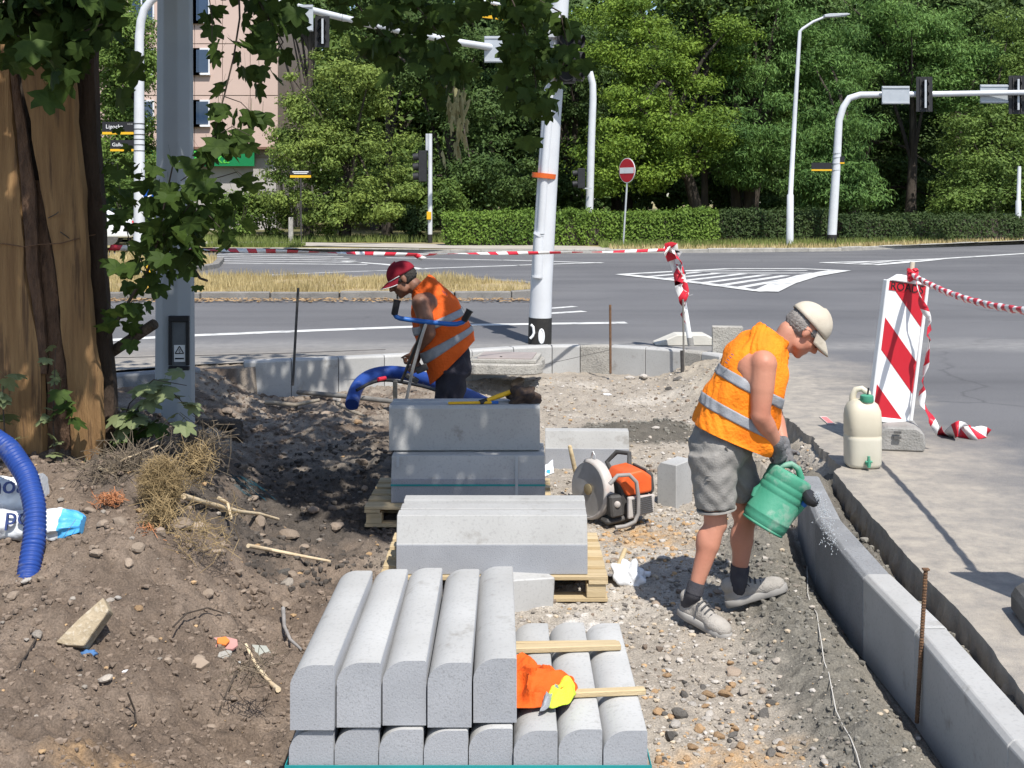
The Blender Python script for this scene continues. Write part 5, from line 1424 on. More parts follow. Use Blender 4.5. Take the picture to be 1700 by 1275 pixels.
# manhole slab
def manhole():
    c = Vector((-.07, 13.17, -.035)); rt = thing('manhole_slab', 'undermined concrete slab with a square iron cover beside the near white pole', 'manhole', c)
    mb = MB(); pts = []
    for k in range(26):
        a = 2 * pi * k / 26; r = 1 / max(abs(cos(a)), abs(sin(a))) ; r = min(r, 1.25)
        pts.append((.425 * r * cos(a) * random.uniform(.93, 1.04), .40 * r * sin(a) * random.uniform(.94, 1.03)))
    mb.prism(pts, c, Vector((1, -.12, 0)).normalized(), Vector((.12, 1, 0)).normalized(), (0, 0, 1), -.115, .0); s = mb.obj('slab', concrete_old, rt, bev=.012)
    R = Matrix.Rotation(-.12, 3, 'Z')
    MB().box(c + Vector((0.02, .0, .02)), (.70, .62, .04), R).obj('frame', concrete_old, rt, bev=.006)
    l = MB().box(c + Vector((.02, 0, .045)), (.60, .52, .016), R).obj('cover', pm('iron_pink_grey', (.34, .29, .27), (.28, .245, .23), 8, .7, .2, 90), rt, bev=.003)
    MB().box(c + Vector((-.05, -.18, .055)), (.025, .02, .012), R).obj('keyhole', dark_steel, l)
manhole()
# ------------------------------------------------------------------ barrier boards, tape, jerrican
def taper_board():
    P = lambda px, py, dd=0: W(px, py, 8.45 + dd)
    # corners of the board measured at its distance; it is turned a little and leans
    tl, tr_, br, bl = P(1472, 463, 0), P(1534, 474, .08), P(1513, 698, .04), P(1443, 692, -.04)
    b = Vector(((bl.x + br.x) / 2, 8.45, 0))
    rt = thing('barrier_board', 'red and white striped warning board on a grey foot, marked ROADS', 'barrier board', b)
    ex = (tr_ - tl + br - bl).normalized(); ez = (tl - bl + tr_ - br).normalized(); fy = ez.cross(ex).normalized() * -1
    fy = ex.cross(ez).normalized() * -1
    if fy.y > 0: fy = -fy
    c = (tl + tr_ + br + bl) / 4; w = ((tr_ - tl).length + (br - bl).length) / 2; h = ((tl - bl).length + (tr_ - br).length) / 2
    ez = (ez - ex * ez.dot(ex)).normalized()
    pl = MB(); pl.prism([(-w / 2, -h / 2), (w / 2, -h / 2), (w / 2, h / 2), (-w / 2, h / 2)], c, ex, ez, -fy, -.012, .012); pl.obj('panel', sign_white, rt)
    # raised white edge
    mb = MB()
    e = .012
    for s in (-1, 1): mb.prism([(s * w / 2 - e, -h / 2), (s * w / 2 + e, -h / 2), (s * w / 2 + e, h / 2), (s * w / 2 - e, h / 2)], c, ex, ez, fy, -.025, .03)
    mb.prism([(-w / 2 + e, -h / 2 - .03), (w / 2 - e, -h / 2 - .03), (w / 2 - e, -h / 2 + .006), (-w / 2 + e, -h / 2 + .006)], c, ex, ez, fy, -.025, .028)
    mb.prism([(-w / 2 + e, h / 2 - .004), (w / 2 - e, h / 2 - .004), (w / 2 - .07, h / 2 + .045), (-w / 2 + .09, h / 2 + .05)], c, ex, ez, fy, -.025, .028)
    mb.obj('frame', can_poly if False else sign_white, rt, bev=.006)
    # red stripes, clipped to the board
    def clip(poly, x0, x1, z0, z1):
        for ax, v, s in ((0, x0, 1), (0, x1, -1), (1, z0, 1), (1, z1, -1)):
            out = []
            for i in range(len(poly)):
                a, b_ = poly[i], poly[(i + 1) % len(poly)]
                ia = s * (a[ax] - v) >= 0; ib = s * (b_[ax] - v) >= 0
                if ia: out.append(a)
                if ia != ib:
                    t = (v - a[ax]) / (b_[ax] - a[ax]); out.append((a[0] + t * (b_[0] - a[0]), a[1] + t * (b_[1] - a[1])))
            poly = out
            if not poly: break
        return poly
    xi, zi = w / 2 - e, h / 2 - .006
    sl_ = -.97
    for z0, th in ((h / 2 + sl_ * w / 2, .23), (h / 2 - .48 + sl_ * w / 2, .23), (h / 2 - .955 + sl_ * w / 2, .23)):
        poly = [(-.5, z0 - .5 * sl_), (.5, z0 + .5 * sl_), (.5, z0 + th + .5 * sl_), (-.5, z0 + th - .5 * sl_)]
        q = clip(poly, -xi, xi, -zi, zi)
        if len(q) > 2:
            mb = MB(); mb.prism(q, c, ex, ez, fy, .012, .0145); mb.obj('red_stripe', sign_red, rt)
    mb = MB(); mb.prism([(-xi, zi - .065), (xi, zi - .065), (xi, zi), (-xi, zi)], c, ex, ez, fy, .0145, .0165); mb.obj('head_band', sign_red, rt)
    text('lettering', 'ROADS', .082, sign_black, frame(c + ez * (zi - .034) + fy * .0185, ex, ez), rt, .001)
    mb = MB(); k = c + ez * (h / 2 + .04) + ex * .03; mb.tube([k, k + ez * .11], .018, 12); mb.obj('top_peg', can_poly, rt, smooth=True)
    # foot
    f0 = G(1486, 752, 0); R = Matrix.Rotation(-.25, 3, 'Z')
    ft = MB(); ft.prism([(-.15, 0), (.15, 0), (.16, .05), (.15, .13), (.10, .165), (-.10, .165), (-.15, .13)], Vector((b.x + .04, 8.40, .0)), Vector((1, -.2, 0)).normalized(), (0, 0, 1), Vector((.2, 1, 0)).normalized(), -.19, .28)
    f = ft.obj('foot', foot_grey, rt, bev=.012)
    for x, z in ((-.03, .135), (-.03, .10)):
        MB().box(Vector((b.x + .0 + x, 8.20, z)), (.05, .012, .016), Matrix.Rotation(-.2, 3, 'Z')).obj('slot', rubber_dark, f)
    mb = MB(); mb.tube([Vector((b.x + .02, 8.44, .13)), c - ez * (h / 2 + .0)], .02, 10); mb.obj('socket', rubber_dark, rt)
    return c + ez * (h / 2 + .06) + ex * .03
board_top = taper_board()
def second_board():
    b = Vector((2.50, 4.80, 0)); rt = thing('barrier_board', 'warning board at the bottom right edge, only its dark foot in view', 'barrier board', b)
    mb = MB(); mb.prism([(-.42, 0), (.42, 0), (.42, .10), (.36, .14), (-.36, .14), (-.42, .10)], b, Vector((1, -.15, 0)).normalized(), (0, 0, 1), Vector((.15, 1, 0)).normalized(), -.17, .17); mb.obj('foot', rubber_dark, rt, bev=.02)
    MB().box(b + Vector((.0, 0, .73)), (.28, .03, 1.05)).obj('panel', sign_white, rt, bev=.004)
    for k in (-.3, .05, .4):
        mb = MB(); mb.prism([(-.13, k - .12), (.13, k - .36), (.13, k - .12), (-.13, k + .1)], b + Vector((0, -.017, .73)), (1, 0, 0), (0, 0, 1), (0, -1, 0), 0, .003); mb.obj('red_stripe', sign_red, rt)
    mb = MB(); mb.tube([b + Vector((0, 0, 1.2)), b + Vector((0, 0, 1.36))], .018, 10); mb.obj('top_peg', can_poly, rt)
    return b + Vector((0, 0, 1.28))
b2 = second_board()
def rope_tape(label, a, b, r, sag, turns, pitch):
    a = Vector(a); b = Vector(b); L_ = (b - a).length; n = int(L_ / .012); k = 10; t = (b - a).normalized(); u = t.cross(Vector((0, 0, 1))).normalized(); v = u.cross(t)
    vs = []; fs = []; mi = []
    for i in range(n + 1):
        s = i / n; p = a.lerp(b, s) + Vector((0, 0, -4 * sag * s * (1 - s)))
        for j in range(k):
            q = 2 * pi * j / k; w = r * (1 + .16 * cos(2 * q - turns * s * L_) + .06 * sin(3 * q + 50 * s))
            vs.append(p + (u * cos(q) + v * sin(q)) * w)
            if i < n: fs.append((i * k + j, i * k + (j + 1) % k, (i + 1) * k + (j + 1) % k, (i + 1) * k + j)); mi.append(int(math.floor((s * L_ / pitch + j / k) * 2)) % 2)
    mb = MB(); mb.v = [tuple(q) for q in vs]; mb.f = fs; mb.m = mi
    return tag(mb.obj('barrier_tape', [tape_red, tape_white], smooth=True), label, 'barrier tape', 'red and white barrier tape')

def tape(label, pts, w=.075, twist=0, period=.22, sag=0, nx=None, phase=0, up0=Vector((0, 0, 1)), crumple=0):
    """barrier tape ribbon: red and white pieces as faces of one band"""
    pts = [Vector(p) for p in pts]; fine = lerp_path(pts, .012 if abs(twist) > 8 else .03)
    tot = sum((b - a).length for a, b in zip(fine[:-1], fine[1:])); s = 0
    vs = []; fs = []; mi = []
    N = len(fine)
    prev = up0
    for i, p in enumerate(fine):
        t = (fine[min(i + 1, N - 1)] - fine[max(i - 1, 0)]).normalized()
        if i: s += (p - fine[i - 1]).length
        u = up0 - t * up0.dot(t)
        if u.length < .05: u = Vector((1, 0, 0)) - t * t.x
        u.normalize(); v = t.cross(u)
        a = twist * s + crumple * sin(s * 17 + phase * 3)
        d_ = u * cos(a) + v * sin(a)
        dz = Vector((0, 0, -sag * 4 * (s / tot) * (1 - s / tot))) if sag else Vector((0, 0, 0))
        skew = t * w * .35
        vs += [p + dz + d_ * w / 2 + skew, p + dz - d_ * w / 2 - skew]
        if i: fs.append((2 * i - 2, 2 * i - 1, 2 * i + 1, 2 * i)); mi.append(int((s + phase) / (period / 2)) % 2)
    me = bpy.data.meshes.new('barrier_tape'); me.from_pydata([tuple(v) for v in vs], [], fs)
    me.materials.append(tape_red); me.materials.append(tape_white); me.polygons.foreach_set('material_index', mi)
    for p in me.polygons: p.use_smooth = True
    o = mobj('barrier_tape', me); m = o.modifiers.new('t', 'SOLIDIFY'); m.thickness = .002; m.offset = 0
    return tag(o, label, 'barrier tape', 'red and white barrier tape')
rope_tape('twisted red and white tape running from the striped board out to the right', board_top + Vector((.0, -.02, 0)), b2 + Vector((0, 0, .02)), .019, .10, 30, .13)
# knot and loose end hanging down the right of the board
q = board_top
hang = [q + Vector((.0, -.05, .02)), W(1530, 500, 8.35), W(1541, 530, 8.33), W(1543, 560, 8.32), W(1538, 605, 8.33), W(1530, 645, 8.33), W(1532, 668, 8.3), W(1545, 695, 8.28), W(1557, 716, 8.22)]
tape('loose tape end hanging from the striped board to the asphalt', hang, .055, 2.2, .20, 0, crumple=.5)
g0 = [G(1557, 716, .03), G(1572, 722, .02), G(1590, 712, .09), G(1605, 708, .05), G(1592, 720, .02), G(1612, 719, .05), G(1640, 718, .02)]
tape('crumpled tape lying on the asphalt right of the striped board', g0, .10, 3.0, .19, 0, crumple=.9)
kn = MB()
for k in range(5):
    a = k * 1.2; kn.tube([q + Vector((.03 * cos(a + t), -.035 + .03 * sin(a + t), -.03 + .015 * k + .01 * sin(3 * t))) for t in np.linspace(0, 5.0, 12)], .012, 6)
tag(kn.obj('tape_knot', tape_red, smooth=True), 'red tape knot tied to the peg of the striped board', 'barrier tape', 'red and white barrier tape')

# the leaning white post in a foot
def leaning_post():
    P = lambda px, py: W(px, py, 13.75)
    b = P(1146, 575); rt = thing('barrier_post', 'leaning white post in a pale foot, wrapped in barrier tape', 'barrier post', (b.x, b.y, 0))
    mb = MB(); mb.tube([P(1145.5, 566), P(1138, 520), P(1128, 470), P(1120, 447), P(1112, 418), P(1108, 405)], [.032, .032, .032, .034, .04, .03], 14); mb.obj('post', sign_white, rt, smooth=True)
    mb = MB(); mb.tube([P(1147, 574) , P(1145.2, 560)], .037, 12); mb.obj('sleeve', foot_grey, rt)
    c = Vector((W(1137, 0, 14.2).x, 14.28, 0)); mb = MB(); mb.prism([(-.36, 0), (.34, 0), (.34, .08), (.24, .13), (-.10, .13), (-.36, .02)], c, (1, 0, 0), (0, 0, 1), (0, 1, 0), -.16, .16); mb.obj('foot', pm('pale_foot', (.56, .54, .48), (.48, .46, .41), 6, .85, .2, 60), rt, bev=.015)
    return P(1112, 414)
lp = leaning_post()
P = lambda px, py, d=13.65: W(px, py, d)
tape('bunched red and white tape wound round the leaning post', [P(1104, 416), P(1116, 406), P(1122, 420), P(1108, 424), P(1106, 412), P(1120, 415), P(1128, 430), P(1132, 448), P(1126, 462), P(1131, 480), P(1136, 497), P(1137, 515), P(1134, 530)], .13, 3.5, .26, 0, crumple=.8)
tape('tape end sticking out right of the leaning post', [P(1128, 440), P(1134, 462), P(1138, 478), P(1139, 492), P(1146, 490)], .07, 2.5, .22, 0, crumple=.5)
tape('long taut tape strung across the scene from the tree guard to the leaning post', [W(182, 411, 7.4), W(450, 417, 9.5), W(620, 421, 10.9), W(705, 423.5, 11.5), W(760, 421, 11.9), W(890, 420, 12.7), W(1010, 418, 13.3), W(1106, 415, 13.65)], .036, 1.6, .30, 0)
tape('little tape end dangling from the middle of the long tape', [W(691, 423, 11.4), W(697, 427, 11.4), W(704, 430, 11.4)], .05, 2, .1)

def jerrican():
    c = G(1441, 781, 0); b = Vector((c.x, c.y + .12, 0)); s = c.y / F      # metres per photo pixel
    rt = thing('water_canister', 'milky plastic water canister with a green cap and a green tap', 'canister', b)
    prof = [(.0, .002), (.105, .002), (.118, .012), (.122, .03), (.124, .18), (.124, .2), (.121, .205), (.121, .215), (.124, .22), (.123, .33), (.118, .37), (.10, .41), (.07, .432), (.05, .44)]
    mb = MB(); n = 28; vs = []; fs = []
    for r, h in prof:
        for k in range(n):
            a = 2 * pi * k / n; ex_ = .62
            cx = abs(cos(a)) ** ex_ * (1 if cos(a) >= 0 else -1); sy = abs(sin(a)) ** ex_ * (1 if sin(a) >= 0 else -1)
            q_ = max(.001, r); vs.append(b + Vector((q_ * cx * .93, q_ * sy * .85, h)))
    for i in range(len(prof) - 1):
        for k in range(n): k2 = (k + 1) % n; fs.append((i * n + k, i * n + k2, (i + 1) * n + k2, (i + 1) * n + k))
    fs.append(tuple((len(prof) - 1) * n + k for k in range(n)))
    mb.add(vs, fs); mb.m = [1 if min(vs[i].z for i in f) < .20 else 0 for f in mb.f]; mb.obj('body', [can_poly, can_full], rt, smooth=True)
    MB().lathe([(.036, .40), (.036, .435), (.034, .437), (.034, .447)], b + Vector((.015, -.045, .0)), None, 20).obj('neck', can_poly, rt, smooth=True)
    cp = MB().lathe([(.042, .430), (.044, .437), (.042, .47), (.03, .476)], b + Vector((.015, -.045, 0)), None, 20).obj('cap', can_green, rt, smooth=True)
    mb = MB(); mb.tube([b + Vector((.02, -.045, .47)), b + Vector((.026, -.045, .52))], .006, 8); mb.obj('vent', black_plastic, cp)
    mb = MB(); h0 = b + Vector((-.055, .03, .38)); mb.tube([h0, h0 + Vector((.0, 0, .08)), h0 + Vector((.02, 0, .118)), h0 + Vector((.055, -.01, .125)), h0 + Vector((.09, -.02, .10)), h0 + Vector((.10, -.02, .05))], [.024, .022, .02, .02, .022, .024], 12); mb.obj('handle', can_poly, rt, smooth=True)
    mb = MB(); t0 = b + Vector((.0, -.108, .045)); mb.tube([t0, t0 + Vector((0, -.03, 0))], .016, 12); mb.tube([t0 + Vector((0, -.03, .03)), t0 + Vector((0, -.032, -.022))], .011, 10); mb.tube([t0 + Vector((-.022, -.03, .014)), t0 + Vector((.022, -.03, .014))], .008, 8); mb.tube([t0 + Vector((0, -.03, .03)), t0 + Vector((0, -.03, .05))], .01, 8)
    mb.obj('tap', can_green, rt, smooth=True)
jerrican()
c = G(1373, 698, .004); mb = MB(); mb.box((0, 0, .004), (.055, .30, .006)); 
o = mb.obj('ruler', pm('ruler_white', (.66, .58, .54), (.60, .50, .47), 6, .6), None); o.location = (c.x, c.y, .002); o.rotation_euler = (.0, 0, -.05); tag(o, 'short white ruler with red marks lying on the asphalt edge', 'ruler')
for k in range(12):
    MB().box((0.0, -.13 + k * .022, .0078), (.045 if k % 3 else .05, .007, .0012)).obj('tick_mark', tape_red, o)

# ------------------------------------------------------------------ concrete saw
def saw():
    s = 7.75 / F; Pq = lambda px, py, dd=0: W(px, py, 7.75 + dd)
    b = Pq(1012, 858); rt = thing('concrete_saw', 'dusty orange petrol disc cutter lying on the gravel', 'disc cutter', (b.x, b.y, -.36))
    # blade: faces left towards the camera
    ax = Vector((-.80, -.60, .06)).normalized(); zz = Vector((0, 0, 1)); sx = zz.cross(ax).normalized(); uz = ax.cross(sx)
    B = Matrix((sx, uz, ax)).transposed()
    c = Pq(978, 812)
    MB().lathe([(.175, -.002), (.175, .002)], c, B, 40).obj('blade', steel, rt)
    MB().lathe([(.035, .004), (.035, .016), (.02, .022)], c, B, 20).obj('flange', pm('brass', (.42, .34, .2), (.36, .29, .17), 20, .4, metal=.6), rt, smooth=True)
    # guard: drum segment over the top and right of the blade
    mb = MB(); N_ = 22; vs = []; fs = []
    for i in range(N_ + 1):
        a = radians(-78 + 205 * i / N_); ca, sa = cos(a), sin(a)
        for r, h in ((.10, .035), (.178, .030), (.195, .012), (.195, -.045), (.178, -.055), (.03, -.055)):
            vs.append(c + B @ Vector((r * sa if False else r * cos(a - radians(25)), r * sin(a - radians(25)), h)))
    m6 = 6
    for i in range(N_):
        for k in range(m6 - 1):
            if k == 0 : continue
            fs.append((i * m6 + k, i * m6 + k + 1, (i + 1) * m6 + k + 1, (i + 1) * m6 + k))
    mb.add(vs, fs); g = mb.obj('blade_guard', saw_grey, rt, smooth=True); md = g.modifiers.new('t', 'SOLIDIFY'); md.thickness = .005
    mb = MB(); k0 = c + uz * .19 - ax * .02; mb.tube([k0 + sx * -.015, k0 + uz * .04 - sx * .01, k0 + uz * .05, k0 + uz * .03 + sx * .02, k0 + sx * .02], .006, 8); mb.obj('guard_lever', steel, g, smooth=True)
    # arm and engine
    e = -ax
    c1 = c + e * .055
    mb = MB(); mb.prism([(-.06, -.05), (.12, -.11), (.22, -.11), (.22, .03), (.10, .075), (-.06, .05)], c1 + e * .03, Vector((.85, -.1, 0)).normalized(), zz, e, -.03, .03)
    mb.obj('belt_arm', saw_grey, rt, bev=.012)
    ec = Pq(1043, 815, -.02); R = Matrix.Rotation(.35, 3, 'Z') @ Matrix.Rotation(-.1, 3, 'Y')
    mb = MB(); mb.box(ec + Vector((0, .02, -.005)), (.20, .22, .24), R); mb.obj('engine_block', saw_dark, rt, bev=.02, seg=2)
    hx_ = R @ Vector((1, 0, 0)); hy_ = R @ Vector((0, 1, 0)); hz_ = R @ Vector((0, 0, 1))
    mb = MB(); mb.prism([(-.06, .0), (.115, .0), (.125, .10), (.06, .155), (-.05, .15), (-.10, .10)], ec, hx_, hz_, hy_, -.12, .13); mb.obj('engine_cover', saw_orange, rt, bev=.02, seg=3, smooth=True)
    mb = MB(); mb.prism([(.115, -.03), (.145, .0), (.145, .11), (.10, .15), (.09, .1)], ec, hx_, hz_, hy_, -.10, .12); mb.obj('end_cap', saw_dark, rt, bev=.01)
    mb = MB(); mb.prism([(-.085, -.135), (.10, -.125), (.12, -.01), (-.07, .005)], ec, hx_, hz_, hy_, -.150, -.118); sh = mb.obj('starter_cover', saw_grey, rt, bev=.012, seg=2)
    for k in range(9):
        z_ = -.115 + k * .0125; mb = MB(); mb.box(ec + hx_ * .022 + hz_ * z_ - hy_ * .152, (.14, .006, .0052), R); mb.obj('cooling_slot', saw_dark, sh)
    mb = MB(); mb.prism([(-.19, -.115), (-.10, -.115), (-.10, .02), (-.19, .03)], ec, hx_, hz_, hy_, -.13, -.05); mf = mb.obj('exhaust', saw_dark, rt, bev=.012)
    MB().ell(ec - hx_ * .145 - hy_ * .132 - hz_ * .03, (.022, .012, .022)).obj('exhaust_port', saw_grey, mf, smooth=True)
    mb = MB(); mb.prism([(-.22, -.165), (.0, -.165), (.0, -.125), (-.22, -.125)], ec, hx_, hz_, hy_, -.10, .06); mb.obj('fuel_tank', saw_dark, rt, bev=.015)
    mb = MB(); mb.tube([ec + hx_ * a_ + hz_ * b_ - hy_ * .17 for a_, b_ in ((-.20, .12), (-.14, .165), (-.06, .155), (-.015, .10), (-.01, .0), (-.02, -.10), (-.05, -.15), (-.12, -.165), (-.19, -.16))], .013, 12); mb.obj('front_handle', pm('handle_grey', (.22, .215, .21), (.3, .28, .26), 14, .55), rt, smooth=True)
    mb = MB(); mb.tube([ec + hx_ * a_ + hz_ * b_ + hy_ * c_ for a_, b_, c_ in ((.06, .13, .08), (.10, .2, .15), (.05, .2, .24), (-.02, .14, .26), (.0, .05, .2))], .016, 10); mb.obj('rear_handle', saw_dark, rt, smooth=True)
saw()
def handle_tool(label, a, b, r, mat=wood_raw):
    mb = MB(); a = Vector(a); b = Vector(b); mb.tube([a, a.lerp(b, .3), a.lerp(b, .7), b, b + (b - a).normalized() * .006], [r * .8, r * 1.05, r, r * .9, r * .6], 10); return mb
def hammer():
    a = W(958, 795, 8.3); b = W(946, 741, 8.25); rt = thing('hammer', 'wooden-handled hammer standing against the blade guard of the saw', 'hammer', (a.x, a.y, -.36))
    handle_tool('', a, b, .016).obj('handle', wood_raw, rt, smooth=True)
    mb = MB(); mb.box(a + Vector((0, .0, -.06)), (.05, .05, .11), Matrix.Rotation(-.2, 3, 'Y')); mb.tube([a + Vector((0, 0, -.01)), a + Vector((.001, 0, .03))], .022, 10); mb.obj('head', dark_steel, rt, bev=.006)
hammer()
def trowel():
    a = G(1020, 962, -.34); b = W(1038, 912, a.y + .05)
    mb = handle_tool('', a + Vector((0, 0, .02)), b, .014); rt = thing('trowel', 'wooden tool handle sticking up beside the white plastic bag', 'trowel', (a.x, a.y, -.36))
    mb.obj('handle', wood_raw, rt, smooth=True)
    mb = MB(); mb.prism([(-.03, 0), (.03, 0), (.045, -.12), (0, -.17), (-.045, -.12)], a + Vector((0, 0, .02)), Vector((1, .3, 0)).normalized(), Vector((.2, -.9, .25)).normalized(), Vector((0, .2, 1)).normalized(), 0, .003); mb.obj('blade', steel, rt)
trowel()
# crumpled plastic
def crumple(name, label, cat, c, r, mat, seed, amp=.35, flat=1.0, extra=None, rot=0, sub=4, lo=2, hi=6):
    bm = bmesh.new(); bmesh.ops.create_icosphere(bm, subdivisions=sub, radius=1); rr = random.Random(seed)
    dirs = [(Vector((rr.gauss(0, 1), rr.gauss(0, 1), rr.gauss(0, 1))).normalized(), rr.uniform(lo, hi), rr.uniform(0, 6)) for _ in range(14)]
    for v in bm.verts:
        n = v.co.normalized(); h = 2.2 * (sum(abs(sin(n.dot(d) * k + p)) for d, k, p in dirs) / len(dirs) - .64)
        v.co = n * (1 + amp * 2 * h)
        v.co = Vector((v.co.x * r[0], v.co.y * r[1], max(v.co.z, -.72) * r[2]))
    me = bpy.data.meshes.new(name); bm.to_mesh(me); bm.free()
    me.materials.append(mat); me.transform(Matrix.Translation(c) @ Matrix.Rotation(rot, 4, 'Z'))
    for p in me.polygons: p.use_smooth = True
    o = mobj(name, me); return tag(o, label, cat)
p = G(1045, 965, -.35); crumple('plastic_bag', 'crumpled white plastic bag on the gravel by the middle pallet', 'plastic bag', (p.x, p.y, -.325), (.085, .065, .085), sack_white, 3, .5, lo=1.5, hi=7)
p = G(1065, 955, -.35); mb = MB(); mb.box((p.x, p.y, -.34), (.10, .05, .02), Matrix.Rotation(-.3, 3, 'Z')); tag(mb.obj('paper_scrap', sack_white, bev=.004), 'flat white scrap beside the crumpled bag', 'scrap')
def torn_sack():
    p = G(888, 815, -.36); rt = thing('torn_sack', 'torn white and blue sack lying between the far stack and the saw', 'sack', (p.x, p.y, -.35))
    n = 14; vs = []; fs = []
    for i in range(n + 1):
        for j in range(8):
            u, v = i / n, j / 7
            x = (u - .5) * .27; y = (v - .5) * .20 + .02 * sin(u * 7); z = .055 + .10 * u * (1 - .3 * v) + .022 * sin(u * 11 + v * 3) * sin(v * 7) + .06 * v
            vs.append(Vector((p.x + x, p.y + y + .02, -.36 + z)))
    for i in range(n):
        for j in range(7): fs.append((i * 8 + j, (i + 1) * 8 + j, (i + 1) * 8 + j + 1, i * 8 + j + 1))
    o = MB().add(vs, fs).obj('sheet', sack_white, rt, smooth=True); m = o.modifiers.new('t', 'SOLIDIFY'); m.thickness = .006
    for k, (u, v, w_) in enumerate(((.62, .35, .05), (.75, .3, .03), (.7, .6, .06), (.4, .4, .03), (.88, .4, .025))):
        i, j = int(u * n), int(v * 7); q = vs[i * 8 + j]; MB().box(q + Vector((0, -.012, .012)), (w_, .03, .006), Matrix.Rotation(.9, 3, 'X') @ Matrix.Rotation(-.3, 3, 'Y')).obj('print', print_navy if k < 3 else sack_blue, rt)
torn_sack()
# level and cap on the far stack
zt = zf + .304 + .299
p = W(742, 674, 7.93)
def level():
    a = Vector((-.40, 7.93, zt + .012)); b = Vector((-.02, 8.05, zt + .03)); rt = thing('spirit_level', 'yellow spirit level lying on the far kerb stack', 'spirit level', a)
    a1 = Vector((-.425, 7.90, zt + .010)); b1 = Vector((-.13, 7.93, zt + .010)); e = b1 - a1
    mb = MB(); mb.box((a1 + b1) / 2, (e.length, .02, .016), Matrix.Rotation(math.atan2(e.y, e.x), 3, 'Z')); mb.obj('body', sign_yellow, rt, bev=.003)
    mb = MB(); mb.box(a1 + e * 1.0 + Vector((.015, 0, 0)), (.05, .021, .017)); mb.obj('end_cap', blue_metal, rt, bev=.002)
level()
def saw_tool():
    a = Vector((-.17, 7.94, zt + .02)); b = Vector((.02, 8.02, zt + .075)); rt = thing('rubber_mallet', 'yellow-handled tool resting on the dark cap on the far stack', 'hand tool', a)
    mb = MB(); mb.tube([a, a.lerp(b, .5), b], [.014, .017, .016], 10); mb.obj('handle', sign_yellow, rt, smooth=True)
    mb = MB(); mb.tube([a - (b - a).normalized() * .05, a], [.02, .018], 10); mb.obj('collar', black_plastic, rt)
saw_tool()
crumple('work_gloves', 'dark crumpled gloves or cap at the right end of the far stack', 'gloves', (.075, 7.99, zt + .035), (.115, .075, .060), pm('dark_knit', (.035, .028, .03), (.085, .055, .035), 50, .95, .6, 150), 9, .5, lo=1.5, hi=6)

# orange vest thrown on the front stack
def vest_cloth():
    c = Vector((.065, 4.22, zl)); rt = thing('safety_vest', 'orange safety vest with a yellow flash thrown over the front stack', 'vest', c)
    def cloth(name, mat, cx, cy, wx, wy, seed, hgt, rot=0.0, parent=rt):
        n, m = 36, 96; vs = [Vector((cx, cy, zl + .01 + hgt * .5))]; fs = []
        for i in range(1, n + 1):
            r = i / n
            for j in range(m):
                a = 2 * pi * j / m; edge = 1 + .13 * sin(2 * a + seed) + .09 * sin(3 * a + seed * 2) + .04 * sin(7 * a + seed)
                u, v = r * cos(a), r * sin(a); x = u * wx * edge; y = v * wy * edge
                w1 = sin(4.6 * u + 2.0 * sin(2.6 * v + seed) + seed); w2 = sin(5.2 * v + 1.9 * sin(2.4 * u - seed) + 2 * seed); w3 = sin(9 * (u - .6 * v) + 2 * sin(3 * v + seed))
                fx, fy = (cx + x) * 8.5 + seed * 7, (cy + y) * 7.5 + seed * 3
                rg_ = (1 - abs(float(fbm(fx + 1.2 * float(fbm(fy, fx, 3, 2)), fy, 9, 2)))) ** 2.2
                z = .008 + hgt * (.10 + .85 * rg_ + .05 * w3) * (1 - .80 * r ** 3)
                vs.append(Vector((cx + x * cos(rot) - y * sin(rot), cy + x * sin(rot) + y * cos(rot), zl + max(.004, z))))
        for j in range(m): fs.append((0, 1 + j, 1 + (j + 1) % m))
        for i in range(n - 1):
            for j in range(m): j2 = (j + 1) % m; fs.append((1 + i * m + j, 1 + (i + 1) * m + j, 1 + (i + 1) * m + j2, 1 + i * m + j2))
        o = MB().add(vs, fs).obj(name, mat, parent, smooth=True); o.modifiers.new('t', 'SOLIDIFY').thickness = .004
        return o
    cloth('body', hiviz, .085, 4.23, .125, .165, 1.3, .085, .25)
    cloth('shoulder', hiviz, .045, 4.48, .045, .10, 2.1, .030, .1)
    cloth('fold', hiviz, .125, 4.27, .075, .07, 3.7, .075, -.5)
    cloth('yellow_flash', hiviz_yellow, .175, 4.165, .045, .095, 4.1, .075, -.5)
    cloth('yellow_flash', reflect, .142, 4.125, .016, .085, 5.2, .068, -.55)
    mb = MB(); q = Vector((.205, 4.27, zl + .035)); mb.tube([q + Vector((.016 * cos(t), .012 * sin(t), .006 * sin(t))) for t in np.linspace(0, 2 * pi, 12)[:-1]], .005, 6, closed=True); mb.obj('loop', hiviz, rt)
vest_cloth()

# ------------------------------------------------------------------ stakes, rods, strings
def rebar(label, a, b, r, mat, ribs=False, cap=None):
    rt = thing('rebar_stake', label, 'stake', b)
    a = Vector(a); b = Vector(b); mb = MB()
    n = max(2, int((a - b).length / .006)) if ribs else 2
    if ribs: mb.tube([b.lerp(a, i / n) for i in range(n + 1)], [r * (1.16 if i % 2 else .9) for i in range(n + 1)], 8)
    else: mb.tube([b, a], r, 10)
    mb.obj('rod', mat, rt, smooth=False)
    if cap: q = MB(); q.box(a, (r * 3, r * 2.6, .006)); q.obj('cut_end', mat, rt)
rebar('rusty twisted rebar stake beside the laid kerb at right', W(1537, 945, 4.70), W(1522, 1200, 4.74), .0085, rust, True, True)
rebar('thin dark steel stake at the left end of the far kerbs', W(495, 478, 12.5), W(486, 640, 12.5), .014, dark_steel)
rebar('rusty steel stake in front of the far kerbs behind the pit', W(1013, 506, 13.4), W(1013.5, 620, 13.4), .014, rust)
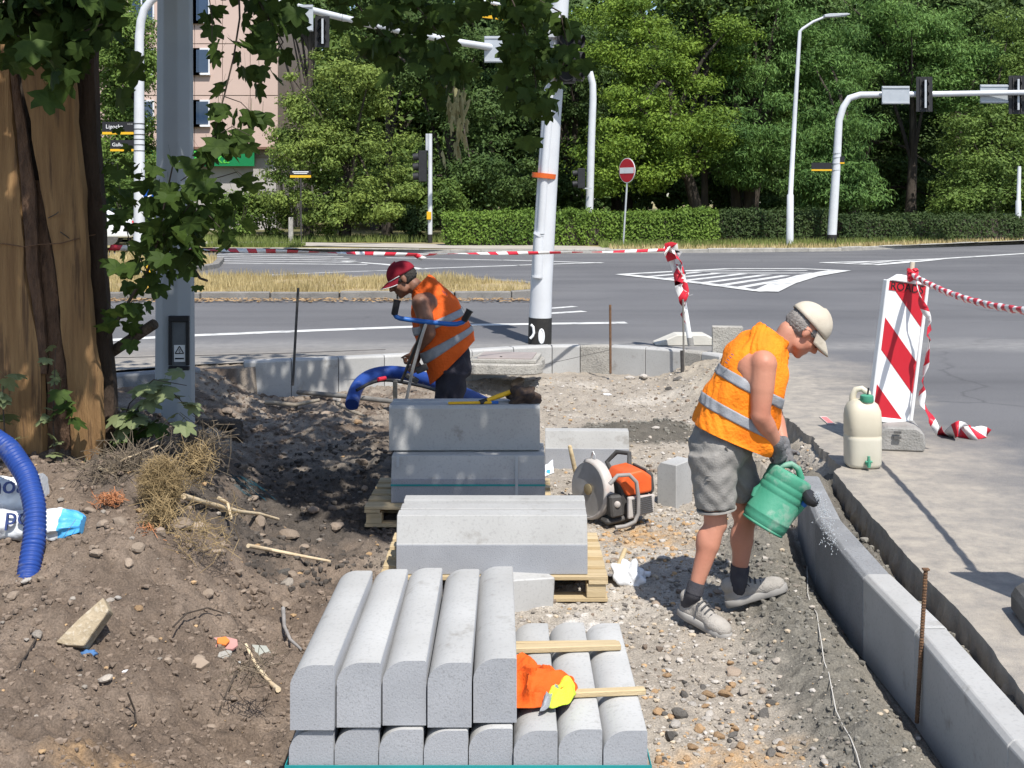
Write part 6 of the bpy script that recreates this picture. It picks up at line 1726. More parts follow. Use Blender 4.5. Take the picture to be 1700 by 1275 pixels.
rebar('grey stake in front of the kerbs below the leaning post', W(1134, 497, 13.3), W(1135.5, 626, 13.3), .011, pole_grey)
rebar('short dark stake at a joint of the far kerbs', W(1132, 582, 13.2), W(1133, 624, 13.2), .02, dark_steel)
def string(label, pts, r, mat, name='string'):
    mb = MB(); mb.tube(pts, r, 6); return tag(mb.obj(name, mat, smooth=True), label, 'string')
string('dark builder line stretched from stake to stake along the far kerbs', [W(190, 594, 11.5), W(490, 586, 12.5), W(640, 580, 12.8)], .003, dark_steel, 'builder_line')
string('thin line sagging down the far kerbs right of the pole', [W(905, 605, 13.35), W(1012, 581, 13.38)], .003, dark_steel, 'builder_line')
pts = []
for x, y in ((1340, 940), (1341, 985), (1346, 1003), (1356, 1018), (1360, 1045), (1364, 1068), (1368, 1098), (1376, 1118), (1382, 1150), (1388, 1180), (1400, 1205), (1412, 1225), (1422, 1250), (1431, 1285)):
    p = G(x, y, -.27); 
    for _ in range(4): p = G(x, y, tz(p.x, p.y) + .012)
    pts.append(p)
string('pale thin string lying on the damp ridge beside the laid kerb', pts, .0022, pm('string_white', (.62, .60, .55), (.5, .48, .44), 30, .8))
# wires, sticks, twigs
def stick_px(label, pts, r0, r1, mat, z=None, name='stick', cat='stick', lift=.015):
    P_ = []
    for q in pts:
        x, y = q[0], q[1]
        if z is None:
            p = G(x, y, -.1)
            for _ in range(8): p = G(x, y, tz(p.x, p.y) + lift + (q[2] if len(q) > 2 else 0))
        else: p = W(x, y, z)
        P_.append(p)
    n = len(P_); mb = MB(); mb.tube(P_, [r0 + (r1 - r0) * i / (n - 1) for i in range(n)], 8)
    return tag(mb.obj(name, mat, smooth=True), label, cat)
stick_px('long peeled root pointing right from the straw clump', [(305, 824, .03), (340, 834, .05), (372, 843, .06), (400, 850, .05), (430, 853, .04), (462, 862, .03)], .016, .009, twig_pale)
stick_px('short branch stub on the long peeled root', [(362, 826, .1), (378, 836, .09), (384, 860, .05)], .011, .008, twig_pale)
stick_px('pale stick with dark bark end lying in the shade', [(412, 906, .03), (450, 913, .03), (500, 923, .02), (548, 932, .02)], .012, .008, twig_pale)
stick_px('straight pale splinter leaning at the tree foot', [(200, 765, .06), (262, 740, .1)], .006, .004, twig_pale)
stick_px('pale splinter at the foot of the boards', [(165, 777, .03), (190, 787, .03)], .012, .006, twig_pale)
stick_px('orange-tinted twig in front of the straw clump', [(180, 820, .02), (215, 832, .02)], .006, .004, twig_pale)
stick_px('long thin pole lying across the pit in front of the far kerbs', [(495, 651, .05), (575, 658, .05), (655, 667, .06)], .026, .026, pole_grey, name='pole', cat='pole')
stick_px('thin dark wire curving on the soil', [(288, 1040), (310, 1018), (345, 1009), (372, 1018)], .004, .003, twig_dark, name='wire', cat='wire')
stick_px('dark root curling on the bare soil near the bottom left', [(212, 1150), (224, 1180), (226, 1198), (214, 1205)], .004, .003, twig_dark, name='root', cat='root')
stick_px('dark root lying on the soil at left', [(60, 1060), (45, 1085), (28, 1108)], .004, .003, twig_dark, name='root', cat='root')
stick_px('flat pale strap of root beside the shards', [(408, 1070), (425, 1105), (450, 1135), (462, 1145)], .007, .012, twig_pale, name='root', cat='root')
stick_px('thin root left of the flat pale strap', [(393, 1115), (372, 1160), (358, 1195)], .006, .003, twig_dark, name='root', cat='root')
stick_px('curled grey strip standing by the front stack', [(470, 1010, .05), (472, 1040, .03), (482, 1062, .01), (500, 1078, .0)], .011, .006, pm('grey_strip', (.33, .31, .29), (.2, .19, .18), 20, .8), name='strip', cat='strip')
stick_px('weathered board lying by the blue pipe', [(440, 668, .03), (490, 672, .05), (530, 664, .06)], .022, .018, wood_grey, name='plank', cat='plank')
stick_px('grey splinters of root lying in the shade behind the kerb stack', [(560, 670, .05), (590, 685, .03), (608, 692, .02)], .022, .012, wood_grey, name='root', cat='root')
stick_px('rounded log lying behind the grey column', [(322, 704, .03), (396, 706, .03)], .05, .05, bark, name='log', cat='log')
stick_px('stub of log standing under the end of the rounded log', [(392, 733, .0), (393, 712, .03)], .05, .05, bark, name='log', cat='log')
# litter on the soil
def shard(name, label, px, py, r, mat, rot, tilt=(.2, .1), th=.012, n=6, seed=0, cat='shard', asp=.7):
    p = G(px, py, -.15)
    for _ in range(6): p = G(px, py, tz(p.x, p.y))
    rr = random.Random(seed + int(px)); R = r * p.y / F; mb = MB()
    poly = [(R * rr.uniform(.75, 1.1) * cos(2 * pi * k / n), R * asp * rr.uniform(.75, 1.1) * sin(2 * pi * k / n)) for k in range(n)]
    mb.prism(poly, (0, 0, 0), (1, 0, 0), (0, 1, 0), (0, 0, 1), 0, th)
    o = mb.obj(name, mat, bev=.002); o.location = (p.x, p.y, tz(p.x, p.y) + .006); o.rotation_euler = (tilt[0], tilt[1], rot); return tag(o, label, cat)
shard('brick_shard', 'small bright orange shard on the soil', 370, 1043, 14, brick_orange, .3, (.45, .1), .012, 5)
shard('tile_shard', 'curved pinkish shard below the orange one', 375, 1070, 26, tile_pink, -.2, (.35, .1), .012, 7, asp=.6)
shard('tile_shard', 'grey-white shard beside the pink one', 374, 1092, 14, concrete_old, .5, (.3, -.2), .014)
shard('tile_shard', 'large greyish green shard right of the pink one', 430, 1088, 28, pm('grey_shard', (.34, .35, .31), (.27, .28, .25), 10, .8), -.1, (.5, .15), .012, 5, asp=.75)
shard('tile_shard', 'small pale shard under the greenish one', 400, 1108, 14, concrete, .2, (.35, 0), .012, asp=.5)
shard('tile_shard', 'brown flat shard left of the heap of shards', 330, 1098, 17, stone_soil, .1, (.5, 0), .02, 5)
shard('paper_scrap', 'white scrap on the bare soil', 212, 1116, 10, sack_white, .2, (.1, 0), .006, 7, cat='scrap', asp=.5)
crumple('rag', 'small crumpled blue rag on the bare soil', 'rag', tuple(G(147, 1086, -.10) + Vector((0, 0, .0))), (.028, .026, .016), rag_blue, 5, .5, sub=3)
shard('paper_scrap', 'white scrap on the gravel near the far kerbs', 1008, 655, 9, sack_white, -.5, (.2, 0), .008, 5, cat='scrap', asp=.5)
def big_stone():
    p = G(125, 1025, -.02)
    for _ in range(5): p = G(125, 1025, tz(p.x, p.y))
    mb = MB(); s = p.y / F
    poly = [(-33 * s, 2 * s), (-12 * s, -4 * s), (15 * s, -6 * s), (34 * s, 38 * s), (40 * s, 52 * s), (24 * s, 74 * s), (-6 * s, 40 * s)]
    mb.prism(poly, p, Vector((1, .1, 0)).normalized(), Vector((.1, .55, .83)).normalized(), Vector((0, .83, -.55)).normalized(), 0, .07)
    dz = min(v[2] - tz(v[0], v[1]) for v in mb.v) + .03; mb.v = [(v[0], v[1], v[2] - dz) for v in mb.v]
    o = mb.obj('stone_slab', stone_tan, bev=.008, seg=2); tag(o, 'tan broken stone slab leaning on the soil at left', 'stone')
big_stone()
# ------------------------------------------------------------------ maple: trunk, boards tied round it, leaves
def tz_px(px, py, z0=.1, lift=0):
    p = G(px, py, z0)
    for _ in range(8): p = G(px, py, tz(p.x, p.y) + lift)
    return p
TB = Vector((-2.78, 7.25, .25))
maple = thing('maple_tree', 'maple with boarded trunk at left, dark leaves hanging across the top', 'tree', TB)
mb = MB(); pts = [TB + Vector((0, 0, -.25)), TB + Vector((.0, 0, .3)), TB + Vector((-.03, .02, 1.5)), TB + Vector((-.08, .05, 2.6)), TB + Vector((-.1, .1, 3.6)), TB + Vector((.1, .1, 5.2))]
mb.tube(pts, [.30, .25, .24, .24, .22, .14], 20)
limbs = [((-2.8, 7.3, 3.2), (-1.9, 6.8, 4.1), (-.7, 6.3, 4.5), (.6, 5.6, 4.6)), ((-2.85, 7.3, 3.5), (-2.2, 7.6, 4.5), (-1.2, 7.9, 5.0), (-.1, 7.9, 5.2)), ((-2.85, 7.35, 3.4), (-2.3, 6.2, 4.2), (-1.6, 5.2, 4.5), (-.9, 4.6, 4.4)), ((-2.9, 7.3, 3.6), (-3.6, 7.0, 4.6), (-4.4, 6.7, 5.0)), ((-1.9, 6.8, 4.1), (-1.0, 7.2, 4.2), (-.1, 7.3, 4.1), (.7, 7.1, 3.9))]
for L_ in limbs: mb.tube([Vector(p) for p in L_], [.11, .08, .05, .02][:len(L_)] if len(L_) == 4 else [.10, .07, .03], 10)
mb.obj('trunk', bark, maple, smooth=True)
# cut stub and the shoot at its foot
a = W(180, 588, 7.15); b = W(256, 538, 6.95); mb = MB(); mb.tube([a + (a - b) * .3, a, b, b + (b - a) * .012], [.035, .034, .032, .026], 12); mb.obj('branch_stub', bark, maple, smooth=True)

def slab(mb_pts, wd, th, parent, mat, seed, barkside=True):
    """waney-edged board: centre line in photo pixels at its distance, half widths in pixels"""
    n = len(mb_pts); rr = random.Random(seed); vs = []; fs = []
    for i, (x, y, d, h) in enumerate(mb_pts):
        c = W(x, y, d); w = h * d / F
        for k, (u, v) in enumerate(((-1, .30), (-.93, -.42), (-.5, -.58), (0, -.62), (.5, -.58), (.93, -.42), (1, .30), (.6, .6), (-.6, .6))):
            vs.append(c + Vector((u * w * (1 + .04 * rr.uniform(-1, 1)), v * th, rr.uniform(-.004, .004))))
    m = 9
    for i in range(n - 1):
        for k in range(m): k2 = (k + 1) % m; fs.append((i * m + k, i * m + k2, (i + 1) * m + k2, (i + 1) * m + k))
    fs += [tuple(range(m)), tuple((n - 1) * m + k for k in range(m - 1, -1, -1))]
    o = MB().add(vs, fs).obj('slab_board', mat, parent, smooth=True)
    return o
guard = thing('tree_guard', 'rough sawn slab boards wired round the maple trunk', 'tree guard', TB + Vector((0, -.3, 0)))
def dense(pts, n=16):
    out = []
    ys = [p[1] for p in pts]
    for i in range(n):
        y = ys[0] + (ys[-1] - ys[0]) * i / (n - 1)
        out.append((float(np.interp(y, ys, [p[0] for p in pts])) + .5 * sin(i * 1.7), y, float(np.interp(y, ys, [p[2] for p in pts])), float(np.interp(y, ys, [p[3] for p in pts])) + .5 * sin(i * 2.3)))
    return out
slab(dense([(-15, 60, 6.84, 30), (-8, 227, 6.86, 36), (-2, 320, 6.88, 41), (0, 450, 6.9, 45), (15, 560, 6.92, 53), (18, 640, 6.93, 57), (20, 775, 6.96, 57)], 26), 0, .055, guard, wood_slab, 1)
slab(dense([(72, 60, 6.80, 48), (93, 227, 6.83, 39), (106, 320, 6.85, 37), (122, 450, 6.88, 27), (131, 560, 6.9, 27), (142, 640, 6.92, 28), (147, 770, 6.95, 27)], 26), 0, .06, guard, wood_slab, 2)
slab(dense([(138, 40, 6.95, 22), (146, 227, 6.98, 19), (156, 320, 7.0, 17), (161, 450, 7.02, 17), (169, 560, 7.05, 16), (178, 640, 7.06, 15), (180, 755, 7.1, 14)], 20), 0, .09, guard, pm('slab_bark', (.075, .05, .035), (.035, .025, .018), 6, .95, 1.0, 30, stretch=(2, 2, .5)), 3)
slab(dense([(-75, 60, 6.95, 44), (-68, 330, 6.96, 44), (-50, 765, 7.0, 44)]), 0, .055, guard, wood_slab, 4)
# strips of bark left along the edges of the two front boards
for pts_, s in (([(20, 96, 6.84, 5), (38, 227, 6.86, 9), (49, 330, 6.87, 12), (55, 450, 6.88, 10), (68, 540, 6.9, 8), (74, 620, 6.92, 6)], 5), ([(60, 300, 6.93, 8), (72, 400, 6.93, 11), (80, 450, 6.93, 14), (88, 560, 6.95, 15), (97, 640, 6.96, 19), (100, 760, 6.98, 20)], 6)):
    q = slab(dense(pts_, 22), 0, .03, guard, bark_red, s); q.name = 'bark_strip'
mb = MB(); mb.tube([W(x, y, d) for x, y, d in ((-110, 398, 6.90), (-30, 402, 6.86), (10, 405, 6.845), (40, 410, 6.83), (62, 406, 6.84), (100, 404, 6.80), (130, 396, 6.83), (150, 391, 6.94), (176, 386, 7.0))], .0035, 6); mb.obj('tie_wire', rust, guard)
mb = MB(); mb.tube([W(x, y, d) for x, y, d in ((80, 362, 6.82), (92, 356, 6.80), (97, 352, 6.78))], .003, 5); mb.tube([W(x, y, d) for x, y, d in ((100, 385, 6.80), (110, 392, 6.82), (118, 398, 6.84))], .003, 5); mb.obj('tie_wire', dark_steel, guard)

# maple leaves --------------------------------------------------------
def leaf_outline(var):
    rr = random.Random(var)
    tips = [(0, 1.0, .17), (.62, .72, .15), (-.62, .72, .15), (.78, .12, .12), (-.78, .12, .12)]
    pts = [(.0, 0), (.20, -.06), (.44, -.05), (.78, .10), (.62, .24), (.50, .34), (.66, .52), (.66, .76), (.44, .70), (.26, .66), (.22, .86), (.0, 1.05),
           (-.22, .86), (-.26, .66), (-.44, .70), (-.66, .76), (-.66, .52), (-.50, .34), (-.62, .24), (-.78, .10), (-.44, -.05), (-.20, -.06)]
    c = (0, .38); P_ = []
    for x, y in pts:
        P_.append((x + rr.uniform(-.04, .04), y + rr.uniform(-.04, .04), 0))
    vs = [(0, .38, .05)] + [(x, y, -.22 * abs(x) ** 1.4 - .10 * max(0, y - .5) + rr.uniform(-.03, .03)) for x, y, _ in P_]
    fs = [(0, 1 + i, 1 + (i + 1) % len(P_)) for i in range(len(P_))]
    return np.array(vs), np.array(fs)
LV = [leaf_outline(k) for k in range(4)]
def leaf_mesh(k, mat):
    v, f = LV[k]
    b = len(v); v2 = np.concatenate([v, [(-.012, 0, 0), (.012, 0, 0), (.01, -.7, -.12), (-.01, -.7, -.12)]])
    me = bpy.data.meshes.new('leaf'); me.from_pydata(v2.tolist(), [], f.tolist() + [(b, b + 1, b + 2), (b, b + 2, b + 3)]); me.materials.append(mat)
    return me
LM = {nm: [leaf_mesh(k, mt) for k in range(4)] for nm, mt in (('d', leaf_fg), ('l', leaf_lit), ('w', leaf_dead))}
rl = random.Random(5)
NLEAF = [0]
def leafrot():
    # hanging blade: tip downwards, face turned any way but mostly to the light above/front
    yaw = rl.uniform(0, 6.3); return Matrix.Rotation(yaw, 3, 'Z') @ Matrix.Rotation(radians(rl.uniform(-150, -60)), 3, 'X') @ Matrix.Rotation(rl.uniform(-.6, .6), 3, 'Y')
def put_leaf(p, s, kind='d', R=None, parent=None):
    parent = parent or maple
    R = R or leafrot()
    o = mobj('leaf', rl.choice(LM[kind]), parent); o.location = Vector(p) - wloc(parent); o.rotation_euler = R.to_euler(); o.scale = (s,) * 3
    NLEAF[0] += 1; return o
rest_V = []; rest_F = []; rest_n = [0]
def rest_leaf(p, s, R=None):
    v, f = LV[rl.randrange(4)]; R = np.array(R or leafrot())
    rest_V.append((v * s) @ R.T + np.array(p)); rest_F.append(f + rest_n[0]); rest_n[0] += len(v)
def twig(pts, r0, r1, nleaf, kind='d', size=(.075, .115), spread=.05, single=True):
    P_ = [Vector(p) for p in pts]; mb = MB(); n = len(P_)
    mb.tube(P_, [r0 + (r1 - r0) * i / (n - 1) for i in range(n)], 6); mb.obj('twig', twig_dark, maple, smooth=True)
    for k in range(nleaf):
        t = (k + .6) / nleaf * (n - 1); i = min(int(t), n - 2); c = P_[i].lerp(P_[i + 1], t - i)
        c = c + Vector((rl.gauss(0, spread), rl.gauss(0, spread * 1.3), rl.gauss(0, spread) - .02))
        s = rl.uniform(*size)
        if NLEAF[0] < 292 and single: put_leaf(c, s, kind)
        else: rest_leaf(c, s)
Wd = lambda *q: [W(*p) for p in q]
# hanging sprays seen against the background
twig(Wd((395, -60, 6.4), (398, 30, 6.4), (388, 95, 6.4), (372, 160, 6.35), (352, 230, 6.3), (338, 275, 6.3), (300, 300, 6.3)), .006, .003, 20, spread=.045)
twig(Wd((372, 160, 6.35), (400, 170, 6.4), (425, 195, 6.4)), .003, .002, 6, spread=.03)
twig(Wd((352, 230, 6.3), (385, 210, 6.3), (415, 225, 6.3)), .003, .002, 8, spread=.03)
twig(Wd((350, -80, 6.2), (345, -20, 6.2), (352, 30, 6.2), (352, 70, 6.2)), .004, .002, 8, spread=.035)
twig(Wd((180, 560, 7.0), (205, 515, 6.8), (245, 450, 6.6), (262, 400, 6.5), (275, 330, 6.45), (290, 260, 6.4)), .012, .004, 46, spread=.085, size=(.07, .11))
twig(Wd((262, 400, 6.5), (300, 360, 6.4), (335, 345, 6.4), (372, 385, 6.4)), .005, .002, 30, spread=.075, size=(.08, .12))
twig(Wd((245, 450, 6.6), (215, 400, 6.6), (200, 340, 6.6), (195, 270, 6.6)), .004, .002, 14, spread=.05, size=(.05, .09))
twig(Wd((300, 360, 6.4), (345, 300, 6.4), (395, 285, 6.4), (412, 300, 6.4)), .004, .002, 7, spread=.04, size=(.07, .10))
twig(Wd((300, 420, 6.5), (318, 440, 6.5), (332, 462, 6.45), (344, 466, 6.4)), .008, .007, 3, spread=.02, size=(.03, .05))
twig(Wd((205, 515, 6.8), (220, 500, 6.8), (255, 495, 6.8)), .004, .002, 3, size=(.06, .08), spread=.02)
# boughs along the top edge
twig(Wd((-20, -40, 6.0), (60, 20, 5.9), (120, 60, 5.9), (170, 40, 5.9)), .012, .004, 26, spread=.14, size=(.09, .14))
twig(Wd((-30, 40, 6.0), (30, 60, 5.9), (90, 90, 5.9), (95, 140, 5.9)), .006, .003, 20, spread=.08, size=(.08, .13))
twig(Wd((400, -50, 6.6), (440, 20, 6.5), (470, 70, 6.5), (440, 110, 6.5), (425, 130, 6.5)), .006, .003, 20, spread=.075)
twig(Wd((540, -60, 6.6), (580, -10, 6.6), (610, 30, 6.6), (640, 60, 6.6), (665, 90, 6.6)), .006, .003, 22, spread=.07)
twig(Wd((640, -40, 6.8), (700, 20, 6.8), (740, 70, 6.8), (760, 120, 6.8)), .006, .003, 20, spread=.08)
twig(Wd((800, -60, 6.8), (850, 0, 6.8), (880, 70, 6.8), (890, 140, 6.8), (880, 200, 6.8)), .006, .003, 34, spread=.07, size=(.07, .11))
twig(Wd((840, -30, 6.9), (930, 20, 6.9), (945, 90, 6.9), (930, 115, 6.9)), .006, .003, 26, spread=.06)
# bulk behind them, joined
def bulk(px, py, rx, ry, d, n, size=(.07, .115), dr=.35):
    for _ in range(n):
        a = rl.uniform(0, 6.3); q = rl.random() ** .5
        rest_leaf(W(px + rx * q * cos(a), py + ry * q * sin(a), d + rl.uniform(-dr, dr)), rl.uniform(*size))
bulk(60, 0, 130, 65, 6.1, 190, (.08, .13)); bulk(130, 30, 80, 40, 6.2, 60); bulk(100, 75, 45, 45, 6.0, 40)
bulk(455, 20, 48, 60, 6.7, 42); bulk(600, -20, 50, 26, 6.9, 12); bulk(705, 5, 75, 42, 7.0, 62); bulk(650, 75, 55, 30, 6.9, 30); bulk(745, 120, 32, 60, 7.0, 34)
bulk(880, 90, 50, 100, 7.0, 110, (.06, .10)); bulk(850, -12, 80, 28, 7.0, 34); bulk(290, 370, 65, 85, 6.5, 60); bulk(200, 300, 25, 90, 6.8, 30, (.04, .07))
# wilted bunch
for k in range(26):
    p = W(762 + rl.gauss(0, 11), 185 + rl.gauss(0, 26), 6.5 + rl.uniform(-.1, .1)); o = mobj('wilted_leaf', rl.choice(LM['w']), maple); o.location = p - TB
    o.rotation_euler = (Matrix.Rotation(rl.uniform(0, 6), 3, 'Z') @ Matrix.Rotation(radians(rl.uniform(-110, -75)), 3, 'X')).to_euler(); o.scale = (.022, .10, .10)
# canopy overhead: above the frame, throws the dappled shade
canopy = [(-2.4, 7.2, 4.4, 1.3, 1.3, .8, 330), (-1.2, 6.9, 4.6, 1.1, 1.2, .7, 420), (-.6, 7.3, 5.0, .9, 1.2, .7, 330), (-1.6, 5.6, 4.5, .9, .9, .5, 250), (-.35, 6.0, 4.6, .7, .8, .5, 190), (-2.6, 8.6, 5.0, 1.2, 1.1, .8, 300), (-1.4, 8.6, 5.4, 1.2, 1.0, .7, 250), (-3.8, 7.0, 4.8, 1.2, 1.4, .8, 250), (.7, 5.1, 4.5, .85, .65, .4, 360), (-2.2, 7.9, 4.7, .8, .8, .5, 230), (-1.4, 10.0, 4.7, .9, .6, .3, 90), (-2.05, 5.1, 4.5, .8, .6, .35, 190), (.45, 6.9, 4.0, .5, .5, .3, 50), (-1.9, 4.4, 4.5, .5, .4, .4, 40), (-2.1, 6.4, 3.9, .7, .8, .45, 160), (-1.7, 7.5, 4.0, .7, .7, .4, 120)]
for cx, cy, cz, rx, ry, rz, n in canopy:
    for _ in range(n):
        v = Vector((rl.gauss(0, 1), rl.gauss(0, 1), rl.gauss(0, 1))).normalized() * rl.random() ** .4
        p = (cx + v.x * rx, cy + v.y * ry, cz + v.z * rz)
        if p[2] < H + 345 * p[1] / F: continue
        yaw = rl.uniform(0, 6.3)
        R = Matrix.Rotation(yaw, 3, 'Z') @ Matrix.Rotation(radians(rl.uniform(-60, 5)), 3, 'X') @ Matrix.Rotation(rl.uniform(-.5, .5), 3, 'Y')
        rest_leaf(p, rl.uniform(.09, .15), R)
V = np.concatenate(rest_V) - np.array(TB); Fc = np.concatenate(rest_F)
o = mobj('foliage', fastmesh('foliage', V, Fc, [leaf_fg]), maple); o['kind'] = 'stuff'
# pale shoots at the foot of the trunk
shoot = thing('sapling', 'maple shoot with pale sunlit leaves at the foot of the grey column', 'plant', W(215, 735, 7.2))
def shoot_twig(pts, n, kind, size, spread, par):
    P_ = [Vector(p) for p in pts]; m = len(P_); mb = MB(); mb.tube(P_, [.006 - .004 * i / (m - 1) for i in range(m)], 6); mb.obj('stem', twig_dark, par, smooth=True)
    for k in range(n):
        t = (k + .8) / n * (m - 1); i = min(int(t), m - 2); c = P_[i].lerp(P_[i + 1], t - i) + Vector((rl.gauss(0, spread), rl.gauss(0, spread), rl.gauss(0, spread)))
        R = Matrix.Rotation(rl.uniform(0, 6.3), 3, 'Z') @ Matrix.Rotation(radians(rl.uniform(-60, 0)), 3, 'X') @ Matrix.Rotation(rl.uniform(-.4, .4), 3, 'Y')
        put_leaf(c, rl.uniform(*size), kind, R, par)
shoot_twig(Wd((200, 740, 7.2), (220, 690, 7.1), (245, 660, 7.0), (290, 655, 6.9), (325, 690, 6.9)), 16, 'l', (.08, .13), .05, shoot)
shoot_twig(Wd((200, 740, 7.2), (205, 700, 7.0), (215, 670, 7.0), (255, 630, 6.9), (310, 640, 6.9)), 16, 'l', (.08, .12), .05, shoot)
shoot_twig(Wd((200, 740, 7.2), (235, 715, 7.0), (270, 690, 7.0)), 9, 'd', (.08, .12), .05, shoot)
vine = thing('climbing_shoot', 'shoot with pale leaves climbing between the two front boards', 'plant', W(85, 790, 6.75))
shoot_twig(Wd((90, 800, 6.75), (92, 760, 6.75), (88, 700, 6.78), (90, 640, 6.78), (92, 580, 6.8)), 20, 'l', (.055, .085), .035, vine)
shoot_twig(Wd((90, 800, 6.75), (105, 770, 6.7), (128, 772, 6.62), (100, 795, 6.6)), 6, 'l', (.09, .13), .03, vine)
shoot_twig(Wd((88, 700, 6.78), (108, 670, 6.75), (118, 650, 6.75)), 5, 'd', (.08, .12), .03, vine)
v2 = thing('climbing_shoot', 'leafy shoot cut by the left edge beside the boards', 'plant', W(2, 760, 6.7))
shoot_twig(Wd((6, 775, 6.7), (8, 720, 6.7), (4, 660, 6.72), (6, 630, 6.75)), 12, 'l', (.07, .11), .03, v2)

# ------------------------------------------------------------------ corrugated hose, sacks, straw
def corrugated(name, label, path, r, pitch, mat, group=None):
    P_ = lerp_path(path, pitch / 2)
    # smooth the path
    for _ in range(12): P_ = [P_[0]] + [(P_[i - 1] + P_[i] * 2 + P_[i + 1]) / 4 for i in range(1, len(P_) - 1)] + [P_[-1]]
    pts = []; rad = []; s = 0; fine = lerp_path(P_, pitch / 5)
    for i, p in enumerate(fine):
        if i: s += (p - fine[i - 1]).length
        q = (s / pitch) % 1
        pts.append(p); rad.append(r * (1.0 if q < .55 else .90))
    mb = MB(); mb.tube(pts, rad, 20); o = mb.obj(name, mat, smooth=True); return tag(o, label, 'pipe', group)
corrugated('corrugated_pipe', 'blue corrugated cable duct bending down over the soil and the white sacks at left', [W(-160, 655, 6.3), W(-90, 690, 6.1), W(-30, 715, 5.95), W(15, 745, 5.85), W(45, 790, 5.75), W(58, 840, 5.66), W(58, 890, 5.58), W(50, 935, 5.5), W(44, 978, 5.42)], .053, .021, hose_blue)
def sack(label, x0, y0, x1, y1, d, r, word, wpos, wsize, seed, tip):
    a = W(x0, y0, d); b = W(x1, y1, d); rt = thing('plastic_sack', label, 'sack', a.lerp(b, .5) - Vector((0, 0, r)))
    n = 64; m = 44; vs = []; fs = []; mi = []; rr = random.Random(seed); e = b - a
    for i in range(n):
        t = i / (n - 1); c = a + e * t
        k = min(1, (1 - t) * 8 + .30) ** .5 if tip else 1
        for j in range(m):
            an = 2 * pi * j / m
            w = 1 + .05 * sin(an * 3 + t * 9 + seed) + .045 * sin(t * 38 + 2 * sin(an * 2)) + .03 * sin(an * 7 + t * 22) + .05 * (1 - abs(float(fbm(t * 26 + seed * 9, an * 2.2, 4, 3))) * 2)
            if t > .84 and tip: w *= 1 + .10 * sin(an * 9 + t * 20)
            vs.append(c + Vector((0, cos(an) * r * w * k, sin(an) * r * .8 * w * k)))
    for i in range(n - 1):
        for j in range(m): fs.append((i * m + j, i * m + (j + 1) % m, (i + 1) * m + (j + 1) % m, (i + 1) * m + j)); mi.append(1 if (i > n * .87 and tip) else 0)
    fs.append(tuple((n - 1) * m + j for j in range(m))); mi.append(1 if tip else 0)
    mb = MB(); mb.v = [tuple(v) for v in vs]; mb.f = fs; mb.m = mi; o = mb.obj('bag', [sack_white, sack_blue], rt, smooth=True)
    c = W(wpos[0], wpos[1], d - r * 1.06); text('lettering', word, wsize, print_navy, frame(c, e.normalized(), Vector((0, .28, 1))), rt, .006)
    return rt
s1 = sack('upper white plastic sack with navy letters noa behind the blue duct', -150, 832, 66, 822, 6.12, .125, 'noa', (14, 806), .13, 1, False)
sack('lower white plastic sack with navy letters po and a crumpled blue end under the duct', -150, 870, 138, 872, 5.84, .088, 'po', (30, 858), .12, 2, True)

def straw(name, label, cx, cy, d, rx, ry, n, seed, mat=straw_m, L_=(.05, .16), r=.0016, cat='straw'):
    rr = random.Random(seed); c0 = W(cx, cy, d); mb = MB()
    for _ in range(n):
        u = Vector((rr.gauss(0, 1), rr.gauss(0, 1), rr.gauss(0, 1))).normalized() * rr.random() ** .7 * 1.15
        p = c0 + Vector((u.x * rx * d / F, u.y * rx * d / F * .6, u.z * ry * d / F))
        e = Vector((rr.gauss(0, 1), rr.gauss(0, .8), rr.gauss(-.3, .9))).normalized(); l = rr.uniform(*L_)
        k = Vector((rr.gauss(0, 1), rr.gauss(0, 1), rr.gauss(0, 1))) * .018
        mb.tube([p - e * l / 2, p + k, p + e * l / 2], r, 3, cap=False)
    return tag(mb.obj(name, mat, fixn=False), label, cat)
straw('straw_clump', 'clump of dry straw-like roots on the bank below the column', 268, 805, 6.1, 34, 42, 2600, 1, L_=(.03, .10), r=.0010)
straw('straw_tail', 'loose roots hanging from the straw clump', 262, 862, 5.95, 24, 34, 150, 2, L_=(.08, .22))
straw('straw_clump', 'smaller tuft of dry roots behind the straw clump', 325, 768, 6.5, 30, 34, 240, 3, L_=(.06, .16))
straw('orange_roots', 'reddish orange fine roots on the bank left of the straw clump', 182, 828, 6.05, 24, 9, 110, 4, pm('orange_root', (.46, .20, .09), (.36, .15, .07), 20, .9), (.03, .10))
straw('orange_roots', 'reddish fine roots hanging below the straw clump', 243, 890, 5.85, 12, 16, 45, 5, MATS['orange_root'], (.06, .14))
straw('dry_twigs', 'tangle of dark dry twigs and roots at the foot of the boards', 215, 782, 6.5, 90, 38, 330, 6, pm('dry_twig', (.10, .08, .06), (.20, .16, .11), 20, .95), (.08, .32), .002, 'twigs')
straw('dry_twigs', 'dark twigs and stems at the foot of the grey column', 330, 740, 7.0, 50, 40, 200, 7, MATS['dry_twig'], (.08, .26), .002, 'twigs')
straw('root_hair', 'fine dry roots sticking out of the bank by the sacks', 100, 935, 5.7, 40, 40, 90, 8, MATS['dry_twig'], (.06, .2), .0014, 'roots')
straw('root_hair', 'loose roots scattered on the bank below the pale stick', 340, 880, 5.9, 70, 50, 110, 9, straw_m, (.06, .2), .0014, 'roots')
rr = random.Random(4); mb = MB()
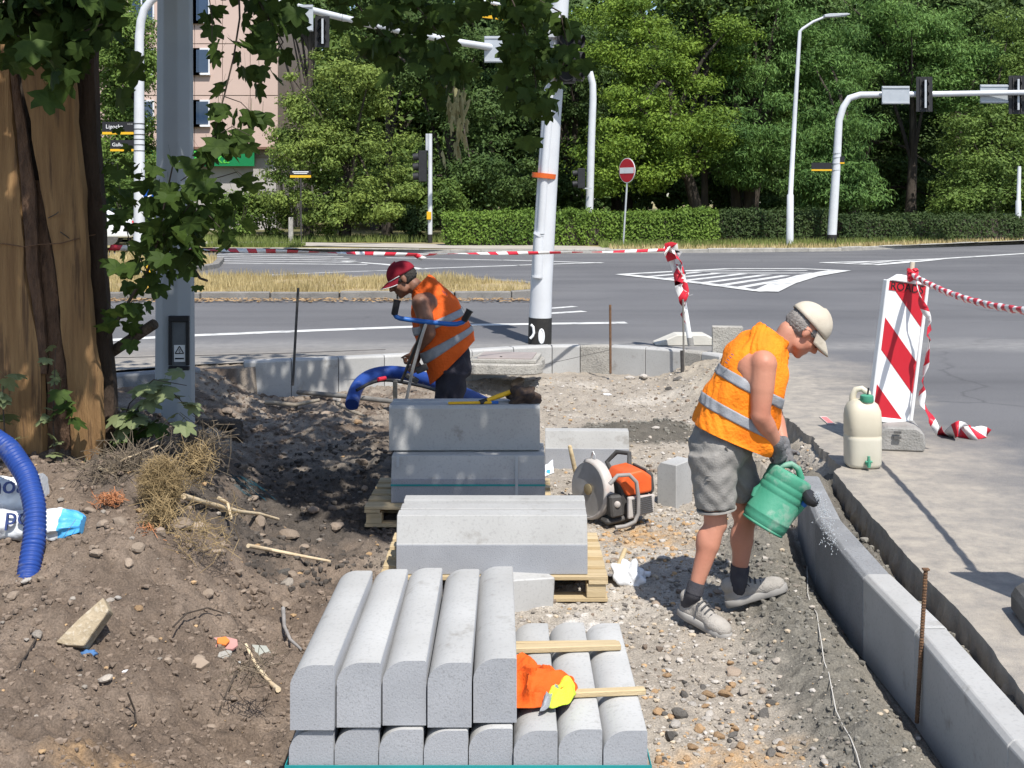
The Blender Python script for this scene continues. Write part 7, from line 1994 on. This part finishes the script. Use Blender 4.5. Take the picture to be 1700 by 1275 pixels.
for k in range(16):
    x0, y0 = 382 + rr.uniform(0, 30), 792 + rr.uniform(-6, 14); mb.tube([tz_px(x0, y0, .0, .02 + rr.uniform(0, .05)), tz_px(x0 + 18, y0 + 12 + rr.uniform(-5, 5), -.1, .03 + rr.uniform(0, .04)), tz_px(x0 + 38 + rr.uniform(-10, 10), y0 + 26 + rr.uniform(-6, 6), -.2, .02)], .0018, 4)
tag(mb.obj('netting', pm('teal_twine', (.02, .10, .13), (.015, .07, .10), 20, .8), fixn=False), 'teal twine tangled in the shade at the bank', 'twine')
straw('root_hair', 'thin roots around the shards on the soil', 420, 1110, 4.72, 45, 30, 40, 11, MATS['dry_twig'], (.06, .2), .0016, 'roots')

# ------------------------------------------------------------------ blue pipe behind the stacks
P = lambda x, y, d: W(x, y, d)
mb = MB(); path = [P(584, 672, 9.9), P(586, 655, 10.0), P(595, 636, 10.2), P(612, 622, 10.4), P(640, 615, 10.5), P(680, 620, 10.4), P(720, 634, 10.2), P(760, 650, 9.8), P(800, 668, 9.3), P(830, 686, 9.0)]
path = lerp_path(path, .05)
for _ in range(10): path = [path[0]] + [(path[i - 1] + 2 * path[i] + path[i + 1]) / 4 for i in range(1, len(path) - 1)] + [path[-1]]
mb.tube(path, .058, 18); tag(mb.obj('bent_pipe', hose_blue, smooth=True), 'smooth blue pipe arching out of the ground behind the dark-trousered worker', 'pipe')
mb = MB(); path = lerp_path([P(592, 648, 9.8), P(612, 634, 9.9), P(640, 628, 10), P(668, 635, 9.9), P(700, 640, 9.8), P(730, 650, 9.5)], .05)
for _ in range(6): path = [path[0]] + [(path[i - 1] + 2 * path[i] + path[i + 1]) / 4 for i in range(1, len(path) - 1)] + [path[-1]]
mb.tube(path, .014, 10); o = tag(mb.obj('cable', black_plastic, smooth=True), 'black cable with a red tip under the blue pipe', 'cable')
mb = MB(); mb.tube([P(628, 630, 9.9), P(640, 627.5, 9.95)], .017, 10); mb.obj('red_tip', tape_red, o)
mb = MB(); p = P(656, 655, 9.6); mb.box(p, (.035, .035, .22)); tag(mb.obj('wooden_peg', wood_grey, bev=.004), 'short wooden peg stuck in the soil by the blue pipe', 'peg')
# ------------------------------------------------------------------ people
def loft(rings, nphi, mat, name, parent, fold=.008, seed=0, ex=2.4, sub=5, th=.004, t0=0, t1=1, off=0, closed_top=False, phi=(0, 2 * pi)):
    """rings: (centre, depth axis, lateral axis, half depth, half width) -> cloth tube; t0..t1 cuts out a band of it"""
    n = len(rings); N_ = int((n - 1) * sub) + 1
    def lerp(t):
        k = t * (n - 1); i = min(int(k), n - 2); f = k - i
        # Catmull-Rom on every entry
        def cr(a, b, c, d):
            return .5 * ((2 * b) + (c - a) * f + (2 * a - 5 * b + 4 * c - d) * f * f + (3 * b - 3 * c + d - a) * f ** 3)
        R = [rings[max(i - 1, 0)], rings[i], rings[i + 1], rings[min(i + 2, n - 1)]]
        return [cr(*[r[q] for r in R]) for q in range(5)]
    def pt(t, p, o_=0):
        C, U, Vv, a, b = lerp(t); U = U.normalized(); Vv = Vv.normalized()
        c, s = cos(p), sin(p); c_ = abs(c) ** (2 / ex) * (1 if c >= 0 else -1); s_ = abs(s) ** (2 / ex) * (1 if s >= 0 else -1)
        w = sin(3 * p + 9 * t + seed + 1.5 * sin(7 * t + seed)) * .55 + .45 * sin(5 * p - 14 * t + 2 * seed + 2 * sin(2 * p)) + .35 * sin(11 * t * 2 + 2.5 * sin(p * 2 + seed))
        w += .45 * (abs(sin(4 * p + 6 * t + 3 * sin(5 * t + p * 2 + seed))) ** .5 - .6) + .25 * sin(13 * p + 30 * t + 4 * sin(9 * t + 3 * p))
        f = fold * w
        return C + U * c_ * (a + o_ + f) + Vv * s_ * (b + o_ + f)
    rows = max(2, int(N_ * 1.6 * (t1 - t0)) + 1); vs = []; fs = []
    full = abs(phi[1] - phi[0] - 2 * pi) < 1e-6
    for i in range(rows):
        t = t0 + (t1 - t0) * i / (rows - 1)
        for j in range(nphi):
            p = phi[0] + (phi[1] - phi[0]) * j / (nphi if full else nphi - 1); vs.append(pt(t, p, off))
    for i in range(rows - 1):
        for j in range(nphi if full else nphi - 1):
            j2 = (j + 1) % nphi; fs.append((i * nphi + j, i * nphi + j2, (i + 1) * nphi + j2, (i + 1) * nphi + j))
    mb = MB().add(vs, fs)
    o = mb.obj(name, mat, parent, smooth=True)
    if th: m = o.modifiers.new('t', 'SOLIDIFY'); m.thickness = th; m.offset = 1
    return o

def basis(fwd, upv):
    f = Vector(fwd).normalized(); u = Vector(upv); u = (u - f * u.dot(f)).normalized(); l = u.cross(f)
    return Matrix((f, l, u)).transposed()          # columns: forward, left, up

def head_shapes(mb, c, B, k=1.0):
    q = lambda x, y, z: Vector(c) + B @ Vector((x * k, y * k, z * k))
    E = lambda x, y, z, rx, ry, rz: mb.ell(q(x, y, z), (rx * k, ry * k, rz * k), B, 18, 12)
    E(-.012, 0, .035, .098, .078, .092); E(.028, 0, -.035, .066, .062, .085); E(.045, 0, -.075, .045, .045, .045); E(.068, 0, -.104, .024, .026, .020)
    for s in (-1, 1):
        E(.066, .030 * s, .020, .020, .026, .010); E(.060, .042 * s, -.030, .024, .020, .026); E(-.008, .079 * s, -.008, .020, .010, .032); E(.022, .052 * s, -.07, .03, .012, .03)
    mb.cap(q(.088, 0, .012), q(.114, 0, -.030), .011 * k, .0165 * k); E(.098, 0, -.038, .014, .018, .010)
    E(.084, 0, -.064, .014, .024, .0075); E(.082, 0, -.077, .014, .021, .0075)
    E(.084, .031, .002, .004, .004, .004)
def head_details(c, B, parent, skin_parts=True, k=1.0, eye=True):
    q = lambda x, y, z: Vector(c) + B @ Vector((x * k, y * k, z * k))
    for s in (-1, 1):
        e = MB().ell(q(.075, .031 * s, .002), (.011, .014, .0075), B, 12, 8).obj('eye', sign_white, parent, smooth=True)
        MB().ell(q(.0845, .031 * s, .001), (.0025, .0055, .0055), B, 10, 6).obj('iris', sign_black, e, smooth=True)

def hand_shapes(mb, w, f, n, thumb, curl=(.7, .9, .6), r=.0095, spread=.0):
    """w wrist, f direction of the fingers, n the way the palm faces, thumb side"""
    w = Vector(w); f = Vector(f).normalized(); n = Vector(n); n = (n - f * n.dot(f)).normalized(); s = f.cross(n).normalized()
    if s.dot(Vector(thumb)) < 0: s = -s
    B = Matrix((f, s, n)).transposed()
    mb.ell(w + f * .045, (.052, .040, .016), B, 14, 9); mb.ell(w + f * .075, (.030, .040, .015), B, 14, 9); mb.cap(w - f * .02, w + f * .03, .026, .028)
    for k, (o, ls) in enumerate(((.031, (.043, .026, .021)), (.011, (.047, .030, .022)), (-.010, (.044, .028, .021)), (-.029, (.035, .021, .019)))):
        p = w + f * (.088 - .006 * abs(k - 1)) + s * o; d = f + s * spread * (1.5 - k); d.normalize(); a = 0
        for q in range(3):
            a += curl[q] * (1 + .08 * (k - 1.5)); e = (d * cos(a) + n * sin(a)).normalized(); p2 = p + e * ls[q]
            mb.cap(p, p2, r * (1.05 - .1 * q), r * (.95 - .1 * q), 10); p = p2
    p = w + f * .022 + s * .030; e = (f * .55 + s * .62 + n * .5).normalized(); p2 = p + e * .042; mb.cap(p, p2, .015, .0115, 10)
    e2 = (f * .75 + s * .05 + n * .75).normalized(); p3 = p2 + e2 * .030; mb.cap(p2, p3, .011, .010, 10); e3 = (f * .55 - s * .25 + n * .8).normalized(); mb.cap(p3, p3 + e3 * .024, .010, .008, 10)

def cap_hat(c, B, mat, brim_mat, parent, k=1.0, brim=.075, button=True, lift=.0, edge=None, droop=.020, side=5.0):
    q = lambda x, y, z: Vector(c) + B @ Vector((x * k, y * k, z * k))
    vs = []; fs = []; n = 28; m = 10
    for i in range(m + 1):
        th = radians(94) * i / m
        for j in range(n):
            ph = 2 * pi * j / n
            seam = 1 - .012 * abs(cos(3 * ph)) ** 8
            rx, ry, rz = .113 * seam, .090 * seam, .100 * seam
            vs.append(q(-.010 + rx * sin(th) * cos(ph), ry * sin(th) * sin(ph), .036 + lift + rz * cos(th) * (1 + .05 * cos(ph))))
    for i in range(m):
        for j in range(n): j2 = (j + 1) % n; fs.append((i * n + j, (i + 1) * n + j, (i + 1) * n + j2, i * n + j2))
    o = MB().add(vs, fs).obj('cap', mat, parent, smooth=True); md = o.modifiers.new('t', 'SOLIDIFY'); md.thickness = .004; md.offset = 1
    vs = []; fs = []; a_ = 15; b_ = 6
    for i in range(a_):
        an = radians(-74 + 148 * i / (a_ - 1))
        for j in range(b_):
            t = j / (b_ - 1); x = -.010 + .108 * cos(an) + brim * t * max(.02, cos(an)) ** .7; y = .088 * sin(an) * (1 - .06 * t)
            vs.append(q(x, y, .034 + lift - droop * t ** 1.3 - side * y * y * (.35 + .65 * t)))
    for i in range(a_ - 1):
        for j in range(b_ - 1): fs.append((i * b_ + j, (i + 1) * b_ + j, (i + 1) * b_ + j + 1, i * b_ + j + 1))
    v = MB().add(vs, fs).obj('peak', brim_mat, o, smooth=True); md = v.modifiers.new('t', 'SOLIDIFY'); md.thickness = .005
    MB().ell(q(-.010, 0, .137 + lift), (.009, .009, .005), B, 10, 6).obj('button', mat, o, smooth=True)
    if edge:
        mb = MB(); mb.tube([vs[i * b_ + b_ - 1] for i in range(a_)], .003, 6); mb.tube([q(-.010 + .114 * cos(radians(t)), .091 * sin(radians(t)), .030 + lift) for t in range(-80, 81, 10)], .003, 6); mb.obj('piping', edge, o, smooth=True)
    return o
def shoe(parent, heel, toe, heel_lift=0.0, rollz=0):
    h = Vector(heel); t = Vector(toe); f = (t - h); L_ = f.length; f.normalize(); side = Vector((0, 0, 1)).cross(f).normalized(); u = f.cross(side).normalized()
    if u.z < 0: u = -u
    B = Matrix((f, side, u)).transposed(); q = lambda x, y, z: h + B @ Vector((x * L_, y, z))
    mb = MB(); mb.ell(q(.20, 0, .045), (.20 * L_, .040, .040), B); mb.ell(q(.74, 0, .042), (.26 * L_, .052, .042), B); mb.ell(q(.48, 0, .052), (.28 * L_, .038, .042), B); mb.ell(q(.22, 0, .085), (.17 * L_, .038, .045), B); mb.ell(q(.38, 0, .075), (.17 * L_, .034, .04), B); mb.ell(q(.87, 0, .038), (.13 * L_, .046, .036), B); mb.ell(q(.16, 0, .10), (.16 * L_, .044, .040), B)
    o = put_blob('shoe', mb, .006, shoe_m, parent, 4)
    out = []
    for k in range(24):
        a = 2 * pi * k / 24; c, s = cos(a), sin(a)
        x = .5 + .52 * c; w = .048 + .010 * max(0, c) - .008 * (1 if abs(c) < .4 else 0)
        out.append((x * L_, w * (abs(s) ** .7) * (1 if s > 0 else -1)))
    mb = MB(); mb.prism(out, h, f, side, u, -.004, .034); mb.obj('sole', sole_m, o, bev=.004, smooth=True)
    mb = MB()
    for k in range(5):
        x = .42 + .07 * k; z = .118 - .0085 * k - .0012 * k * k
        mb.tube([q(x, -.030, z - .016), q(x + .012, -.012, z - .001), q(x, .012, z), q(x + .012, .030, z - .016)], .0045, 6)
    mb.tube([q(.40, .0, .106), q(.40, .03, .112), q(.44, .045, .085)], .003, 6); mb.tube([q(.40, .0, .106), q(.40, -.03, .112), q(.46, -.048, .080)], .003, 6)
    mb.obj('lace', lace_m, o, smooth=True)
    return o

# --- the bent worker in shorts, watering the kerb
D1 = 5.93
p1 = lambda x, y, dd=0: W(x, y, D1 + dd)
A = thing('person', 'worker in orange vest, grey shorts and beige cap bending with a green watering can', 'person', (p1(1200, 0).x, D1, -.36))
mb = MB()
pel = p1(1193, 738); 
mb.ell(pel, (.125, .165, .125)); mb.cap(p1(1205, 700), p1(1238, 640), .135, .14); mb.ell(p1(1240, 640), (.13, .17, .16)); mb.cap(p1(1250, 612, -.10), p1(1252, 612, .10), .10, .10)
mb.cap(p1(1268, 590), p1(1312, 558), .062, .056)                                  # neck
c1 = p1(1335, 549); Bh1 = basis((.66, .06, -.75), (.74, 0, .67))
head_shapes(mb, c1, Bh1)
mb.cap(c1 + Bh1 @ Vector((-.05, 0, -.06)), p1(1300, 570), .055, .058)
# near (right) arm
sh = p1(1268, 605, -.185); el = p1(1262, 690, -.215); wr = p1(1291, 742, -.12)
mb.ell(sh, (.066, .060, .070)); mb.ell(p1(1257, 622, -.155), (.085, .055, .10)); mb.cap(p1(1264, 604, -.12), sh, .082, .066); mb.cap(sh, sh.lerp(el, .5), .064, .060); mb.cap(sh.lerp(el, .5), el, .058, .047); mb.cap(el, el.lerp(wr, .35), .049, .050); mb.cap(el.lerp(wr, .35), wr, .048, .031)
# far (left) arm, steadying the can
sh2 = p1(1272, 600, .185); el2 = p1(1283, 682, .21); wr2 = p1(1302, 745, .08)
mb.ell(sh2, (.065, .06, .068)); mb.cap(p1(1264, 602, .12), sh2, .085, .068); mb.cap(sh2, el2, .060, .046); mb.cap(el2, el2.lerp(wr2, .35), .047, .047); mb.cap(el2.lerp(wr2, .35), wr2, .046, .030)
# legs
hipR = p1(1190, 745, -.09); knR = p1(1187, 868, -.10); anR = p1(1152, 985, -.13)
hipL = p1(1204, 745, .09); knL = p1(1236, 862, .09); anL = p1(1226, 972, .09)
def leg(mb, h, k, a):
    mb.cap(h, h.lerp(k, .5), .088, .078); mb.cap(h.lerp(k, .5), k, .076, .055); mb.ell(k + Vector((.012, 0, 0)), (.052, .05, .058)); mb.cap(k, k.lerp(a, .32), .052, .057); mb.ell(k.lerp(a, .3) + Vector((-.016, 0, 0)), (.050, .052, .09)); mb.cap(k.lerp(a, .32), a.lerp(k, .12), .054, .036); mb.cap(a.lerp(k, .12), a, .036, .037)
leg(mb, hipR, knR, anR); leg(mb, hipL, knL, anL)
# glove-covered hands: the wrists run into the gloves
body1 = put_blob('body', mb, .0075, skin_sun, A, 12)
# gloves gripping the can's top handle
hc = p1(1300, 772, -.06)
mb = MB(); hand_shapes(mb, wr, (hc - wr) + Vector((.0, .01, -.02)), (-.25, .95, .0), (.9, 0, -.1), (.55, 1.1, .9), .0115); mb.cap(wr + (wr - hc).normalized() * .035, wr, .038, .034)
put_blob('glove', mb, .0045, glove_m, A, 3)
mb = MB(); hand_shapes(mb, wr2, (p1(1308, 775, .0) - wr2), (-.1, -.95, .1), (.9, 0, 0), (.5, 1.0, .8), .0115); mb.cap(wr2 + Vector((-.005, .01, .03)), wr2, .036, .034)
put_blob('glove', mb, .0045, glove_m, A, 3)
head_details(c1, Bh1, A)
# grey hair at the back and sides
mb = MB(); q = lambda x, y, z: c1 + Bh1 @ Vector((x, y, z))
mb.ell(q(-.030, 0, .012), (.088, .079, .078), Bh1, 20, 14)
for s in (-1, 1): mb.ell(q(.02, .066 * s, .022), (.035, .014, .022), Bh1)
put_blob('hair', mb, .006, hair_grey, A, 3, .0025, 140)
cap_hat(c1, Bh1, cap_beige, cap_beige, A, brim=.082, lift=.012, droop=.042, side=3.2)
# glasses
mb = MB()
for s in (-1, 1):
    mb.tube([q(.092 + .004 * cos(t), .034 * s + .022 * cos(t), -.002 + .016 * sin(t)) for t in np.linspace(0, 2 * pi, 13)[:-1]], .0018, 6, closed=True)
    mb.tube([q(.090, .056 * s, .003), q(.04, .074 * s, .008), q(-.01, .084 * s, .010), q(-.03, .082 * s, -.004)], .002, 6)
mb.tube([q(.094, -.011, .0), q(.098, 0, .003), q(.094, .011, .0)], .002, 6); mb.obj('glasses', black_plastic, A, smooth=True)
# vest
u1 = Vector((.885, 0, -.466)); lat = Vector((0, 1, 0)); s_ = D1 / F
R1 = [(p1(1213, 727), Vector((.92, 0, -.39)), lat, 66 * s_, .205), (p1(1221, 704), Vector((.9, 0, -.43)), lat, 66 * s_, .205), (p1(1232, 672), u1, lat, 62 * s_, .20), (p1(1245, 636), u1, lat, 56 * s_, .198), (p1(1258, 604), u1, lat, 50 * s_, .185), (p1(1269, 578), Vector((.85, 0, -.53)), lat, 40 * s_, .150), (p1(1279, 561), Vector((.8, 0, -.6)), lat, 29 * s_, .105), (p1(1286, 552), Vector((.8, 0, -.6)), lat, 24 * s_, .085)]
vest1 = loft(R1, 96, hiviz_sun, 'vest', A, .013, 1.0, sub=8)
for a_, b_ in ((.175, .245), (.385, .45)): loft(R1, 96, reflect, 'reflective_band', vest1, .013, 1.0, th=.002, t0=a_, t1=b_, off=.007, sub=8)
c = p1(1213, 600, -.19)
mb = MB(); qd = p1(1212, 586, -.13)
for k in range(4): mb.tube([qd + Vector((-.010 * k, -.028, -.013 * k)), qd + Vector((.012 - .010 * k, -.030, -.008 - .013 * k))], .002, 5)
mb.obj('print', print_navy, vest1)
# shorts
mb = MB(); mb.ell(p1(1192, 742), (.150, .195, .145)); mb.tube([p1(1212, 700), p1(1198, 740)], [.15, .155], 24)
mb.tube([p1(1180, 748, -.085), p1(1186, 790, -.09), p1(1189, 843, -.095)], [.118, .112, .100], 24); mb.tube([p1(1208, 748, .085), p1(1226, 790, .09), p1(1240, 826, .09)], [.105, .10, .094], 24)
sho = put_blob('shorts', mb, .008, shorts_m, A, 14, .004, 34, 3)
mb = MB(); mb.tube([p1(1189.2, 843.5, -.095), p1(1189.5, 846, -.095)], [.099, .0985], 28); mb.obj('frayed_hem', pm('hem', (.36, .34, .31), (.26, .25, .23), 40, .95), sho, smooth=True)
mb = MB(); mb.tube([p1(1172, 790, -.192), p1(1186, 792, -.199), p1(1200, 794, -.192)], .0035, 6); mb.tube([p1(1172, 797, -.192), p1(1186, 799, -.199), p1(1200, 801, -.192)], .0035, 6); mb.tube([p1(1205, 742, -.195), p1(1214, 765, -.165)], .004, 6); mb.obj('pocket_seam', pm('seam', (.17, .16, .15), (.14, .135, .125), 20, .95), sho)
# socks and shoes
mb = MB(); mb.tube([anR.lerp(knR, .16), anR.lerp(knR, .05), anR], [.041, .043, .042], 18); mb.obj('sock', sock_m, A, smooth=True)
mb = MB(); mb.tube([anL.lerp(knL, .30), anL.lerp(knL, .12), anL], [.048, .045, .045], 18); mb.obj('sock', sock_m, A, smooth=True)
hR = G(1127, 1030, -.345); hR.z = tz(hR.x, hR.y) + .055; tR = G(1188, 1056, -.36); tR.z = tz(tR.x, tR.y) + .004
tR = hR + (tR - hR).normalized() * .315; shoe(A, hR, tR)
hL = G(1207, 1018, -.36); hL.z = tz(hL.x, hL.y) + .03; tL = hL + Vector((.295, -.05, 0)); tL.z = tz(tL.x - .04, tL.y) + .022; shoe(A, hL, tL)
mb = MB(); mb.cap(anR, hR.lerp(tR, .2) + Vector((0, 0, .07)), .04, .04); mb.obj('ankle', sock_m, A, smooth=True)
mb = MB(); mb.cap(anL, hL.lerp(tL, .2) + Vector((0, 0, .07)), .042, .042); mb.obj('ankle', sock_m, A, smooth=True)

# watering can
def can():
    a = p1(1266, 872, -.08); b = p1(1314, 786, -.06); ax = (b - a).normalized(); rt = thing('watering_can', 'dusty green watering can tipped over the kerb, held in a grey glove', 'watering can', a)
    sx = Vector((ax.z, 0, -ax.x)); sx = (sx - ax * sx.dot(ax)).normalized(); B = Matrix((sx, ax.cross(sx), ax)).transposed(); L_ = (b - a).length
    r = .113
    MB().lathe([(.02, .0), (r * .90, .0), (r * .98, .012), (r, .03), (r, L_ * .17), (r * 1.015, L_ * .18), (r * 1.015, L_ * .20), (r, L_ * .21), (r, L_ * .54), (r * .98, L_ * .555), (r * .98, L_ * .575), (r, L_ * .59), (r, L_ * .66), (r * .98, L_ * .675), (r * .98, L_ * .695), (r, L_ * .71), (r, L_ * .78), (r * .98, L_ * .795), (r * .98, L_ * .815), (r, L_ * .83), (r, L_ * .95), (r * .95, L_ * .99), (r * .82, L_ * 1.01), (r * .78, L_ * .96)], a, B, 36).obj('body', can_green, rt, smooth=True)
    mb = MB(); mb.tube([a + B @ Vector((r * .9 * cos(t), r * .9 * sin(t), .0)) for t in np.linspace(0, 2 * pi, 33)[:-1]], .008, 8, closed=True); mb.obj('base_ring', can_green, rt, smooth=True)
    # spout leaves the lower right side and ends in a dark rose
    s0 = a + B @ Vector((r * .8, 0, L_ * .28)); s2 = p1(1333, 838, -.12); mb = MB(); mb.tube([s0, s0.lerp(s2, .5) + Vector((.0, 0, .0)), s2], [.030, .022, .017], 14); mb.obj('spout', can_green, rt, smooth=True)
    e = (s2 - s0).normalized(); rb = MB(); rb.tube([s2 - e * .006, s2 + e * .03], .017, 14); rb.obj('coupling', blue_metal, rt, smooth=True)
    Br = Matrix((e.cross(Vector((0, 1, 0))).normalized(), e.cross(e.cross(Vector((0, 1, 0))).normalized()), e)).transposed()
    ro = MB().lathe([(.018, .02), (.044, .038), (.050, .056), (.044, .072), (.005, .080)], s2, Br, 22).obj('rose', black_plastic, rt, smooth=True)
    # handle over the top, gripped by the glove
    mb = MB(); g0 = a + B @ Vector((-r * .95, 0, L_ * .35)); g1 = p1(1266, 805, -.07); g2 = p1(1286, 776, -.06); g3 = p1(1314, 770, -.06); g4 = a + B @ Vector((r * .5, 0, L_ * 1.0))
    mb.tube([g0, g0.lerp(g1, .6) + Vector((-.015, 0, .0)), g1, g2, g3, p1(1325, 778, -.06), g4], [.016, .015, .015, .015, .015, .016, .018], 12); mb.obj('handle', can_green, rt, smooth=True)
    # water: drops from the rose
    rr = random.Random(3); dm = MB(); c = s2 + e * .07
    for k in range(420):
        t = rr.random() ** .8; v = e * .10 + Vector((rr.gauss(0, .018), rr.gauss(0, .03), rr.gauss(0, .012)))
        p = c + v * (t * 1.4) + Vector((0, 0, -.34 * t * t)) + Vector((rr.gauss(0, .006),) * 3)
        s = rr.uniform(.0012, .0028)
        dm.add([p + Vector((s, 0, 0)), p + Vector((-s, 0, 0)), p + Vector((0, s, 0)), p + Vector((0, -s, 0)), p + Vector((0, 0, s * 2)), p - Vector((0, 0, s * 2))], [(0, 2, 4), (2, 1, 4), (1, 3, 4), (3, 0, 4), (2, 0, 5), (1, 2, 5), (3, 1, 5), (0, 3, 5)])
    w = bpy.data.materials.new('water'); w.use_nodes = True; pr = w.node_tree.nodes['Principled BSDF']; pr.inputs['Base Color'].default_value = (.9, .93, .96, 1); pr.inputs['Roughness'].default_value = .1; pr.inputs['Transmission Weight'].default_value = .5
    tag(dm.obj('water_spray', w, fixn=False), 'spray of water falling from the watering can onto the kerb', 'water spray', kind='stuff')
can()

# --- the worker at the back, leaning on a blue-handled tool
D2 = 8.75
p2 = lambda x, y, dd=0: W(x, y, D2 + dd)
Bp = thing('person', 'worker in orange vest, dark trousers and red cap stooping with a blue-handled tool', 'person', (p2(750, 0).x, D2, -.36))
mb = MB()
mb.ell(p2(750, 606), (.13, .165, .13)); mb.cap(p2(744, 580), p2(722, 530), .125, .135); mb.ell(p2(722, 525), (.13, .17, .16)); mb.cap(p2(712, 505, -.1), p2(712, 505, .1), .10, .10)
mb.cap(p2(704, 492), p2(686, 472), .062, .056)
c2 = p2(668, 463); Bh2 = basis((-.86, -.12, -.50), (-.50, 0, .86))
head_shapes(mb, c2, Bh2)
mb.cap(c2 + Bh2 @ Vector((-.04, 0, -.07)), p2(694, 482), .052, .056)
sN = p2(699, 503, -.185); eN = p2(713, 553, -.23); wN = p2(688, 584, -.13)
mb.ell(sN, (.070, .064, .072)); mb.cap(p2(706, 506, -.11), sN, .085, .07); mb.cap(sN, sN.lerp(eN, .5), .066, .062); mb.cap(sN.lerp(eN, .5), eN, .060, .048); mb.cap(eN, eN.lerp(wN, .35), .048, .048); mb.cap(eN.lerp(wN, .35), wN, .046, .031)
sF = p2(700, 500, .185); eF = p2(702, 558, .20); wF = p2(690, 600, .03)
mb.ell(sF, (.066, .06, .07)); mb.cap(p2(706, 503, .1), sF, .085, .066); mb.cap(sF, eF, .060, .046); mb.cap(eF, wF, .046, .031)
hand_shapes(mb, wN, p2(682, 606, -.10) - wN, (-.6, .8, 0), (0, 0, 1), (.9, 1.3, .9))
hand_shapes(mb, wF, p2(684, 622, -.04) - wF, (-.3, -.9, 0), (0, 0, 1), (.9, 1.3, .9))
body2 = put_blob('body', mb, .0075, skin_dark, Bp, 5)
head_details(c2, Bh2, Bp)
q = lambda x, y, z: c2 + Bh2 @ Vector((x, y, z))
mb = MB(); mb.ell(q(-.030, 0, .010), (.088, .079, .078), Bh2, 20, 14)
for s in (-1, 1): mb.ell(q(.02, .066 * s, .015), (.032, .014, .03), Bh2)
put_blob('hair', mb, .006, hair_dark, Bp, 3, .002, 140)
cap_hat(c2, Bh2, cap_red, cap_red, Bp, brim=.078, edge=sign_white)
s_ = D2 / F; lat = Vector((0, 1, 0))
R2 = [(p2(752, 600), Vector((.70, 0, .71)), lat, 50 * s_, .20), (p2(748, 584), Vector((.78, 0, .62)), lat, 48 * s_, .20), (p2(740, 562), Vector((.88, 0, .47)), lat, 46 * s_, .20), (p2(730, 537), Vector((.92, 0, .39)), lat, 44 * s_, .198), (p2(721, 514), Vector((.92, 0, .39)), lat, 39 * s_, .182), (p2(711, 492), Vector((.85, 0, .52)), lat, 30 * s_, .148), (p2(703, 477), Vector((.75, 0, .66)), lat, 22 * s_, .105), (p2(698, 470), Vector((.7, 0, .71)), lat, 18 * s_, .088)]
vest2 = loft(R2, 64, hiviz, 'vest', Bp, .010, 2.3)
for a_, b_ in ((.20, .285), (.42, .49)): loft(R2, 64, reflect, 'reflective_band', vest2, .010, 2.3, th=.002, t0=a_, t1=b_, off=.007)
mb = MB(); qd = p2(735, 482, -.145)
for k in range(3): mb.tube([qd + Vector((.012 * k, -.01, -.008 * k)), qd + Vector((.006 + .012 * k, -.014, -.022 - .008 * k))], .002, 5)
mb.obj('print', print_navy, vest2)
fz = -.36
hN = p2(752, 615, -.09); kN = p2(738, 705, -.10); aN = Vector((p2(744, 0).x, D2 - .11, fz + .10))
hF = p2(752, 615, .09); kF = p2(744, 705, .10); aF = Vector((p2(752, 0).x, D2 + .12, fz + .10))
mb = MB(); mb.ell(p2(750, 606), (.15, .185, .15)); mb.tube([p2(742, 572), p2(750, 606)], [.145, .150], 24)
for h, k, a in ((hN, kN, aN), (hF, kF, aF)): mb.tube([h, k, a + Vector((0, 0, .02))], [.115, .088, .072], 22); mb.ell(k, (.088, .088, .09))
put_blob('trousers', mb, .008, trousers_m, Bp, 3, .007, 22, 5)
for a, dy in ((aN, -.02), (aF, .02)):
    shoe(Bp, Vector((a.x + .07, a.y, fz + .005)), Vector((a.x - .22, a.y + dy, fz)))
    mb = MB(); mb.cap(a, a + Vector((.02, 0, -.06)), .05, .045); mb.obj('ankle', sock_m, Bp, smooth=True)
def bar_tool():
    d = D2 - .36; P = lambda x, y, dd=0: W(x, y, d + dd); rt = thing('bar_tool', 'tool with a blue swept handlebar and black grips held by the stooping worker', 'hand tool', P(676, 668))
    path = [P(655, 521), P(658, 526), P(664, 528.5), P(680, 531), P(700, 533.5), P(725, 536), P(745, 538), P(758, 538), P(768, 535), P(772, 531)]
    mb = MB(); mb.tube(path, .017, 12); mb.obj('handlebar', blue_metal, rt, smooth=True)
    for a, b in ((P(654.5, 523), P(659.5, 498)), (P(770, 533), P(780, 515))):
        mb = MB(); mb.tube([a, a.lerp(b, .08), a.lerp(b, .85), b], [.02, .024, .024, .029], 12); mb.obj('grip', black_plastic, rt, smooth=True)
    mb = MB(); mb.tube([P(708, 535), P(700, 560), P(686, 610, .05), P(673, 672, .1), P(664, 720, .14), P(656, 770, .2)], .0115, 10); mb.obj('shaft', steel, rt, smooth=True)
    mb = MB(); mb.tube([P(706, 538, .03), P(688, 580, .1), P(672, 620, .2), P(666, 634, .22)], .011, 10); mb.obj('stay', dark_steel, rt, smooth=True)
    mb = MB(); mb.box(P(684, 628, .1), (.10, .05, .035), Matrix.Rotation(.5, 3, 'Y')); mb.box(P(700, 612, .12), (.09, .02, .05), Matrix.Rotation(-.4, 3, 'Y')); mb.obj('bracket', dark_steel, rt, bev=.006)
bar_tool()
